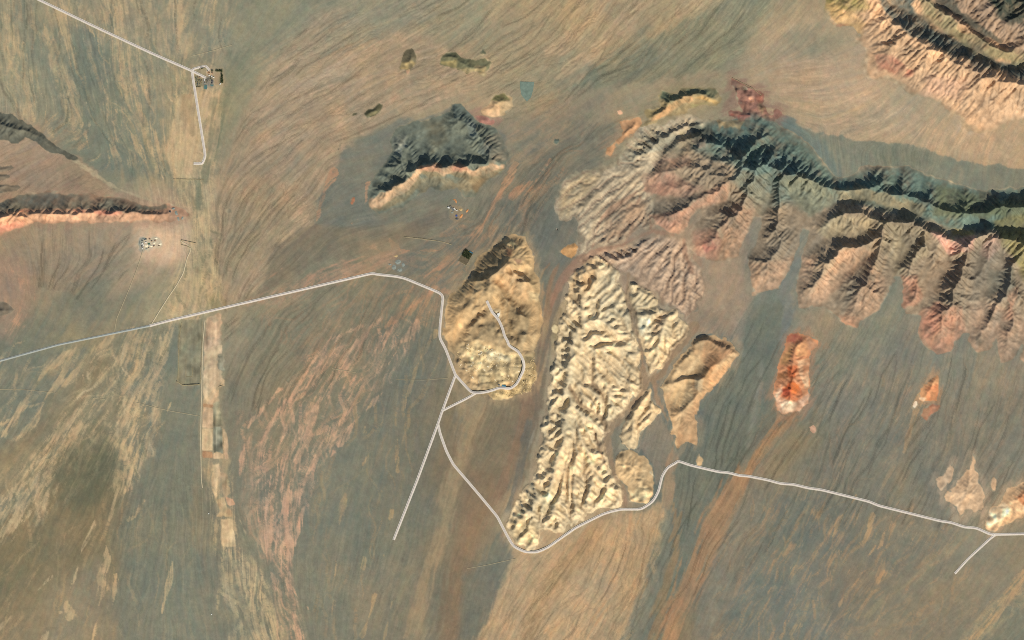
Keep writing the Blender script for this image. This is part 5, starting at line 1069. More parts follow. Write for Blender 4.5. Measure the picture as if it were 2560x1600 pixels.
filaments(P(1280, 300, 1900, 190, 1950, 230, 1650, 250, 1400, 360, 1280, 440), 260, (166, 142, 112), .5, 70, 1.0, 25, .8)
# thin dark rills of the fans
for poly, n, sd_ in ((fan, 420, 31), (top, 380, 32), (band, 170, 33), (lf, 120, 34), (big, 170, 35), (P(560, 780, 700, 740, 860, 700, 1050, 760, 900, 900, 700, 1050, 560, 1000), 170, 36), (rr, 620, 37), (P(60, 570, 340, 560, 330, 680, 200, 740, 80, 700), 130, 38), (P(1150, 540, 1420, 320, 1800, 220, 1500, 330, 1340, 560, 1200, 680), 190, 39)):
    filaments(poly, int(n * .8), None, 1, 120, .4, sd_, .38, .20, True, False)

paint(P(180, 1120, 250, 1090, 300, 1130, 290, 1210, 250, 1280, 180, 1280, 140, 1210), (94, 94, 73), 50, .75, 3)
paint(T(0, 0, 1650, 950, 1760, 920, 1840, 905, 1860, 1050, 1890, 1300, 1915, 1480, 1910, 1680, 1660, 1680, 1570, 1500, 1560, 1400, 1620, 1200, 1650, 1050), (204, 174, 132), 4, .55, 5)
paint(T(0, 0, 1730, 930, 1800, 905, 1840, 1100, 1850, 1280, 1830, 1310, 1770, 1270, 1740, 1150, 1700, 1110), (160, 134, 100), 4, .6, 3)
paint(T(0, 0, 1940, 900, 2060, 840, 2120, 820, 2100, 920, 2050, 1010, 2040, 1200, 2000, 1512, 1955, 1512, 1950, 1200), (206, 172, 132), 5, .55, 7)
line(P(538, 250, 530, 330, 520, 400, 500, 470, 492, 520), (112, 112, 86), [6, 7, 7, 5, 4], 5, .5, 4)
line(P(423, 305, 427, 330, 424, 350), (112, 112, 82), 2.5, 3, .6, 2)
# ---- scraped fields: their own pieces of ground
E6 = (430, 780, 3.78)
FIELDS = []


def field(pts, col, label, feather=1.6, rag=1.2, mottle=.05, scrub=0.0):
    i = len(HILLS) + len(FIELDS)
    FIELDS.append(label)
    win, d = sdf(pts, feather + 6)
    d = d + rag * (0.7 * F4[win] + .6 * F3[win])
    sub = (d < 0) & (OWNER[win] < 0)
    OWNER[win][sub] = i
    a = smooth(feather, -feather, d)
    blend(win, .92 * a, np.asarray(col, f32))
    fur = wn(3, 26, 200 + i, win) * .5 + wn(7, 7, 300 + i, win) * .6 + wn(18, 18, 400 + i, win) * .7
    C[win] *= (1 + a * mottle * fur)[..., None]
    if scrub:
        scrub *= .5
        blend(win, a * scrub * smooth(.2, 1.0, wn(8, 12, 500 + i, win) + .5 * F4[win]), (124, 126, 104))
    HT[win] = HT[win] - .12 * a + .1 * a * wn(5, 5, 600 + i, win)


paint(Z(*E6, 300, 40, 470, 0, 500, 400, 490, 700, 450, 860, 500, 1080, 540, 1400, 560, 1600, 460, 1900, 300, 1500, 270, 1100, 285, 600), (158, 142, 110), 5, .7, 4)
wash(Z(*E6, 300, 1390, 560, 1390, 640, 1900, 640, 2300, 420, 2300, 360, 1800), (176, 156, 118), .2, 8, .7)
field(Z(*E6, 330, 60, 400, 30, 465, 10, 472, 200, 468, 300, 380, 330, 330, 380, 310, 380, 318, 200), (200, 168, 132), 'pinkish scraped field just south of the highway', 2, 2.2, .08, .5)
field(Z(*E6, 304, 384, 380, 340, 468, 318, 470, 395, 430, 400, 435, 540, 470, 560, 485, 690, 440, 705, 445, 850, 392, 870, 388, 905, 298, 895, 300, 700), (216, 184, 142), 'large irregular sandy field in the middle of the field strip', 2, 2.0, .07, .35)
field(Z(*E6, 436, 404, 490, 400, 492, 545, 474, 552, 440, 536), (142, 136, 112), 'small grey rubble plot on the east side of the sandy field', 2, 2.0, .16)
field(Z(*E6, 394, 860, 450, 850, 470, 960, 480, 1076, 392, 1080), (150, 142, 112), 'scrubby green-grey plot east of the square pinkish field', 2, 2.0, .12, .6)
field(Z(*E6, 292, 906, 386, 912, 384, 1096, 286, 1094), (216, 182, 140), 'square pinkish field below the brown strip', 1.4, .8, .06, .15)
field(Z(*E6, 284, 1100, 386, 1103, 384, 1312, 284, 1308), (216, 188, 144), 'pale rectangular field beside the grey plot', 1.2, .5, .04)
field(Z(*E6, 284, 1314, 384, 1318, 384, 1380, 288, 1378), (176, 138, 102), 'short brown field at the foot of the pale rectangular field', 1.4, .6, .04)
field(Z(*E6, 392, 1086, 470, 1086, 482, 1330, 392, 1330), (134, 132, 110), 'grey overgrown plot inside a light border', 1.5, 1, .14)
field(Z(*E6, 394, 1338, 420, 1324, 490, 1352, 494, 1390, 392, 1388), (210, 180, 138), 'small cream field at the south end of the grey plot', 1.4, 1, .05)
field(Z(*E6, 478, 1096, 500, 1110, 526, 1180, 532, 1396, 496, 1390, 486, 1330), (200, 168, 130), 'narrow sandy field along the east border', 1.5, 1, .07, .3)
field(Z(*E6, 296, 868, 386, 876, 386, 904, 294, 894), (178, 140, 104), 'thin brown field strip across the sandy fields', 1.2, .8, .04)
field(T(0, 1200, 2000, -150, 2070, -150, 2080, -20, 2060, 150, 2030, 190, 2000, 40), (192, 164, 124), 'ragged sandy field south of the grey plot', 2, 2, .08, .4)
field(T(0, 1200, 2090, -60, 2140, -60, 2175, 120, 2120, 160, 2090, 60), (196, 168, 128), 'narrow sandy field east of the ragged one', 2, 2, .08, .3)
field(T(0, 1200, 2040, 196, 2110, 160, 2140, 250, 2190, 290, 2195, 350, 2045, 346, 2080, 300), (192, 164, 122), 'sandy field with a straight southern edge', 1.5, 1.2, .07, .2)
field(T(0, 1200, 2140, 165, 2200, 180, 2222, 232, 2180, 246, 2150, 230), (204, 160, 124), 'small orange square field', 1.2, .8, .04)
field(T(0, 1200, 2090, 368, 2200, 366, 2222, 560, 2228, 628, 2100, 632, 2085, 560), (204, 178, 136), 'southernmost pale field of the strip', 1.4, .9, .06, .15)
field(Z(*E6, 60, 90, 130, 70, 280, 70, 262, 680, 180, 690, 100, 690, 52, 655, 62, 380), (147, 137, 107), 'long olive enclosure west of the dirt road', 2, 1.0, .07, .25)

# ---- rock colours of the hills; some slopes carry painted light and shade
HCOL = {
    'great rugged': (146, 130, 108), 'pale fluted': (196, 160, 124), 'long straight': (176, 138, 110), 'thin dark': (98, 97, 84), 'dark slate hill': (110, 115, 101), 'pale cream outcrop': (176, 152, 116), 'rugged pink': (164, 120, 106),
    'oval brownish': (112, 104, 82), 'wide dark green': (106, 106, 82), 'leaf-shaped': (92, 90, 68), 'dark round': (92, 95, 76), 'narrow orange hogback': (186, 144, 106), 'long yellow': (150, 134, 100), 'grey-beige': (172, 158, 132), 'pinkish dissected': (176, 152, 127),
    'orange wedge': (190, 146, 98), 'large cream': (215, 192, 152), 'cream badland block': (213, 189, 148), 'cream gullied': (205, 181, 141), 'rough quarried': (194, 164, 122), 'orange-topped': (192, 160, 120), 'small cream': (206, 174, 130), 'bright cream': (215, 195, 150), 'tall cream': (184, 155, 114),
    'vivid orange': (196, 138, 100), 'triangular orange': (196, 146, 104), 'small white': (226, 200, 170), 'low reddish': (150, 118, 94), 'small pinkish': (188, 152, 126), 'large pale': (208, 172, 134), 'pale beige narrow': (206, 172, 136), 'small pale teardrop': (200, 166, 130), 'white and rust': (198, 164, 126),
    'red-brown open': (146, 108, 92), 'tiny cone': (140, 130, 108), 'tiny dark knoll': (90, 88, 66), 'narrow grey': (100, 95, 82), 'small orange knoll': (176, 120, 90), 'small pale knob': (200, 160, 130), 'small dark teal': (88, 100, 92), 'tiny pale knob': (205, 180, 158), 'small pale yellow': (160, 148, 116),
}
for k, hl in enumerate(HILLS):
    col = (118, 108, 92)
    halo = {'large cream': .35, 'tall cream': .5, 'vivid orange': .4, 'orange-topped': .35, 'large pale': .4, 'pale beige': .4, 'white and rust': .45, 'cream': .35, 'long straight': .4, 'triangular': .5, 'pale cream': .4, 'long yellow': .35, 'narrow orange': .35, 'red-brown': .5, 'rugged pink': .4}
    for key, v in HCOL.items():
        if hl['label'].startswith(key):
            col = v
    bl = 12.0 if hl['label'].startswith(('grey-beige', 'pinkish dissected', 'pale fluted')) else 2.5
    for key, v in halo.items():
        if hl['label'].startswith(key):                # its own scree, washed a little way onto the plain
            win, d = sdf(hl['outline'], 30)
            blend(win, v * smooth(18, -2, d + 6 * L2[win] + 4 * F3[win]) * smooth(-2, 2, SD[win]), col)
            break
    m = smooth(1.5, -bl, SD + (4 * F3 if bl > 5 else 1.5 * F4)) * (OWNER == k)
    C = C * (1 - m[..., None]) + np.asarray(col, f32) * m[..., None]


def hp(poly, col, feather=10, alpha=.85, warp=4.0):
    win, d = sdf(poly, feather + warp * 3 + 4)
    d = d + warp * F3[win] + 1.5 * F4[win]
    blend(win, alpha * (.82 + .18 * F3[win] + .12 * F4[win]).clip(.3, 1) * smooth(feather, -feather, d) * smooth(1, -3, SD[win]), col)


# great range: dark north rock, with the teal of its shadows painted in
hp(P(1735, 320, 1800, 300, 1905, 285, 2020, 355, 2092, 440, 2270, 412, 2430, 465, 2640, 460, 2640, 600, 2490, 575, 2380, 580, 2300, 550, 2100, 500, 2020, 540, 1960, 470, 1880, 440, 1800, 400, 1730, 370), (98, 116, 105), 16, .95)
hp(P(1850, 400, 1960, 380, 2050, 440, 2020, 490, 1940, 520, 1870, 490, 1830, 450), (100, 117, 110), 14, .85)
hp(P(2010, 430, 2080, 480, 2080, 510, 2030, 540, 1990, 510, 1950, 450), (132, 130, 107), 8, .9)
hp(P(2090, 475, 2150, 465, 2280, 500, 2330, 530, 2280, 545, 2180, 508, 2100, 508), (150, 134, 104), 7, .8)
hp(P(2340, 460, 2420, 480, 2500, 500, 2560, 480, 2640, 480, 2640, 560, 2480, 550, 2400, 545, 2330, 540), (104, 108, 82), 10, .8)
hp(P(2480, 550, 2540, 540, 2640, 540, 2640, 720, 2560, 700, 2520, 640, 2500, 600), (142, 132, 90), 9, .9)
hp(P(2370, 570, 2430, 575, 2440, 590, 2380, 590), (156, 138, 88), 4, .8)
hp(P(2316, 570, 2350, 580, 2378, 600, 2385, 595, 2440, 585, 2430, 620, 2390, 640, 2370, 640, 2350, 620), (192, 150, 130), 6, .95)
hp(P(2455, 590, 2490, 580, 2495, 620, 2470, 650, 2455, 640), (186, 150, 128), 5, .8)
hp(P(2040, 575, 2084, 535, 2174, 543, 2214, 556, 2150, 590, 2060, 600), (158, 144, 114), 8, .85)
hp(P(2214, 556, 2300, 570, 2320, 580, 2320, 640, 2290, 650, 2250, 690, 2235, 690, 2225, 640, 2200, 620), (152, 138, 110), 10, .8)
for poly in (P(2130, 610, 2185, 630, 2160, 660, 2105, 710, 2060, 760, 2000, 768, 2030, 715, 2075, 660, 2090, 625), P(2175, 660, 2215, 700, 2200, 780, 2150, 800, 2147, 826, 2105, 805, 2140, 735), P(2000, 640, 2000, 760, 2050, 640), P(1872, 660, 1945, 650, 1990, 640, 1965, 690, 1946, 723, 1880, 741)):
    hp(poly, (176, 144, 116), 9, .85)
hp(P(2100, 790, 2150, 800, 2150, 830, 2100, 810), (182, 134, 106), 6, .7)
hp(P(2255, 690, 2290, 690, 2310, 740, 2290, 765, 2250, 775), (172, 128, 104), 6, .85)
hp(P(2340, 760, 2400, 770, 2420, 850, 2380, 890, 2340, 890, 2300, 850, 2290, 820, 2310, 800), (180, 134, 108), 9, .85)
hp(P(2300, 780, 2350, 750, 2345, 830, 2310, 850), (172, 122, 100), 7, .7)
hp(P(2420, 760, 2500, 750, 2560, 800, 2640, 800, 2640, 930, 2420, 900), (172, 142, 116), 14, .8)
hp(P(2340, 650, 2400, 650, 2400, 700, 2340, 740, 2300, 740), (150, 128, 104), 8, .7)
hp(P(2470, 680, 2540, 660, 2530, 720, 2470, 740), (126, 122, 104), 8, .7)
hp(P(2520, 740, 2540, 720, 2530, 800, 2510, 800), (186, 138, 110), 5, .7)
# pink-orange western foothills
hp(P(1640, 405, 1720, 395, 1740, 410, 1690, 430, 1650, 445, 1612, 470, 1625, 490, 1690, 500, 1740, 490, 1750, 470, 1700, 440), (172, 132, 108), 10, .7, 8)
hp(P(1610, 440, 1640, 430, 1690, 450, 1700, 480, 1640, 490, 1610, 470), (172, 126, 104), 9, .5, 8)
hp(P(1709, 520, 1765, 480, 1820, 458, 1815, 500, 1740, 525, 1720, 565, 1690, 590, 1640, 575, 1640, 545), (184, 140, 112), 7, .9)
hp(P(1640, 545, 1700, 525, 1700, 560, 1660, 580), (166, 126, 106), 6, .7)
hp(P(1733, 580, 1790, 570, 1810, 600, 1795, 650, 1745, 650, 1722, 625), (160, 124, 104), 8, .85)
hp(P(1745, 610, 1775, 600, 1790, 620, 1760, 640), (156, 100, 88), 6, .6)
hp(P(1800, 560, 1840, 510, 1890, 520, 1880, 560, 1850, 640, 1806, 651), (176, 142, 114), 8, .85)
hp(P(1870, 470, 1920, 480, 1930, 500, 1905, 545, 1890, 530), (146, 138, 114), 7, .8)
hp(P(1820, 440, 1880, 440, 1930, 430, 1900, 500, 1850, 470), (136, 134, 114), 8, .7)
hp(P(1790, 300, 1855, 304, 1850, 318, 1800, 316), (196, 160, 112), 4, .85)
hp(P(1730, 352, 1760, 350, 1750, 362), (186, 150, 132), 4, .8)
hp(P(1650, 375, 1690, 350, 1730, 330, 1760, 340, 1720, 370, 1700, 390), (140, 130, 106), 8, .7)
hp(P(1725, 315, 1780, 320, 1780, 350, 1740, 355), (80, 82, 74), 7, .9)
# north-eastern range
hp(P(2040, -80, 2160, -80, 2160, 10, 2170, 20, 2080, 40, 2062, 20), (128, 122, 72), 10, .8)
hp(P(2060, 5, 2100, 10, 2165, 60, 2150, 90, 2085, 62), (206, 166, 112), 8, .8)
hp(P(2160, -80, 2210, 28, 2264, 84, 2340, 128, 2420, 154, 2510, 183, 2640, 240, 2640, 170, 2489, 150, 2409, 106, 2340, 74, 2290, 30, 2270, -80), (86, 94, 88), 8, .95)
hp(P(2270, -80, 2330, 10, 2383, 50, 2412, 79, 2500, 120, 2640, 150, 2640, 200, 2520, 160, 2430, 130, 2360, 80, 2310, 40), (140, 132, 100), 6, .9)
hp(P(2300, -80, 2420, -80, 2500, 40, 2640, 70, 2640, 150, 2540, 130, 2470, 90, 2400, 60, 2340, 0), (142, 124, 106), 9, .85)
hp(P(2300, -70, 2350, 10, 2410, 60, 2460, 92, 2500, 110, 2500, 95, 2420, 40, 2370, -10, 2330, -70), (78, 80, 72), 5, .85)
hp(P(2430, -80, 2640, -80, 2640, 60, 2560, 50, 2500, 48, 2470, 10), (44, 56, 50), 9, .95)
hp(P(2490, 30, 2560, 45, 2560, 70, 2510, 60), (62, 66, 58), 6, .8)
hp(P(2190, 140, 2240, 145, 2260, 165, 2235, 185, 2200, 170), (176, 112, 90), 8, .8)
hp(P(2265, 170, 2290, 170, 2280, 195, 2262, 190), (186, 120, 94), 5, .8)
hp(P(2080, 55, 2125, 60, 2115, 72, 2090, 70), (170, 116, 96), 4, .7)
hp(P(2440, 240, 2560, 200, 2640, 200, 2640, 320, 2450, 330), (190, 160, 128), 14, .6)
hp(P(2320, 190, 2420, 200, 2400, 250, 2300, 240), (200, 158, 130), 10, .6)
# long ridge: red streaks at the crest, teal knobs behind
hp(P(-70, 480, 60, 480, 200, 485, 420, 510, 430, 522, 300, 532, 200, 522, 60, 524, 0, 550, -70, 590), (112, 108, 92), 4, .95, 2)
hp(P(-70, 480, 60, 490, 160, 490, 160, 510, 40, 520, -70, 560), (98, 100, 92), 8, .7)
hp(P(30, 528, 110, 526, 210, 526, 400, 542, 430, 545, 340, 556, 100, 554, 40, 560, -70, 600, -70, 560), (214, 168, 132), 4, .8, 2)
for x, y in ((60, 526), (200, 527), (250, 529), (262, 533), (20, 562), (290, 531)):
    hp(P(x - 16, y - 2, x, y - 4, x + 16, y - 1, x + 14, y + 4, x - 12, y + 5), (206, 130, 104), 3, .75, 2)
hp(P(-70, 560, 60, 555, 50, 575, -70, 600), (206, 140, 116), 5, .7)
# dark bowl hill: pale pink south rim, red tips, grey-green apron, lit facets painted paler
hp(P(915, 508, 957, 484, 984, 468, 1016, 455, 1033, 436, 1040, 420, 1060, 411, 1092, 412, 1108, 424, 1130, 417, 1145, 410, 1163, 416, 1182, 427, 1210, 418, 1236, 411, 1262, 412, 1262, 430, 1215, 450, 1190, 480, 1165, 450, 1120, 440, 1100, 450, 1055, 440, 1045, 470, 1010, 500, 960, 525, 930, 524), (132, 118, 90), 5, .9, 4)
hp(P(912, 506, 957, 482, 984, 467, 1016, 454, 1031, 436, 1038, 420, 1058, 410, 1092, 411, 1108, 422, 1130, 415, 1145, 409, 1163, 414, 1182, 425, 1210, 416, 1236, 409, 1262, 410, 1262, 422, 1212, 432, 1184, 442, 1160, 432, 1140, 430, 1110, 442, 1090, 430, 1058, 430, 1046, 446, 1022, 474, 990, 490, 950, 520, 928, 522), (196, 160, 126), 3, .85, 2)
hp(P(1040, 425, 1060, 412, 1095, 412, 1105, 430, 1080, 428, 1055, 430), (176, 124, 98), 5, .6, 3)
hp(P(1128, 420, 1145, 411, 1165, 418, 1178, 428, 1150, 428, 1130, 428), (170, 106, 86), 5, .6, 3)
hp(P(1040, 440, 1100, 440, 1180, 440, 1210, 450, 1190, 485, 1100, 485, 1050, 485), (140, 126, 98), 9, .75, 6)
hp(P(1200, 440, 1250, 425, 1262, 440, 1200, 480, 1170, 480, 1185, 455), (116, 98, 74), 5, .6, 6)
hp(P(1130, 262, 1160, 262, 1180, 290, 1200, 310, 1190, 330, 1160, 310, 1140, 290), (96, 106, 98), 6, .8)
hp(P(1165, 330, 1200, 330, 1210, 350, 1185, 360), (142, 146, 126), 6, .6)
hp(P(1220, 340, 1265, 350, 1265, 410, 1225, 410), (170, 140, 112), 8, .5, 8)
hp(P(1060, 300, 1110, 300, 1120, 350, 1080, 380), (106, 102, 84), 14, .9)
hp(P(985, 350, 1010, 350, 1020, 380, 990, 380), (150, 150, 132), 8, .5, 6)
# red quarry: dusty tracks, grey spoil, brick-red faces
hp(Z(*Q5, 240, 200, 420, 250, 480, 420, 380, 520, 240, 340), (128, 108, 92), 4, .8, 3)
hp(Z(*Q5, 430, 300, 700, 320, 720, 440, 560, 480, 420, 420), (158, 132, 106), 3, .6, 3)
hp(Z(*Q5, 590, 380, 680, 370, 690, 430, 610, 440), (214, 196, 160), 1.5, .9, 1)
hp(Z(*Q5, 870, 600, 1080, 560, 1100, 740, 960, 780), (172, 112, 92), 3, .8, 2)
hp(Z(*Q5, 660, 620, 840, 600, 840, 700, 720, 740), (206, 152, 116), 3, .7, 2)
hp(Z(*Q5, 740, 740, 860, 690, 880, 780, 800, 800), (120, 82, 52), 1.5, .85, 1)
hp(Z(*Q5, 980, 790, 1160, 900, 1180, 1150, 1080, 1200, 1000, 1080, 960, 900), (150, 128, 98), 4, .8, 3)
hp(Z(*Q5, 440, 700, 580, 700, 620, 800, 500, 840), (152, 132, 112), 3, .7, 2)
hp(Z(*Q5, 190, 1040, 300, 990, 560, 1060, 720, 1100, 560, 1200, 300, 1120), (168, 100, 86), 3, .8, 3)
hp(Z(*Q5, 1340, 940, 1560, 940, 1560, 1090, 1420, 1190, 1330, 1090), (156, 116, 102), 3, .8, 3)
hp(Z(*Q5, 1200, 1070, 1340, 1080, 1330, 1160, 1250, 1180), (196, 152, 122), 2, .8, 2)
hp(P(985, 345, 1012, 340, 1022, 372, 1000, 392, 985, 375), (150, 152, 138), 5, .6, 5)  # dark bowl hill again: blue-grey patches paint light onto its sunlit faces
hp(P(1170, 300, 1195, 310, 1190, 345, 1172, 340), (140, 148, 138), 5, .6, 5)
hp(P(1215, 340, 1250, 345, 1245, 365, 1215, 362), (158, 150, 126), 4, .6, 4)
hp(P(1180, 372, 1225, 372, 1220, 388, 1185, 390), (128, 138, 130), 4, .6, 4)
# knolls
hp(P(1000, 172, 1004, 158, 1030, 152, 1040, 160, 1022, 176), (196, 168, 112), 4, .85, 2)
hp(P(1100, 152, 1140, 150, 1142, 172, 1100, 160), (180, 160, 106), 4, .8, 2)
hp(P(1145, 170, 1185, 174, 1190, 160, 1215, 165, 1214, 184, 1166, 187), (182, 158, 116), 4, .8, 2)
hp(P(915, 290, 935, 278, 955, 270, 945, 284, 922, 295), (146, 136, 100), 3, .7, 2)
hp(P(1225, 252, 1240, 236, 1262, 234, 1275, 250, 1245, 250), (92, 98, 62), 4, .9, 2)
hp(P(1195, 275, 1225, 262, 1250, 268, 1250, 292, 1230, 296, 1205, 286), (226, 184, 142), 4, .85, 2)
# hogback: yellow crest, green lower
hp(T(1280, 0, 1300, 1140, 1400, 1060, 1520, 970, 1640, 900, 1720, 925, 1700, 960, 1600, 970, 1500, 1050, 1400, 1130), (206, 158, 112), 4, .9, 2)
hp(T(1280, 0, 1720, 925, 1800, 900, 1920, 940, 1970, 980, 1900, 990, 1800, 950), (196, 160, 104), 4, .9, 2)
hp(T(1280, 0, 900, 1480, 960, 1390, 1060, 1290, 1200, 1150, 1190, 1200, 1040, 1350, 970, 1450), (208, 158, 114), 4, .9, 2)
hp(T(1280, 0, 1380, 940, 1420, 820, 1560, 880, 1600, 830, 1940, 860, 1900, 930, 1800, 890, 1640, 890, 1500, 960), (100, 110, 88), 5, .9, 3)
hp(T(1280, 0, 1250, 1080, 1260, 1020, 1460, 980, 1400, 1050, 1300, 1110), (150, 134, 92), 5, .6, 3)
hp(T(1280, 0, 1690, 1030, 1700, 980, 1820, 940, 1900, 990, 1830, 1010), (160, 156, 110), 4, .7, 3)
# orange-topped ridge: cream west, brown shadowed slope, orange east
hp(P(1648, 969, 1664, 943, 1690, 900, 1724, 871, 1750, 900, 1745, 935, 1720, 945, 1685, 958, 1665, 990), (204, 178, 136), 7, .9)
hp(P(1720, 860, 1745, 838, 1765, 850, 1760, 870, 1730, 870), (168, 148, 116), 6, .8)
hp(P(1700, 940, 1760, 930, 1790, 900, 1780, 930, 1760, 950), (158, 124, 86), 5, .8)
hp(P(1765, 850, 1810, 855, 1835, 880, 1800, 905, 1775, 930, 1760, 900), (186, 136, 98), 7, .7)
hp(P(1665, 1000, 1690, 962, 1735, 955, 1750, 970, 1740, 990, 1700, 1025, 1685, 1015), (212, 182, 136), 6, .9)
hp(P(1740, 955, 1790, 930, 1850, 885, 1845, 905, 1790, 965, 1750, 1000, 1745, 1110, 1690, 1120, 1690, 1080, 1730, 1010), (196, 152, 110), 5, .8)
hp(P(1738, 945, 1755, 950, 1750, 975, 1740, 970), (238, 226, 190), 4, .9, 1)
# badland accents
hp(P(1440, 660, 1480, 640, 1500, 660, 1480, 720, 1440, 760, 1415, 740), (176, 146, 108), 9, .7)
hp(P(1598, 800, 1625, 795, 1630, 825, 1615, 852, 1598, 845), (240, 224, 184), 4, .9)
hp(P(1640, 790, 1670, 780, 1640, 840, 1630, 830), (186, 148, 112), 5, .5)
hp(P(1345, 1230, 1400, 1210, 1390, 1260, 1360, 1290), (218, 200, 152), 10, .5)
hp(P(1270, 1310, 1300, 1290, 1350, 1320, 1350, 1360, 1290, 1370), (206, 178, 128), 10, .5)
hp(P(1568, 1225, 1625, 1220, 1620, 1262, 1575, 1255), (226, 204, 156), 4, .8)
hp(P(1622, 1180, 1640, 1180, 1636, 1195), (238, 220, 180), 3, .9, 1)
# brown dry channels through the badland
CH = (150, 122, 94)
for pts, w in ((P(1571, 688, 1566, 744, 1582, 784, 1588, 820, 1598, 850, 1605, 885, 1608, 940, 1616, 962, 1600, 990, 1571, 1025, 1531, 1065, 1520, 1091, 1520, 1120, 1528, 1157, 1538, 1191, 1558, 1215, 1562, 1262), [5, 5, 5, 6, 5, 6, 7, 9, 8, 8, 10, 11, 10, 8, 6, 6, 9]), (P(1735, 815, 1715, 850, 1690, 872, 1672, 900, 1658, 930, 1634, 950, 1640, 990, 1650, 1012, 1668, 1050), [10, 8, 8, 7, 7, 10, 8, 6, 5]), (P(1425, 969, 1452, 1012, 1500, 1038, 1520, 1070), [2, 3, 4, 6]), (P(1481, 940, 1481, 959, 1505, 985, 1515, 1012), [2, 3, 3, 3]), (P(1481, 1065, 1497, 1112, 1515, 1165), [2, 3, 4])):
    line(pts, CH, w, 3.5, .85, 1.5, on='all')
paint(P(1608, 1080, 1625, 1050, 1650, 1035, 1672, 1060, 1690, 1100, 1685, 1130, 1665, 1180, 1640, 1210, 1634, 1170, 1612, 1136, 1600, 1120), (128, 118, 102), 6, .85, 3)
line(P(1672, 1060, 1685, 1110, 1670, 1160), (160, 128, 98), [4, 5, 7], 4, .8, 2)
# reddish channels in the dissected fan
RC = (152, 112, 90)
for pts, w in ((P(1682, 586, 1629, 578, 1597, 592, 1558, 612, 1492, 627, 1452, 650, 1418, 680, 1398, 712, 1380, 757), [4, 4, 5, 6, 8, 10, 11, 11, 10]), (P(1620, 470, 1592, 482, 1545, 511, 1505, 543, 1492, 575, 1481, 615), [3, 3, 4, 4, 4, 4]), (P(1600, 490, 1588, 530, 1577, 580, 1560, 610), [3, 3, 3, 4]), (P(1655, 545, 1625, 540, 1628, 575), [3, 3, 4]), (P(1708, 600, 1715, 640, 1730, 680), [6, 5, 4])):
    line(pts, RC, w, 4, .75, 2, on='all')
paint(P(1505, 400, 1512, 430, 1490, 470, 1460, 520, 1440, 545, 1436, 530, 1470, 470, 1500, 430), (130, 118, 98), 4, .8, 2, on='all')
line(P(1510, 395, 1504, 430), (190, 178, 150), 1.5, 2, .8, 0, on='all')
hp(P(1550, 390, 1590, 340, 1650, 320, 1700, 340, 1690, 370, 1640, 380, 1620, 400, 1560, 410), (142, 138, 118), 14, .8)
hp(P(1500, 430, 1640, 405, 1640, 440, 1580, 460, 1520, 500, 1470, 540, 1460, 520), (150, 140, 120), 16, .35)
hp(P(1400, 480, 1460, 430, 1500, 440, 1450, 490, 1410, 560, 1400, 540), (176, 156, 120), 9, .8)
hp(P(1530, 500, 1620, 500, 1620, 560, 1560, 600, 1500, 610), (168, 136, 108), 12, .7)
# cream hill accents
hp(Z(*Q4, 60, 620, 240, 440, 520, 140, 530, 330, 420, 430, 300, 470, 200, 560), (168, 144, 106), 8, .7)
hp(Z(*Q4, 640, 100, 780, 330, 860, 740, 840, 880, 760, 640, 700, 300), (166, 140, 102), 8, .7)
hp(Z(*Q4, 380, 470, 560, 310, 660, 400, 760, 540, 700, 640, 600, 600, 440, 500), (210, 170, 124), 8, .8)
hp(Z(*Q4, 545, 205, 600, 210, 600, 270, 550, 270), (196, 138, 100), 5, .8)
hp(Z(*Q4, 590, 285, 660, 290, 690, 330, 640, 330), (118, 88, 72), 4, .8)
hp(Z(*Q4, 250, 470, 360, 480, 350, 530, 270, 540), (222, 190, 140), 5, .7)
hp(Z(*Q4, 730, 560, 810, 580, 810, 640, 740, 620), (226, 204, 156), 5, .7)
hp(Z(*Q4, 500, 140, 600, 130, 660, 190, 600, 200), (150, 152, 120), 5, .6)
hp(Z(*Q4, 200, 1000, 320, 960, 560, 1050, 690, 1100, 690, 1200, 620, 1320, 420, 1350, 260, 1200), (216, 192, 142), 10, .75, 6)
hp(Z(*Q4, 330, 990, 400, 1000, 480, 1060, 560, 1080, 560, 1110, 400, 1100), (240, 224, 182), 4, .8)
hp(Z(*Q4, 430, 700, 500, 690, 500, 780, 450, 780), (222, 204, 168), 4, .7)
hp(Z(*Q4, 690, 1090, 800, 1080, 800, 1270, 740, 1390, 560, 1440, 430, 1440, 420, 1370, 600, 1340, 690, 1200), (176, 152, 106), 6, .8)
hp(Z(*Q4, 90, 1060, 200, 1100, 300, 1350, 260, 1380, 140, 1240), (184, 152, 112), 6, .7)
# vivid orange hill
hp(T(1920, 800, 50, 700, 130, 620, 160, 760, 250, 780, 330, 740, 412, 680, 390, 790, 300, 890, 120, 930), (238, 198, 164), 5, .9, 2)
hp(T(1920, 800, 130, 800, 200, 760, 260, 800, 230, 850, 150, 860), (250, 236, 196), 6, .95, 2)
hp(T(1920, 800, 180, 450, 260, 440, 270, 520, 240, 560, 300, 640, 280, 720, 200, 760, 130, 720, 150, 640, 200, 560), (190, 92, 54), 5, .85, 5)
hp(T(1920, 800, 130, 640, 200, 650, 210, 710, 140, 715), (138, 62, 48), 3, .85, 2)
hp(T(1920, 800, 215, 580, 300, 610, 270, 690, 220, 690), (220, 122, 62), 4, .8, 2)
hp(T(1920, 800, 175, 150, 260, 130, 320, 170, 320, 205, 250, 210, 190, 205), (160, 84, 70), 4, .85, 2)
hp(T(1920, 800, 270, 230, 330, 200, 370, 240, 370, 330, 280, 360, 250, 300), (226, 172, 118), 5, .85, 2)
hp(T(1920, 800, 130, 340, 230, 230, 230, 320, 190, 420, 110, 420), (178, 140, 94), 5, .8, 2)
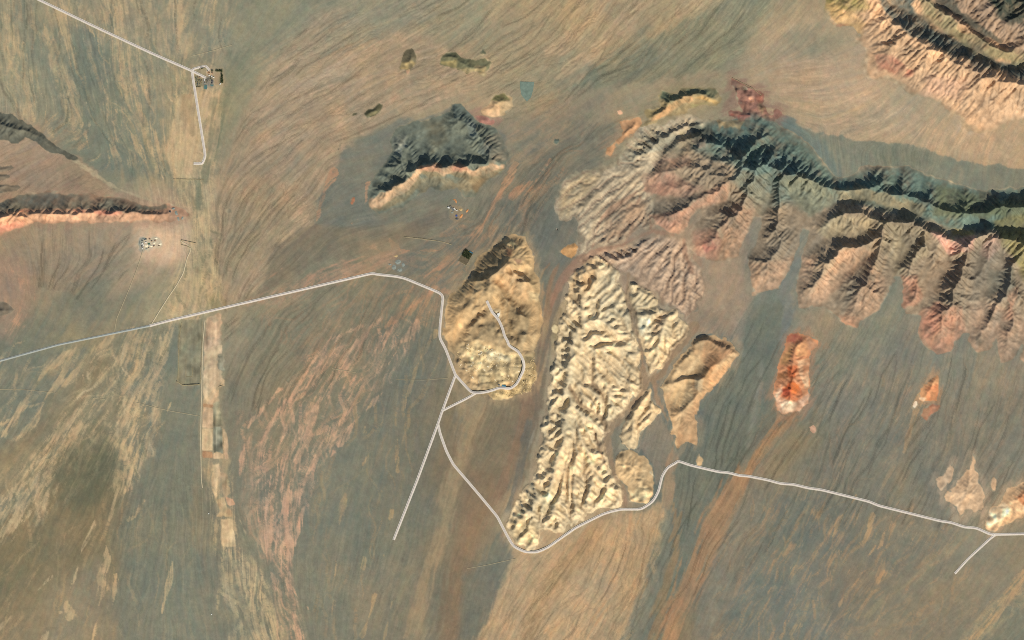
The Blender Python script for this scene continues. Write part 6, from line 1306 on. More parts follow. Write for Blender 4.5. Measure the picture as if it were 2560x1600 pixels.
hp(T(1920, 800, 270, 380, 390, 370, 390, 400, 320, 420, 300, 500, 330, 640, 400, 640, 380, 500, 340, 560), (236, 210, 168), 4, .7, 3)
hp(T(1920, 800, 70, 500, 180, 490, 180, 540, 80, 560), (120, 84, 52), 5, .6, 4)
hp(T(1920, 800, 370, 160, 480, 240, 470, 290, 390, 280), (162, 138, 116), 5, .8, 2)
hp(T(1920, 800, 1500, 640, 1620, 600, 1610, 780, 1500, 770), (200, 120, 82), 4, .7, 2)
hp(T(1920, 800, 1415, 760, 1440, 720, 1500, 740, 1470, 780), (240, 214, 178), 3, .9, 1)
hp(T(1920, 800, 1490, 800, 1640, 790, 1610, 850, 1500, 950, 1470, 930, 1530, 860), (176, 112, 86), 4, .6, 4)
hp(T(1920, 1200, 2060, 380, 2120, 270, 2210, 220, 2300, 250, 2280, 330, 2160, 430, 2060, 440), (232, 214, 178), 5, .8, 3)
hp(T(1920, 1200, 2330, 160, 2440, 90, 2640, 100, 2640, 260, 2400, 250), (160, 104, 72), 5, .8, 4)
hp(T(1920, 1200, 2390, 240, 2640, 250, 2640, 330, 2420, 320), (228, 206, 166), 4, .8, 3)
hp(T(1920, 1200, 2070, 450, 2170, 440, 2170, 500, 2080, 500), (222, 180, 136), 4, .8, 2)

# ---- mottling: gravel streaks, rills, rock grain
pm = smooth(-1, 3, SD)
PATCH = smooth(-1.2, 1.4, fbm(110, 3, 95))           # streaks show in some places and fade in others
tone = 1 + pm * ((0.008 + .016 * PATCH) * L1 + (0.004 + .009 * PATCH) * L2 + 0.005 * L3 + 0.012 * F1 + 0.012 * F2 + 0.012 * F3 + 0.014 * F4 + .012 * vnoise(3, 3, 96))
rill = smooth(3.0, 5.6, np.log(RILL)) * smooth(-1.4, 0.8, L3 * .4 + F2 * .7)
tone -= pm * THREAD * 0.12 * rill
hm = 1 - pm
tone += hm * (0.035 * F3 + 0.03 * F4 + 0.045 * vnoise(5, 5, 91) + 0.03 * F2)
C *= tone[..., None]
hue = (0.009 * F2 + 0.007 * L2 + 0.007 * F3 + 0.008 * vnoise(90, 90, 92))
gr = 0.004 * L2b + .006 * vnoise(6, 8, 93)
C[..., 0] *= 1 + hue + gr * pm
C[..., 1] *= 1 - .4 * gr * pm
C[..., 2] *= (1 - hue) * (1 + .012 * pm)
# the dissected fans: pale ribs, darker reddish wash floors
fa = np.clip((np.log(np.maximum(FAN_AREA, 1)) - 1.2) / 2.5, 0, 1) * smooth(0, -6, SD)
C = C * (1 - .42 * fa[..., None]) + np.array([136, 114, 96], f32) * .42 * fa[..., None]
cm = np.zeros((H, W), f32)
for k, hl in enumerate(HILLS):
    if hl['label'].startswith(('large cream', 'cream badland', 'cream gullied')):
        cm += OWNER == k
ca = np.clip((np.log(np.maximum(CREAM_AREA, 1)) - 2.0) / 3.0, 0, 1) * cm * smooth(0, -5, SD)
C = C * (1 - .4 * ca[..., None]) + np.array([158, 134, 104], f32) * .4 * ca[..., None]
# dust gathers in gully floors
gul = np.clip(np.log1p(AREA) / 5.5 - 0.35, 0, .6) * hm
C = C * (1 - .25 * gul[..., None]) + (C * 0.72 + np.array([38, 34, 28], f32)) * .25 * gul[..., None]
C = np.clip(C, 18, 252)

# ---- fine relief: rills and low bars on the plain, gullied bars on the dissected fans
HT = HT + pm * RELIEF * (-1.6 * rill * (0.2 + THREAD) + 0.25 * L2 + 0.10 * L1 + 0.2 * L3 + .15 * F4)
# ---- quarry floors on the cream hills: cut faces and tipping rows
def quarry_floor(poly, amp, feather=6):
    global HT
    win, d = sdf(poly, feather + 4)
    a = smooth(feather, -feather, d) * smooth(2, -4, SD[win])
    n = 0.8 * wn(9, 9, 131, win) + 0.8 * np.abs(wn(14, 7, 132, win)) + 0.7 * wn(5, 8, 133, win)
    cuts = np.floor(n * 2.0) / 2.0 * .6 + n * .4
    HT[win] = HT[win] * (1 - .35 * a) + a * (.62 * amp * cuts + 1.0)
    C[win] *= (1 + a * (0.10 * np.clip(wn(7, 7, 134, win), -2, 2) - .05 * (wn(4, 4, 135, win) > 1.1)))[..., None]


quarry_floor(Z(*Q4, 110, 1010, 200, 980, 320, 960, 560, 1050, 690, 1110, 690, 1200, 620, 1310, 480, 1345, 260, 1330, 150, 1200), 2.2)
quarry_floor(Z(*Q4, 700, 1090, 790, 1080, 800, 1270, 740, 1390, 560, 1440, 430, 1440, 420, 1380, 600, 1345, 690, 1210), 1.6)
quarry_floor(P(1540, 1120, 1570, 1125, 1560, 1160, 1600, 1180, 1635, 1230, 1618, 1263, 1572, 1253, 1600, 1230, 1570, 1180, 1536, 1160), 2.0)
quarry_floor(Z(*Q5, 380, 240, 560, 300, 820, 400, 1100, 580, 1110, 700, 1050, 800, 1180, 990, 1040, 1150, 960, 1230, 840, 1240, 720, 1140, 600, 1150, 560, 860, 420, 700, 400, 540), 2.6)
quarry_floor(P(1592, 795, 1640, 790, 1640, 830, 1620, 855, 1597, 850), 2.0)
quarry_floor(P(1266, 1300, 1300, 1280, 1350, 1310, 1352, 1350, 1330, 1372, 1290, 1368), 1.2)
quarry_floor(P(1345, 1235, 1385, 1230, 1390, 1265, 1360, 1280), 1.2)
quarry_floor(P(2450, 1320, 2480, 1275, 2540, 1250, 2560, 1280, 2500, 1330, 2460, 1335), 1.6)
# ------------------------------------------------------------------ meshes
def colour_material(name, rough=0.95):
    m = bpy.data.materials.new(name)
    m.use_nodes = True
    nt = m.node_tree
    p = nt.nodes['Principled BSDF']
    p.inputs['Roughness'].default_value = rough
    p.inputs['Specular IOR Level'].default_value = 0.05
    at = nt.nodes.new('ShaderNodeAttribute')
    at.attribute_name = 'rock'
    geo = nt.nodes.new('ShaderNodeNewGeometry')
    nz = nt.nodes.new('ShaderNodeTexNoise')
    nz.inputs['Scale'].default_value = 1 / 14.0
    nz.inputs['Detail'].default_value = 4
    nt.links.new(geo.outputs['Position'], nz.inputs['Vector'])
    mr = nt.nodes.new('ShaderNodeMapRange')
    mr.inputs[1].default_value, mr.inputs[2].default_value = 0.3, 0.7
    mr.inputs[3].default_value, mr.inputs[4].default_value = 0.93, 1.07
    nt.links.new(nz.outputs['Fac'], mr.inputs[0])
    mx = nt.nodes.new('ShaderNodeVectorMath')
    mx.operation = 'SCALE'
    nt.links.new(at.outputs['Vector'], mx.inputs[0])
    nt.links.new(mr.outputs[0], mx.inputs['Scale'])
    nt.links.new(mx.outputs[0], p.inputs['Base Color'])
    return m


MAT_ROCK = colour_material('desert_rock_and_gravel')


def to_lin(c):
    c = np.asarray(c, f32) / 255.0
    return np.where(c <= 0.04045, c / 12.92, ((c + 0.055) / 1.055) ** 2.4).astype(f32)


def albedo(c):
    """base colour of a ground that is seen as c (0..255) when it lies flat in this sun."""
    return np.clip(to_lin(c) / LIT, 0.004, 0.9)


def tag(o, label=None, cat=None, group=None, kind=None):
    for k, v in (('label', label), ('category', cat), ('group', group), ('kind', kind)):
        if v:
            o[k] = v
    return o


def wpos(x, y):
    return (x - MW / 2) * S, (MH / 2 - y) * S


def ground_z(x, y):
    return float(sample(HT, np.array([(x - X0) / G]), np.array([(y - Y0) / G]))[0]) * S


def mesh_from_quads(name, V, Q, C=None, mat=None, smooth_shade=True):
    me = bpy.data.meshes.new(name)
    me.vertices.add(len(V))
    me.vertices.foreach_set('co', V.astype(f32).ravel())
    me.loops.add(Q.size)
    me.loops.foreach_set('vertex_index', Q.astype(np.int32).ravel())
    me.polygons.add(len(Q))
    me.polygons.foreach_set('loop_start', np.arange(0, Q.size, 4, dtype=np.int32))
    me.polygons.foreach_set('loop_total', np.full(len(Q), 4, np.int32))
    if smooth_shade:
        me.polygons.foreach_set('use_smooth', np.ones(len(Q), bool))
    me.update(calc_edges=True)
    if C is not None:
        a = me.attributes.new('rock', 'FLOAT_COLOR', 'POINT')
        a.data.foreach_set('color', np.concatenate([C, np.ones((len(C), 1), f32)], 1).astype(f32).ravel())
    if mat:
        me.materials.append(mat)
    o = bpy.data.objects.new(name, me)
    sc.collection.objects.link(o)
    return o


ALB = albedo(C)
VX = np.broadcast_to(((GX - MW / 2) * S)[None], (H, W))
VY = np.broadcast_to(((MH / 2 - GY) * S)[:, None], (H, W))
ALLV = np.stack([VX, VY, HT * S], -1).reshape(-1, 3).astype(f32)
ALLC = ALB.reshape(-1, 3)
ii = (np.arange(H - 1)[:, None] * W + np.arange(W - 1)[None])
QUADS = np.stack([ii, ii + W, ii + W + 1, ii + 1], -1).reshape(-1, 4)
own = OWNER[:-1, :-1].ravel()


def piece(name, q):
    u, inv = np.unique(q, return_inverse=True)
    return mesh_from_quads(name, ALLV[u], inv.reshape(q.shape), ALLC[u], MAT_ROCK)


# the plain: the survey grid and a skirt of coarse desert out to the horizon, one sheet
def build_ground():
    q = QUADS[own < 0]
    u, inv = np.unique(q, return_inverse=True)
    V, Cc, Q = ALLV[u], ALLC[u], inv.reshape(q.shape)
    ring_idx = np.concatenate([np.arange(W), np.arange(1, H) * W + W - 1, (H - 1) * W + np.arange(W - 2, -1, -1), np.arange(H - 2, 0, -1) * W])
    prev = ALLV[ring_idx].copy()
    pc = ALLC[ring_idx].copy()
    mean = ALLC.mean(0)
    pos = {int(g): i for i, g in enumerate(u)}
    n = len(ring_idx)
    prev_ids = np.array([pos.get(int(g), -1) for g in ring_idx])
    miss = prev_ids < 0
    extra = ALLV[ring_idx[miss]]
    prev_ids[miss] = len(V) + np.arange(miss.sum())
    Vs, Cs, Qs = [V, extra], [Cc, ALLC[ring_idx[miss]]], [Q]
    base = len(V) + int(miss.sum())
    def ring_blur(a, n):
        k = np.ones(n) / n
        if a.ndim == 1:
            return np.convolve(np.concatenate([a[-n:], a, a[:n]]), k, 'same')[n:-n]
        return np.stack([ring_blur(a[:, c], n) for c in range(a.shape[1])], 1)
    rz = ALLV[ring_idx][:, 2].copy()
    rr_ = np.random.default_rng(77)
    for f, drop, nb_ in ((1.02, .05, 5), (1.05, .2, 21), (1.10, .4, 41), (1.18, .65, 81), (1.32, .9, 121), (1.6, 1, 181), (2.5, 1, 301), (6, 1, 501), (15, 1, 501)):
        nv = ALLV[ring_idx].copy()
        nv[:, :2] *= f
        nv[:, 2] = ring_blur(rz, nb_) * (1 - drop) + (ring_blur(rr_.standard_normal(n), 9) * 6 if f < 3 else 0)
        pc = ring_blur(ALLC[ring_idx], nb_) * (1 - drop * .7) + mean * drop * .7
        pc = pc * (1 + .10 * ring_blur(rr_.standard_normal(n), 25)[:, None])
        ids = base + np.arange(n)
        base += n
        Vs.append(nv)
        Cs.append(pc.copy())
        Qs.append(np.stack([prev_ids, np.roll(prev_ids, -1), np.roll(ids, -1), ids], -1))
        prev_ids = ids
    o = mesh_from_quads('ground', np.concatenate(Vs), np.concatenate(Qs), np.concatenate(Cs), MAT_ROCK)
    tag(o, 'broad desert plain of grey and tan gravel fans with braided dry washes', kind='structure')
    return o


build_ground()
for k, hl in enumerate(HILLS):
    q = QUADS[own == k]
    if len(q) < 3:
        print('tiny hill', hl['label'], len(q))
        continue
    o = piece(hl['name'], q)
    tag(o, hl['label'], kind='structure')
for k, lab in enumerate(FIELDS):
    q = QUADS[own == len(HILLS) + k]
    if len(q) > 3:
        tag(piece('field', q), lab, kind='structure')
# ------------------------------------------------------------------ roads
def flat_material(name, rgb, rough=0.9, spec=0.1, grain=0.05, scale=1 / 60.0):
    m = bpy.data.materials.new(name)
    m.use_nodes = True
    nt = m.node_tree
    p = nt.nodes['Principled BSDF']
    p.inputs['Roughness'].default_value = rough
    p.inputs['Specular IOR Level'].default_value = spec
    col = albedo(np.array(rgb, f32))
    geo = nt.nodes.new('ShaderNodeNewGeometry')
    nz = nt.nodes.new('ShaderNodeTexNoise')
    nz.inputs['Scale'].default_value = scale
    nz.inputs['Detail'].default_value = 3
    nt.links.new(geo.outputs['Position'], nz.inputs['Vector'])
    mr = nt.nodes.new('ShaderNodeMapRange')
    mr.inputs[1].default_value, mr.inputs[2].default_value = 0.3, 0.7
    mr.inputs[3].default_value, mr.inputs[4].default_value = 1 - grain, 1 + grain
    nt.links.new(nz.outputs['Fac'], mr.inputs[0])
    sv = nt.nodes.new('ShaderNodeVectorMath')
    sv.operation = 'SCALE'
    sv.inputs[0].default_value = tuple(float(v) for v in col)
    nt.links.new(mr.outputs[0], sv.inputs['Scale'])
    nt.links.new(sv.outputs[0], p.inputs['Base Color'])
    return m


M_ROAD = flat_material('pale_road', (204, 192, 180), grain=.03)
M_EDGE = flat_material('road_shoulder', (236, 228, 210), grain=.03)
M_OLD = flat_material('grey_asphalt', (160, 165, 158))
M_OLDEDGE = flat_material('grey_shoulder', (186, 186, 174))
M_TRACK = flat_material('dusty_track', (166, 154, 124), grain=.15)
M_TRACK2 = flat_material('pale_track', (196, 182, 150), grain=.12)
M_BANK = flat_material('earth_bank', (150, 138, 106), grain=.2, scale=1 / 20)


def resample(pts, step=5.0, round_=2):
    p = [np.array(q, float) for q in pts]
    for _ in range(round_):                    # round off the corners a little
        out = [p[0]]
        for a, b, c in zip(p[:-2], p[1:-1], p[2:]):
            la, lc = np.linalg.norm(b - a), np.linalg.norm(c - b)
            ta, tc = min(0.3, 5 / max(la, 1e-6)), min(0.3, 5 / max(lc, 1e-6))
            out += [b + (a - b) * ta, b + (c - b) * tc]
        p = out + [p[-1]]
    out = []
    for a, b in zip(p[:-1], p[1:]):
        n = max(int(np.linalg.norm(b - a) / step), 1)
        out += [a + (b - a) * i / n for i in range(n)]
    return np.array(out + [p[-1]])


def ribbon_mesh(name, pts, o0, o1, z0, thick, mat):
    """a strip between the offsets o0 and o1 (map units) of a line, draped on the ground, with a top and two sides."""
    t = np.gradient(pts, axis=0)
    t /= np.linalg.norm(t, axis=1)[:, None] + 1e-9
    n = np.stack([-t[:, 1], t[:, 0]], 1)
    L, R = pts + n * o0, pts + n * o1
    def hgt(q):
        return sample(HT, (q[:, 0] - X0) / G, (q[:, 1] - Y0) / G) * S
    z = np.maximum.reduce([hgt(pts + n * k) for k in (-4, -2, 0, 2, 4)])
    n_ = len(z)
    zp = np.pad(z, 5, mode='edge')
    z = np.max([zp[i:i + n_] for i in range(11)], 0)
    for _ in range(2):
        z = np.convolve(np.pad(z, 3, mode='edge'), np.ones(7) / 7, 'valid')
    z = z + z0
    V, F = [], []
    for (q, zz) in ((L, z - thick), (L, z), (R, z), (R, z - thick)):
        w = np.stack([(q[:, 0] - MW / 2) * S, (MH / 2 - q[:, 1]) * S, zz], 1)
        V.append(w)
    m = len(pts)
    V = np.concatenate(V)
    for j in range(3):
        a = np.arange(m - 1) + j * m
        F.append(np.stack([a, a + 1, a + 1 + m, a + m], 1))
    return mesh_from_quads(name, V, np.concatenate(F), None, mat, smooth_shade=False)


def road(pts, label, w=2.15, edge=1.0, mats=(None, None), name='road'):
    p = resample(pts)
    o = ribbon_mesh(name, p, -w, w, 1.6, 7.0, mats[0] or M_ROAD)
    tag(o, label, kind='structure')
    for sg in (-1, 1):
        e = ribbon_mesh('road_edge', p, sg * w, sg * (w + edge), 2.0, 7.0, mats[1] or M_EDGE)
        e.parent = o
    return o


def track(pts, label, w=1.0, mat=None):
    o = ribbon_mesh('track', resample(pts, 6, 1), -w, w, 1.2, 5.0, mat or M_TRACK)
    return tag(o, label, kind='structure')


road(P(70, -14, 99, 0, 227.5, 62, 383.6, 135, 480, 177, 514.6, 194.5), 'straight pale road slanting down from the upper left edge to the walled settlement')
road(P(480.5, 178.4, 482, 173.7, 486, 171, 512, 165, 515.6, 165.5, 524, 176), 'short pale road looping round the north side of the settlement', w=1.9, edge=.9)
road(P(480.3, 179, 484, 206, 512, 381, 513, 391.5, 507, 406, 505, 409, 484, 409), 'pale road running south from the settlement and ending in a hook')
road(P(-72, 920, 0, 902, 145, 862, 374, 814.5), 'grey asphalt highway at the left edge', w=1.9, edge=.7, mats=(M_OLD, M_OLDEDGE), name='highway')
road(P(374, 814.5, 428, 800, 640, 750.5, 931, 683, 941.6, 685.7, 992, 691, 1013, 696, 1099, 732, 1108, 741, 1105.6, 760, 1101.6, 800, 1100, 815, 1099, 845, 1113.5, 871, 1134.7, 927, 1138.7, 937.6, 1177, 980, 1190, 982.5, 1209, 981, 1230, 976, 1245, 970, 1256, 969, 1275, 972.5, 1292, 960, 1310, 924, 1310, 904, 1296, 878, 1272, 864.4, 1269, 852, 1261, 840, 1257, 822, 1246, 797.5, 1231, 782, 1217, 752),
     'long pale road from the grey highway round the tall cream hill and up into its quarry')
road(P(1138.5, 938, 1105.6, 1027.5, 1095, 1059, 1043, 1200, 984, 1349.5), 'straight pale branch road ending alone on the gravel plain')
road(P(1190, 982.5, 1166.5, 996, 1107, 1026), 'short pale link road south of the tall cream hill', w=1.9)
road(P(1095, 1060, 1100, 1083, 1116, 1128, 1133, 1161, 1166.5, 1200, 1198, 1237, 1222, 1266, 1243, 1291, 1267, 1337.5, 1280, 1360, 1288, 1368, 1313, 1380, 1343.5, 1380, 1370, 1368, 1439, 1319, 1505, 1286, 1526, 1279, 1552.5, 1273, 1603, 1273, 1632, 1254, 1646, 1229, 1653, 1200, 1655.7, 1189, 1669, 1168, 1690, 1157, 1695, 1152, 1724.5, 1162.5, 1798.5, 1180, 1820, 1181, 1849, 1189, 1870, 1190, 1920, 1200, 1952, 1209, 1983.5, 1210.6, 2020.5, 1220, 2052, 1224, 2174, 1254, 2195, 1263.5, 2354, 1303, 2378, 1306, 2412, 1318, 2436, 1319, 2449, 1323, 2465, 1331, 2478, 1336, 2491, 1336, 2560, 1334.5, 2632, 1334),
     'long winding pale road under the cream badland and away to the right edge')
road(P(2489, 1337, 2478, 1344, 2420, 1397, 2387, 1434), 'short pale spur road ending below the white quarried hill', w=1.9)
track(P(450, 601, 460, 607, 471, 612, 477.5, 625, 468, 643, 458, 683, 440, 715, 423, 739, 400, 775, 378, 811), 'pale dirt track curving from the small earthwork down to the highway', 1.2, M_TRACK2)
track(P(357, 626, 345, 665, 325, 717, 291, 797, 286, 828), 'faint dirt track from the white works down to the highway', .8)
track(P(512, 800, 506.6, 861, 504, 959, 501, 1091, 503, 1200, 506, 1220), 'pale dirt road along the west side of the scraped fields', 1.1, M_TRACK2)
track(P(1012, 592, 1050, 597, 1105, 604, 1130, 612), 'thin curved track north of the pale road', .6)
track(P(-10, 973, 60, 974, 140, 982), 'faint thin track crossing the washes at the left', .6)
track(P(340, 1006, 390, 1019, 430, 1028, 500, 1040), 'faint thin track crossing the slate gravel to the fields', .7)
track(P(232, 995, 262, 998), 'short pale stretch of track among the braided washes', .7)
track(P(830, 921, 890, 931), 'short pale stretch of track crossing the pink wash', .7)
track(P(990, 949, 1060, 950, 1120, 945), 'faint thin track west of the tall cream hill', .5)
track(P(1168, 1421, 1220, 1412, 1290, 1396), 'faint thin track below the winding road', .6)
track(P(478, 140, 520, 130, 580, 112), 'faint thin track north of the settlement', .6)

# ------------------------------------------------------------------ scraped fields, ponds
def slab(name, pts, label, mat, z=1.5, kind='structure'):
    bmv = []
    zs = max(ground_z(x, y) for x, y in pts)
    n = len(pts)
    V = [(*wpos(x, y), zs + z) for x, y in pts] + [(*wpos(x, y), zs - 6) for x, y in pts]
    F = [tuple(range(n))[::-1]] + [(i, (i + 1) % n, n + (i + 1) % n, n + i) for i in range(n)]
    me = bpy.data.meshes.new(name)
    me.from_pydata(V, [], F)
    me.materials.append(mat)
    me.validate()
    o = bpy.data.objects.new(name, me)
    sc.collection.objects.link(o)
    import bmesh
    b = bmesh.new()
    b.from_mesh(me)
    bmesh.ops.recalc_face_normals(b, faces=b.faces)
    b.to_mesh(me)
    b.free()
    return tag(o, label, kind=kind)


def ragged(pts, amp, seed, step=4):
    r = np.random.default_rng(seed)
    out = []
    p = [np.array(q, float) for q in pts]
    for a, b in zip(p, p[1:] + p[:1]):
        n = max(int(np.linalg.norm(b - a) / step), 1)
        for i in range(n):
            out.append(tuple(a + (b - a) * i / n + (r.normal(0, amp, 2) if i else r.normal(0, amp * .4, 2))))
    return out


def bank(pts, label, w=1.2, h=8.0, mat=None):
    """an earth bank: a draped ridge of triangular section."""
    p = resample(pts, 5, 0)
    t = np.gradient(p, axis=0)
    t /= np.linalg.norm(t, axis=1)[:, None] + 1e-9
    n = np.stack([-t[:, 1], t[:, 0]], 1)
    z = sample(HT, (p[:, 0] - X0) / G, (p[:, 1] - Y0) / G) * S
    r = np.random.default_rng(len(pts) + int(pts[0][0]))
    V = []
    for q, zz in ((p - n * w, z - 3), (p + n * r.normal(0, .2, (len(p), 1)), z + h * r.uniform(.75, 1.15, len(p))), (p + n * w, z - 3)):
        V.append(np.stack([(q[:, 0] - MW / 2) * S, (MH / 2 - q[:, 1]) * S, zz], 1))
    m = len(p)
    F = []
    for j in range(2):
        a = np.arange(m - 1) + j * m
        F.append(np.stack([a, a + 1, a + 1 + m, a + m], 1))
    o = mesh_from_quads('earth_bank', np.concatenate(V), np.concatenate(F), None, mat or M_BANK, False)
    return tag(o, label, 'earth bank', 'earth banks round the enclosures')


bank(Z(*E6, 45, 655, 100, 690, 180, 688, 262, 682), 'thick ragged earth bank closing the south end of the olive enclosure', 1.8, 14)
bank(Z(*E6, 90, 100, 70, 240, 60, 380, 62, 520, 52, 640), 'earth bank along the west side of the olive enclosure', 1.0, 6)
bank(Z(*E6, 285, 90, 280, 380, 270, 560, 266, 680), 'earth bank along the east side of the olive enclosure', 1.0, 7)
bank(Z(*E6, 132, 450, 130, 610, 190, 610, 196, 520), 'low earth bank of a small open square inside the olive enclosure', .7, 5)
bank(T(0, 400, 1712, 800, 1712, 755, 1780, 770, 1850, 785), 'crooked earth bank at the head of the curving dirt track', 1.0, 9)
bank(T(0, 400, 1712, 800, 1760, 812, 1800, 830), 'short earth bank on the south side of the track head', .8, 7)
bank(T(0, 400, 1640, 180, 1780, 182, 1925, 184), 'straight earth bank along the south edge of the sand flat', .9, 7)
bank(Z(*E6, 440, 705, 486, 690), 'short earth bank at the corner of the sandy field', .9, 7)
bank(Z(*E6, 470, 1090, 486, 1200, 494, 1380), 'light earth bank between the grey plot and the narrow sandy field', .6, 5)
bank(T(1280, 0, 2080, 735, 2170, 780, 2270, 830, 2360, 900), 'long earth bank along the north-east rim of the red quarry', .8, 9)
bank(T(640, 400, 1400, 725, 1560, 740, 1700, 760, 1800, 780, 1850, 800), 'thin curved earth bank north of the pale road', .6, 5)


def water_material(name, rgb):
    m = flat_material(name, rgb, rough=0.35, spec=0.25, grain=0.18, scale=1 / 40)
    return m


M_TEAL = water_material('teal_tailings', (116, 132, 118))
M_POND = water_material('pond_water', (84, 116, 112))
M_GREENPOND = water_material('green_pond', (60, 92, 70))
M_DARKPILE = flat_material('slag', (86, 86, 84), grain=.3, scale=1 / 12)
M_WHITE = flat_material('white_spoil', (236, 222, 190), grain=.15, scale=1 / 12)
M_CREAMSP = flat_material('cream_spoil', (212, 188, 140), grain=.15, scale=1 / 12)
M_TANSP = flat_material('tan_spoil', (188, 162, 116), grain=.15, scale=1 / 12)
M_ORANGESP = flat_material('orange_spoil', (206, 144, 92), grain=.2, scale=1 / 12)
M_GREYSP = flat_material('grey_spoil', (136, 142, 132), grain=.25, scale=1 / 12)
M_BLUESP = flat_material('blue_tarpaulin', (70, 88, 140), grain=.2, scale=1 / 12)
M_ROOFW = flat_material('white_sheet_roof', (228, 228, 220), grain=.08)
M_ROOFG = flat_material('grey_sheet_roof', (112, 114, 110), grain=.12)
M_ROOFB = flat_material('blue_sheet_roof', (74, 122, 140), grain=.1)
M_ROOFR = flat_material('brown_roof', (150, 120, 96), grain=.12)
M_WALL = flat_material('rendered_wall', (205, 192, 168), grain=.08)
M_DOOR = flat_material('dark_door', (70, 66, 60))
M_LEAF = flat_material('foliage', (58, 72, 46), grain=.45, scale=1 / 5)
M_LEAF2 = flat_material('dusty_foliage', (92, 98, 68), grain=.4, scale=1 / 5)
M_TRUNK = flat_material('trunk', (90, 72, 56))

slab('pond', T(1280, 0, 75, 770, 210, 775, 200, 850, 180, 920, 140, 960, 90, 900, 75, 820), 'flat teal tailings pond shaped like a shield on the open plain', M_TEAL, 1.0)
slab('pond', Z(460, 140, 15.117, 770, 1110, 820, 1080, 880, 1090, 885, 1190, 850, 1270, 780, 1250, 740, 1220), 'blue-green pond at the south side of the settlement, the western one', M_POND, 1.0)
slab('pond', Z(460, 140, 15.117, 1000, 1060, 1060, 1085, 1115, 1070, 1115, 1130, 1050, 1150, 1000, 1120), 'blue-green pond at the south side of the settlement, the eastern one', M_POND, 1.0)
slab('pond', Z(330, 570, 21.6, 830, 860, 850, 820, 920, 795, 990, 800, 970, 850, 900, 880), 'small dark green pond in the middle of the white works', M_GREENPOND, 1.0)


# ------------------------------------------------------------------ buildings, heaps, trees
def link(o):
    sc.collection.objects.link(o)
    return o


def poly_mesh(name, V, F, mat, parent=None):
    me = bpy.data.meshes.new(name)
    me.from_pydata(V, [], F)
    me.materials.append(mat)
    o = link(bpy.data.objects.new(name, me))
    o.parent = parent
    return o


def shed(x, y, w, l, rot, h, roof, label, group=None, name='shed', wall=None):
    """a gabled building w x l (map units) with walls, two roof slopes, a ridge and doors."""
    r = link(bpy.data.objects.new(name, None))
    X, Y = wpos(x, y)
    r.location = (X, Y, ground_z(x, y))
    r.rotation_euler = (0, 0, math.radians(rot))
    a, b = w * S / 2, l * S / 2
    g = h + a * .35
    V = [(-a, -b, -4), (a, -b, -4), (a, b, -4), (-a, b, -4), (-a, -b, h), (a, -b, h), (a, b, h), (-a, b, h), (0, -b, g), (0, b, g)]
    poly_mesh('wall', V, [(0, 1, 5, 8, 4), (1, 2, 6, 5), (2, 3, 7, 9, 6), (3, 0, 4, 7)], wall or M_WALL, r)
    e = 1.2
    for sg in (-1, 1):
        R = [(sg * (a + e), -b - e, h - .3), (sg * (a + e), b + e, h - .3), (0, b + e, g + .4), (0, -b - e, g + .4), (sg * (a + e), -b - e, h - 1), (sg * (a + e), b + e, h - 1)]
        poly_mesh('roof', R, [(0, 1, 2, 3), (0, 4, 5, 1)], roof, r)
    d = min(a * .4, 4)
    poly_mesh('door', [(-d, -b - .3, -1), (d, -b - .3, -1), (d, -b - .3, h * .75), (-d, -b - .3, h * .75)], [(0, 1, 2, 3)], M_DOOR, r)
    for k in (-.5, 0, .5):
        yy = k * b
        poly_mesh('window', [(a + .3, yy - 2, h * .4), (a + .3, yy + 2, h * .4), (a + .3, yy + 2, h * .75), (a + .3, yy - 2, h * .75)], [(0, 1, 2, 3)], M_DOOR, r)
    return tag(r, label, 'building', group)


_heap = {}


def heap(x, y, rx, ry, h, rot, mat, label, group, name='spoil_heap', seed=0):
    key = (mat.name, seed % 4, name)
    if key not in _heap:
        r = np.random.default_rng(seed % 4 + 3)
        V, F = [(0, 0, 1.0)], []
        rings, seg = 4, 12
        for i in range(1, rings + 1):
            t = i / rings
            for j in range(seg):
                a = 2 * math.pi * j / seg
                rr = t * (1 + r.normal(0, .10))
                zz = (1 - t) ** 1.15 + r.normal(0, .05) if i < rings else -.25
                V.append((rr * math.cos(a), rr * math.sin(a), zz))
        for j in range(seg):
            F.append((0, 1 + j, 1 + (j + 1) % seg))
            for i in range(rings - 1):
                p0, p1 = 1 + i * seg + j, 1 + i * seg + (j + 1) % seg
                F.append((p0, p0 + seg, p1 + seg, p1))
        me = bpy.data.meshes.new(name)
        me.from_pydata(V, [], F)
        me.materials.append(mat)
        _heap[key] = me
    o = link(bpy.data.objects.new(name, _heap[key]))
    X, Y = wpos(x, y)
    o.location = (X, Y, ground_z(x, y))
    o.scale = (rx * S, ry * S, h * S)
    o.rotation_euler = (0, 0, math.radians(rot))
    return tag(o, label, 'heap', group)


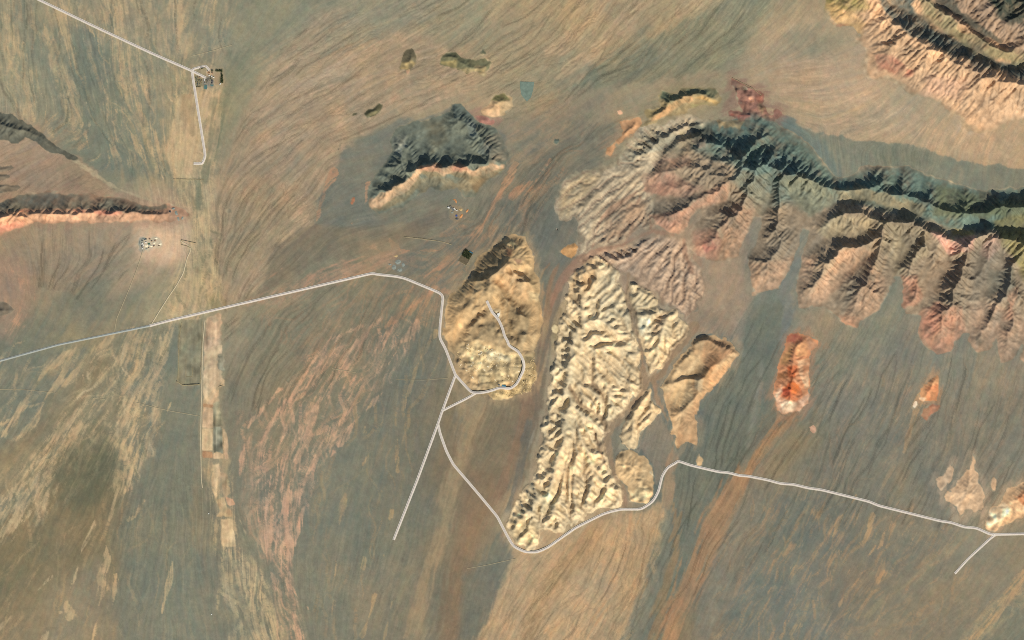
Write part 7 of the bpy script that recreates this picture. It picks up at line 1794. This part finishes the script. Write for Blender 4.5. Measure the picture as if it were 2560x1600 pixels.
def make_tree_meshes(seed, mat):
    r = np.random.default_rng(seed)
    V, F = [], []
    for k in range(46):                        # leaf clumps spread through the crown
        u = r.normal(size=3)
        u /= np.linalg.norm(u)
        c = u * r.uniform(.35, 1) * np.array([4.6, 4.6, 3.6]) + np.array([0, 0, 8])
        s = r.uniform(.9, 1.9)
        q = r.normal(size=(4, 3))
        q /= np.linalg.norm(q, axis=1)[:, None]
        b = len(V)
        V += [tuple(c + s * v) for v in q]
        F += [(b, b + 1, b + 2), (b, b + 2, b + 3), (b, b + 3, b + 1), (b + 1, b + 3, b + 2)]
    crown = bpy.data.meshes.new('crown')
    crown.from_pydata(V, [], F)
    crown.materials.append(mat)
    V, F = [], []
    for zz, rr in ((-2, .7), (4, .5), (8, .2)):
        V += [(rr * math.cos(a), rr * math.sin(a), zz) for a in np.linspace(0, 2 * math.pi, 7)[:6]]
    for i in range(2):
        F += [(i * 6 + j, i * 6 + (j + 1) % 6, i * 6 + 6 + (j + 1) % 6, i * 6 + 6 + j) for j in range(6)]
    trunk = bpy.data.meshes.new('trunk')
    trunk.from_pydata(V, [], F)
    trunk.materials.append(M_TRUNK)
    return crown, trunk


TREES = [make_tree_meshes(k, M_LEAF if k % 3 else M_LEAF2) for k in range(6)]
trand = random.Random(4)


def tree(x, y, s, label, group):
    s *= 1.35
    r = link(bpy.data.objects.new('tree', None))
    X, Y = wpos(x, y)
    r.location = (X, Y, ground_z(x, y))
    s *= trand.uniform(.8, 1.25)
    r.scale = (s, s, s)
    r.rotation_euler = (0, 0, trand.uniform(0, 6.28))
    c, t = TREES[trand.randrange(6)]
    for nm, me in (('crown', c), ('trunk', t)):
        o = link(bpy.data.objects.new(nm, me))
        o.parent = r
    big_ = 'tall ' if s > 1.45 else 'low ' if s < 1.15 else ''
    return tag(r, big_ + label, 'tree', big_ + group)


def tree_poly(pts, spacing, s, label, group, jit=.35):
    p = np.array(pts)
    gx = np.arange(p[:, 0].min(), p[:, 0].max(), spacing)
    gy = np.arange(p[:, 1].min(), p[:, 1].max(), spacing)
    m = inside(pts, gx, gy)
    for j, i in zip(*np.nonzero(m)):
        tree(gx[i] + trand.uniform(-jit, jit) * spacing, gy[j] + trand.uniform(-jit, jit) * spacing, s, label, group)


# the settlement
V1 = (460, 140, 15.117)
tree_poly(Z(*V1, 1180, 590, 1210, 520, 1300, 500, 1460, 560, 1450, 605), 1.7, 1.0, 'dark bushy tree in the shelter belt along the north wall of the settlement yard', 'trees of the northern shelter belt')
tree_poly(Z(*V1, 1385, 660, 1450, 650, 1485, 850, 1470, 1020, 1390, 1010), 1.7, 1.0, 'dark bushy tree in the shelter belt along the east side of the settlement yard', 'trees of the eastern shelter belt')
tree_poly(Z(*V1, 1000, 520, 1060, 510, 1130, 570, 1050, 600), 1.7, .9, 'dark bushy tree beside the end of the looping road', 'trees at the end of the looping road')
tree_poly(Z(*V1, 580, 460, 780, 425, 830, 450, 640, 500, 600, 530), 1.9, .8, 'dark bushy tree along the inside of the looping road', 'trees inside the looping road')
tree_poly(Z(*V1, 440, 1150, 640, 1140, 640, 1170, 470, 1180), 1.7, .8, 'dark bushy tree along the south edge of the settlement', 'trees along the south edge')
tree_poly(Z(*V1, 400, 760, 680, 860, 690, 1040, 430, 1130), 4.2, .7, 'scattered small tree among the huts on the west side of the settlement', 'trees among the huts')
tree_poly(Z(*V1, 960, 800, 1040, 760, 1030, 880, 870, 1000, 870, 900), 2.6, .8, 'small tree between the two rows of slag heaps', 'trees between the slag heaps')
for i, (x, y, w, l, rot, rf, lab) in enumerate((
    (960, 735, 1.6, 3.2, 70, M_ROOFW, 'white-roofed shed at the end of the straight road in the settlement'), (1050, 770, 1.8, 3, 20, M_ROOFW, 'white-roofed shed just east of the road end'), (1120, 805, 1.4, 3.4, 100, M_ROOFW, 'long white-roofed shed by the west wall of the yard'),
    (950, 640, 2.2, 4, 95, M_ROOFR, 'brown-roofed building on the pale pad below the looping road'), (1075, 650, 2, 3.6, 60, M_ROOFR, 'brown-roofed building east of the pale pad'), (900, 560, 1.5, 2.6, 40, M_ROOFG, 'small grey-roofed hut beside the looping road'),
    (600, 810, 2.4, 5, 110, M_ROOFR, 'long tan-roofed building south of the straight road'), (520, 1080, 2.6, 4.4, 20, M_ROOFG, 'grey-green roofed building in the south-west corner of the settlement'), (1370, 1060, 1.2, 5, 145, M_ROOFW, 'thin pale shed lying slantwise at the south-east corner'), (770, 905, 1.8, 3, 10, M_ROOFW, 'small white-roofed shed among the western slag heaps'))):
    shed(*Z(*V1, x, y)[0], w, l, rot, 7, rf, lab, 'buildings of the settlement')
for i, (x, y) in enumerate(((460, 820), (520, 790), (470, 910), (540, 900), (600, 920), (450, 990), (530, 990), (620, 1000), (590, 1060), (660, 930))):
    shed(*Z(*V1, x, y)[0], 1.5, 2.2, 25 + (i * 47) % 90, 5, (M_ROOFG, M_ROOFR)[i % 2], 'small drab hut in the crowded western quarter of the settlement', 'huts of the western quarter', name='hut')
for i, (x, y, rx, ry, m, lab) in enumerate((
    (1060, 940, 3.4, 5.0, M_DARKPILE, 'large dark slag heap in the settlement'), (1050, 1020, 3.2, 3, M_DARKPILE, 'dark slag heap just above the eastern pond'), (770, 920, 2.2, 3.4, M_DARKPILE, 'dark slag heap west of the straight road end'), (790, 1020, 2.6, 2.2, M_GREYSP, 'grey heap just above the western pond'), (930, 620, 3.4, 2.6, M_ORANGESP, 'pale orange sand heap below the looping road'))):
    xx, yy = Z(*V1, x, y)[0]
    heap(xx, yy, rx, ry, 1.6, 15, m, lab, 'heaps in the settlement', 'slag_heap', i)

# the white works below the ridge gap
V2 = (330, 570, 21.6)
for i, (x, y, w, l, rot, rf, lab) in enumerate((
    (550, 850, 2.2, 3.2, 0, M_ROOFW, 'white-roofed building on the west side of the white works'), (575, 1100, 2, 2.2, 0, M_ROOFW, 'white-roofed building at the south-west corner of the white works'), (545, 1000, 2.2, 3.6, 0, M_ROOFG, 'grey-roofed building between two white roofs of the works'), (610, 930, 1.2, 3.4, -5, M_ROOFW, 'narrow white shed beside the works track'),
    (560, 690, 2, 3.4, 80, M_ROOFG, 'grey-roofed building at the north-west corner of the white works'), (730, 620, 2, 7, 108, M_ROOFG, 'long dark-roofed building on the north side of the white works'), (960, 600, 2.2, 3.4, 60, M_ROOFR, 'brown-roofed building at the north end of the works yard'), (1070, 710, 1.8, 3.4, 100, M_ROOFR, 'brown-roofed building in the middle of the works yard'),
    (1250, 680, 1.6, 3.6, 110, M_ROOFR, 'brown-roofed building below the white spoil heap'), (1180, 985, 1.4, 5, 110, M_ROOFR, 'long brown shed on the south side of the works yard'), (1460, 960, 1.3, 4, 85, M_ROOFR, 'thin brown shed at the south-east corner of the works'), (910, 1070, 1.4, 3, 100, M_ROOFG, 'small grey shed on the south rim of the works'), (760, 770, 1.8, 3, 70, M_ROOFW, 'white shed beside the green pond'))):
    shed(*Z(*V2, x, y)[0], w, l, rot, 8, rf, lab, 'buildings of the white works')
for i, (x, y, rx, ry, m, lab) in enumerate((
    (1290, 550, 4.5, 3, M_WHITE, 'white spoil heap at the north-east corner of the works'), (1510, 860, 4.5, 3.5, M_WHITE, 'white spoil heap at the east end of the works'), (650, 570, 6, 2.6, M_GREYSP, 'long grey-green heap along the north side of the works'), (430, 800, 2, 7, M_GREYSP, 'long grey-green heap along the west side of the works'), (930, 900, 4, 2.4, M_GREYSP, 'grey-green heap below the green pond'), (1060, 980, 5, 3, M_WHITE, 'low white spoil heap on the south side of the works'), (780, 950, 5, 4, M_WHITE, 'broad low pale heap beside the works track'), (1200, 800, 4, 3, M_WHITE, 'broken white heap in the middle of the works'), (780, 1130, 4, 2, M_GREYSP, 'grey-green heap on the south rim of the works'))):
    xx, yy = Z(*V2, x, y)[0]
    heap(xx, yy, rx, ry, 1.3, 5, m, lab, 'heaps of the white works', seed=i)
# grey-blue tips at the ridge end
for i, (x, y, rx, ry, rot, m) in enumerate(((432, 522, 5, 3, 20, M_GREYSP), (440, 533, 4, 7, 20, M_GREYSP), (446, 546, 3, 7, 10, M_GREYSP), (425, 530, 4, 2.5, 30, M_DARKPILE), (456, 545, 3, 5, -20, M_GREYSP))):
    heap(x, y, rx, ry, 1.2, rot, m, 'grey-blue tailings heap spilling from the eastern tip of the long ridge', 'tailings heaps at the ridge tip', 'tailings_heap', i)

# the small mine
V3 = (1100, 480, 7.56)
for x, y, w, l, rot, rf, lab in (
    (165, 295, 3.2, 4.6, 70, M_ROOFW, 'white-roofed mine building at the west end'), (205, 280, 2.2, 5, 40, M_ROOFG, 'dark-roofed mine hall beside the white-roofed building'), (240, 330, 4.2, 9, 40, M_ROOFG, 'long dark-roofed mine hall'), (278, 322, 1.5, 7, 40, M_ROOFW, 'long thin white-roofed shed of the mine'), (320, 350, 1.8, 2.4, 40, M_ROOFW, 'small white-roofed hut at the east end of the mine'), (255, 350, 2.0, 4.4, 40, M_ROOFG, 'dark lean-to below the long mine hall')):
    shed(*Z(*V3, x, y)[0], w, l, rot, 9, rf, lab, 'buildings of the mine')
for i, (x, y, rx, ry, rot, m, lab) in enumerate((
    (310, 445, 3.4, 3.4, 0, M_BLUESP, 'blue sheeted heap at the mine'), (318, 505, 4.6, 3.6, 0, M_DARKPILE, 'dark grey slag heap south of the blue heap'), (300, 175, 2.2, 6, 15, M_ORANGESP, 'long orange spoil heap north of the mine halls'), (270, 145, 3.4, 2, 0, M_ORANGESP, 'small orange spoil heap at the north tip of the mine'), (400, 455, 3.4, 7, -35, M_ORANGESP, 'large orange spoil heap east of the blue heap'), (512, 355, 2.6, 6, -35, M_ORANGESP, 'detached orange spoil heap farthest east of the mine'), (395, 330, 5, 4, 0, M_TANSP, 'tan spoil heap beside the mine huts'), (230, 385, 4, 3, 0, M_GREYSP, 'grey spoil heap south of the mine halls'))):
    xx, yy = Z(*V3, x, y)[0]
    heap(xx, yy, rx, ry, 1.5, rot, m, lab, 'spoil heaps of the mine', seed=i)

# the walled orchard
slab('plot', Z(*V3, 470, 1065, 635, 1150, 545, 1300, 495, 1385, 345, 1300), 'walled brown plot planted with dark trees beside the tall cream hill', flat_material('tilled_plot', (104, 94, 74), grain=.15, scale=1 / 25), 1.0)
tree_poly(Z(*V3, 475, 1080, 560, 1125, 600, 1180, 545, 1280, 480, 1240, 410, 1200), 2.0, 1.1, 'dark green tree in the walled orchard beside the tall cream hill', 'trees of the walled orchard')
shed(*Z(*V3, 588, 1140)[0], 2.2, 9, 62, 7, M_ROOFB, 'long blue-roofed greenhouse at the north-east corner of the walled orchard', name='greenhouse')
bank(Z(*V3, 345, 1300, 495, 1385, 545, 1300, 635, 1150, 480, 1070), 'low wall bank round the walled orchard', .5, 5, M_TRACK)

# grey tip south of the track
for i, (x, y, rx, ry, rot, m) in enumerate(((995, 655, 9, 7, 20, M_GREYSP), (985, 668, 6, 8, 0, M_GREYSP), (1000, 675, 7, 5, 10, M_GREYSP), (990, 640, 5, 4, 0, M_TANSP), (1008, 662, 5, 6, 0, M_GREYSP))):
    heap(x, y, rx, ry, 1.0, rot, m, 'low grey waste heap in the cluster north of the pale road', 'grey waste heaps north of the pale road', 'waste_heap', i)
heap(975, 661, 4.5, 2.5, 1.4, -10, M_GREYSP, 'dark crescent heap west of the grey waste heaps', 'grey waste heaps north of the pale road', 'waste_heap', 2)

# quarry buildings and tipping rows
V4 = (1100, 560, 3.285)
shed(*Z(*V4, 525, 1328)[0], 4.2, 9.5, 78, 9, M_ROOFB, 'blue-roofed quarry shed beside the pale road on the tall cream hill')
shed(*Z(*V4, 485, 1322)[0], 3, 4.4, 85, 8, M_ROOFG, 'grey-green quarry shed west of the blue-roofed one')
hr = random.Random(9)
for poly, n, mats, lab, grp in ((Z(*V4, 130, 1020, 320, 970, 560, 1060, 680, 1120, 610, 1300, 300, 1310, 160, 1180), 120, (M_CREAMSP, M_WHITE, M_CREAMSP, M_TANSP), 'spoil heap on the quarry floor inside the road loop', 'spoil heaps inside the road loop'),
                                (Z(*V4, 710, 1100, 780, 1095, 795, 1260, 740, 1370, 570, 1425, 440, 1430, 440, 1385, 600, 1360, 690, 1240), 110, (M_TANSP, M_TANSP, M_CREAMSP), 'spoil heap tipped just outside the hill road loop', 'spoil heaps outside the road loop')):
    p = np.array(poly)
    k = 0
    while k < n:
        x, y = hr.uniform(p[:, 0].min(), p[:, 0].max()), hr.uniform(p[:, 1].min(), p[:, 1].max())
        if not inside(poly, np.array([x]), np.array([y]))[0, 0]:
            continue
        ln, mt = hr.uniform(1.6, 4.5), hr.choice(mats)
        size = 'long' if ln > 3.4 else 'small' if ln < 2.4 else 'oblong'
        hue = {'white_spoil': 'white', 'cream_spoil': 'cream', 'tan_spoil': 'tan'}[mt.name]
        heap(x, y, hr.uniform(.8, 1.6), ln, hr.uniform(.5, 1.2), hr.choice((20, 35, -30, 60)) + hr.uniform(-12, 12), mt, f'{size} {hue} {lab}', f'{size} {hue} {grp}', seed=k)
        k += 1
slab('pond', Z(*V4, 470, 735, 495, 730, 485, 765, 465, 760), 'small pale tailings patch beside the quarry road', M_ROOFW, .6)
# tall hut and specks on the plain
for x, y, lab in ((522, 1284, 'lone white hut west of the field strip'), (529, 1536, 'lone white hut south-west of the field strip')):
    shed(x, y, 1.5, 2.2, 20, 5, M_ROOFW, lab, name='hut')
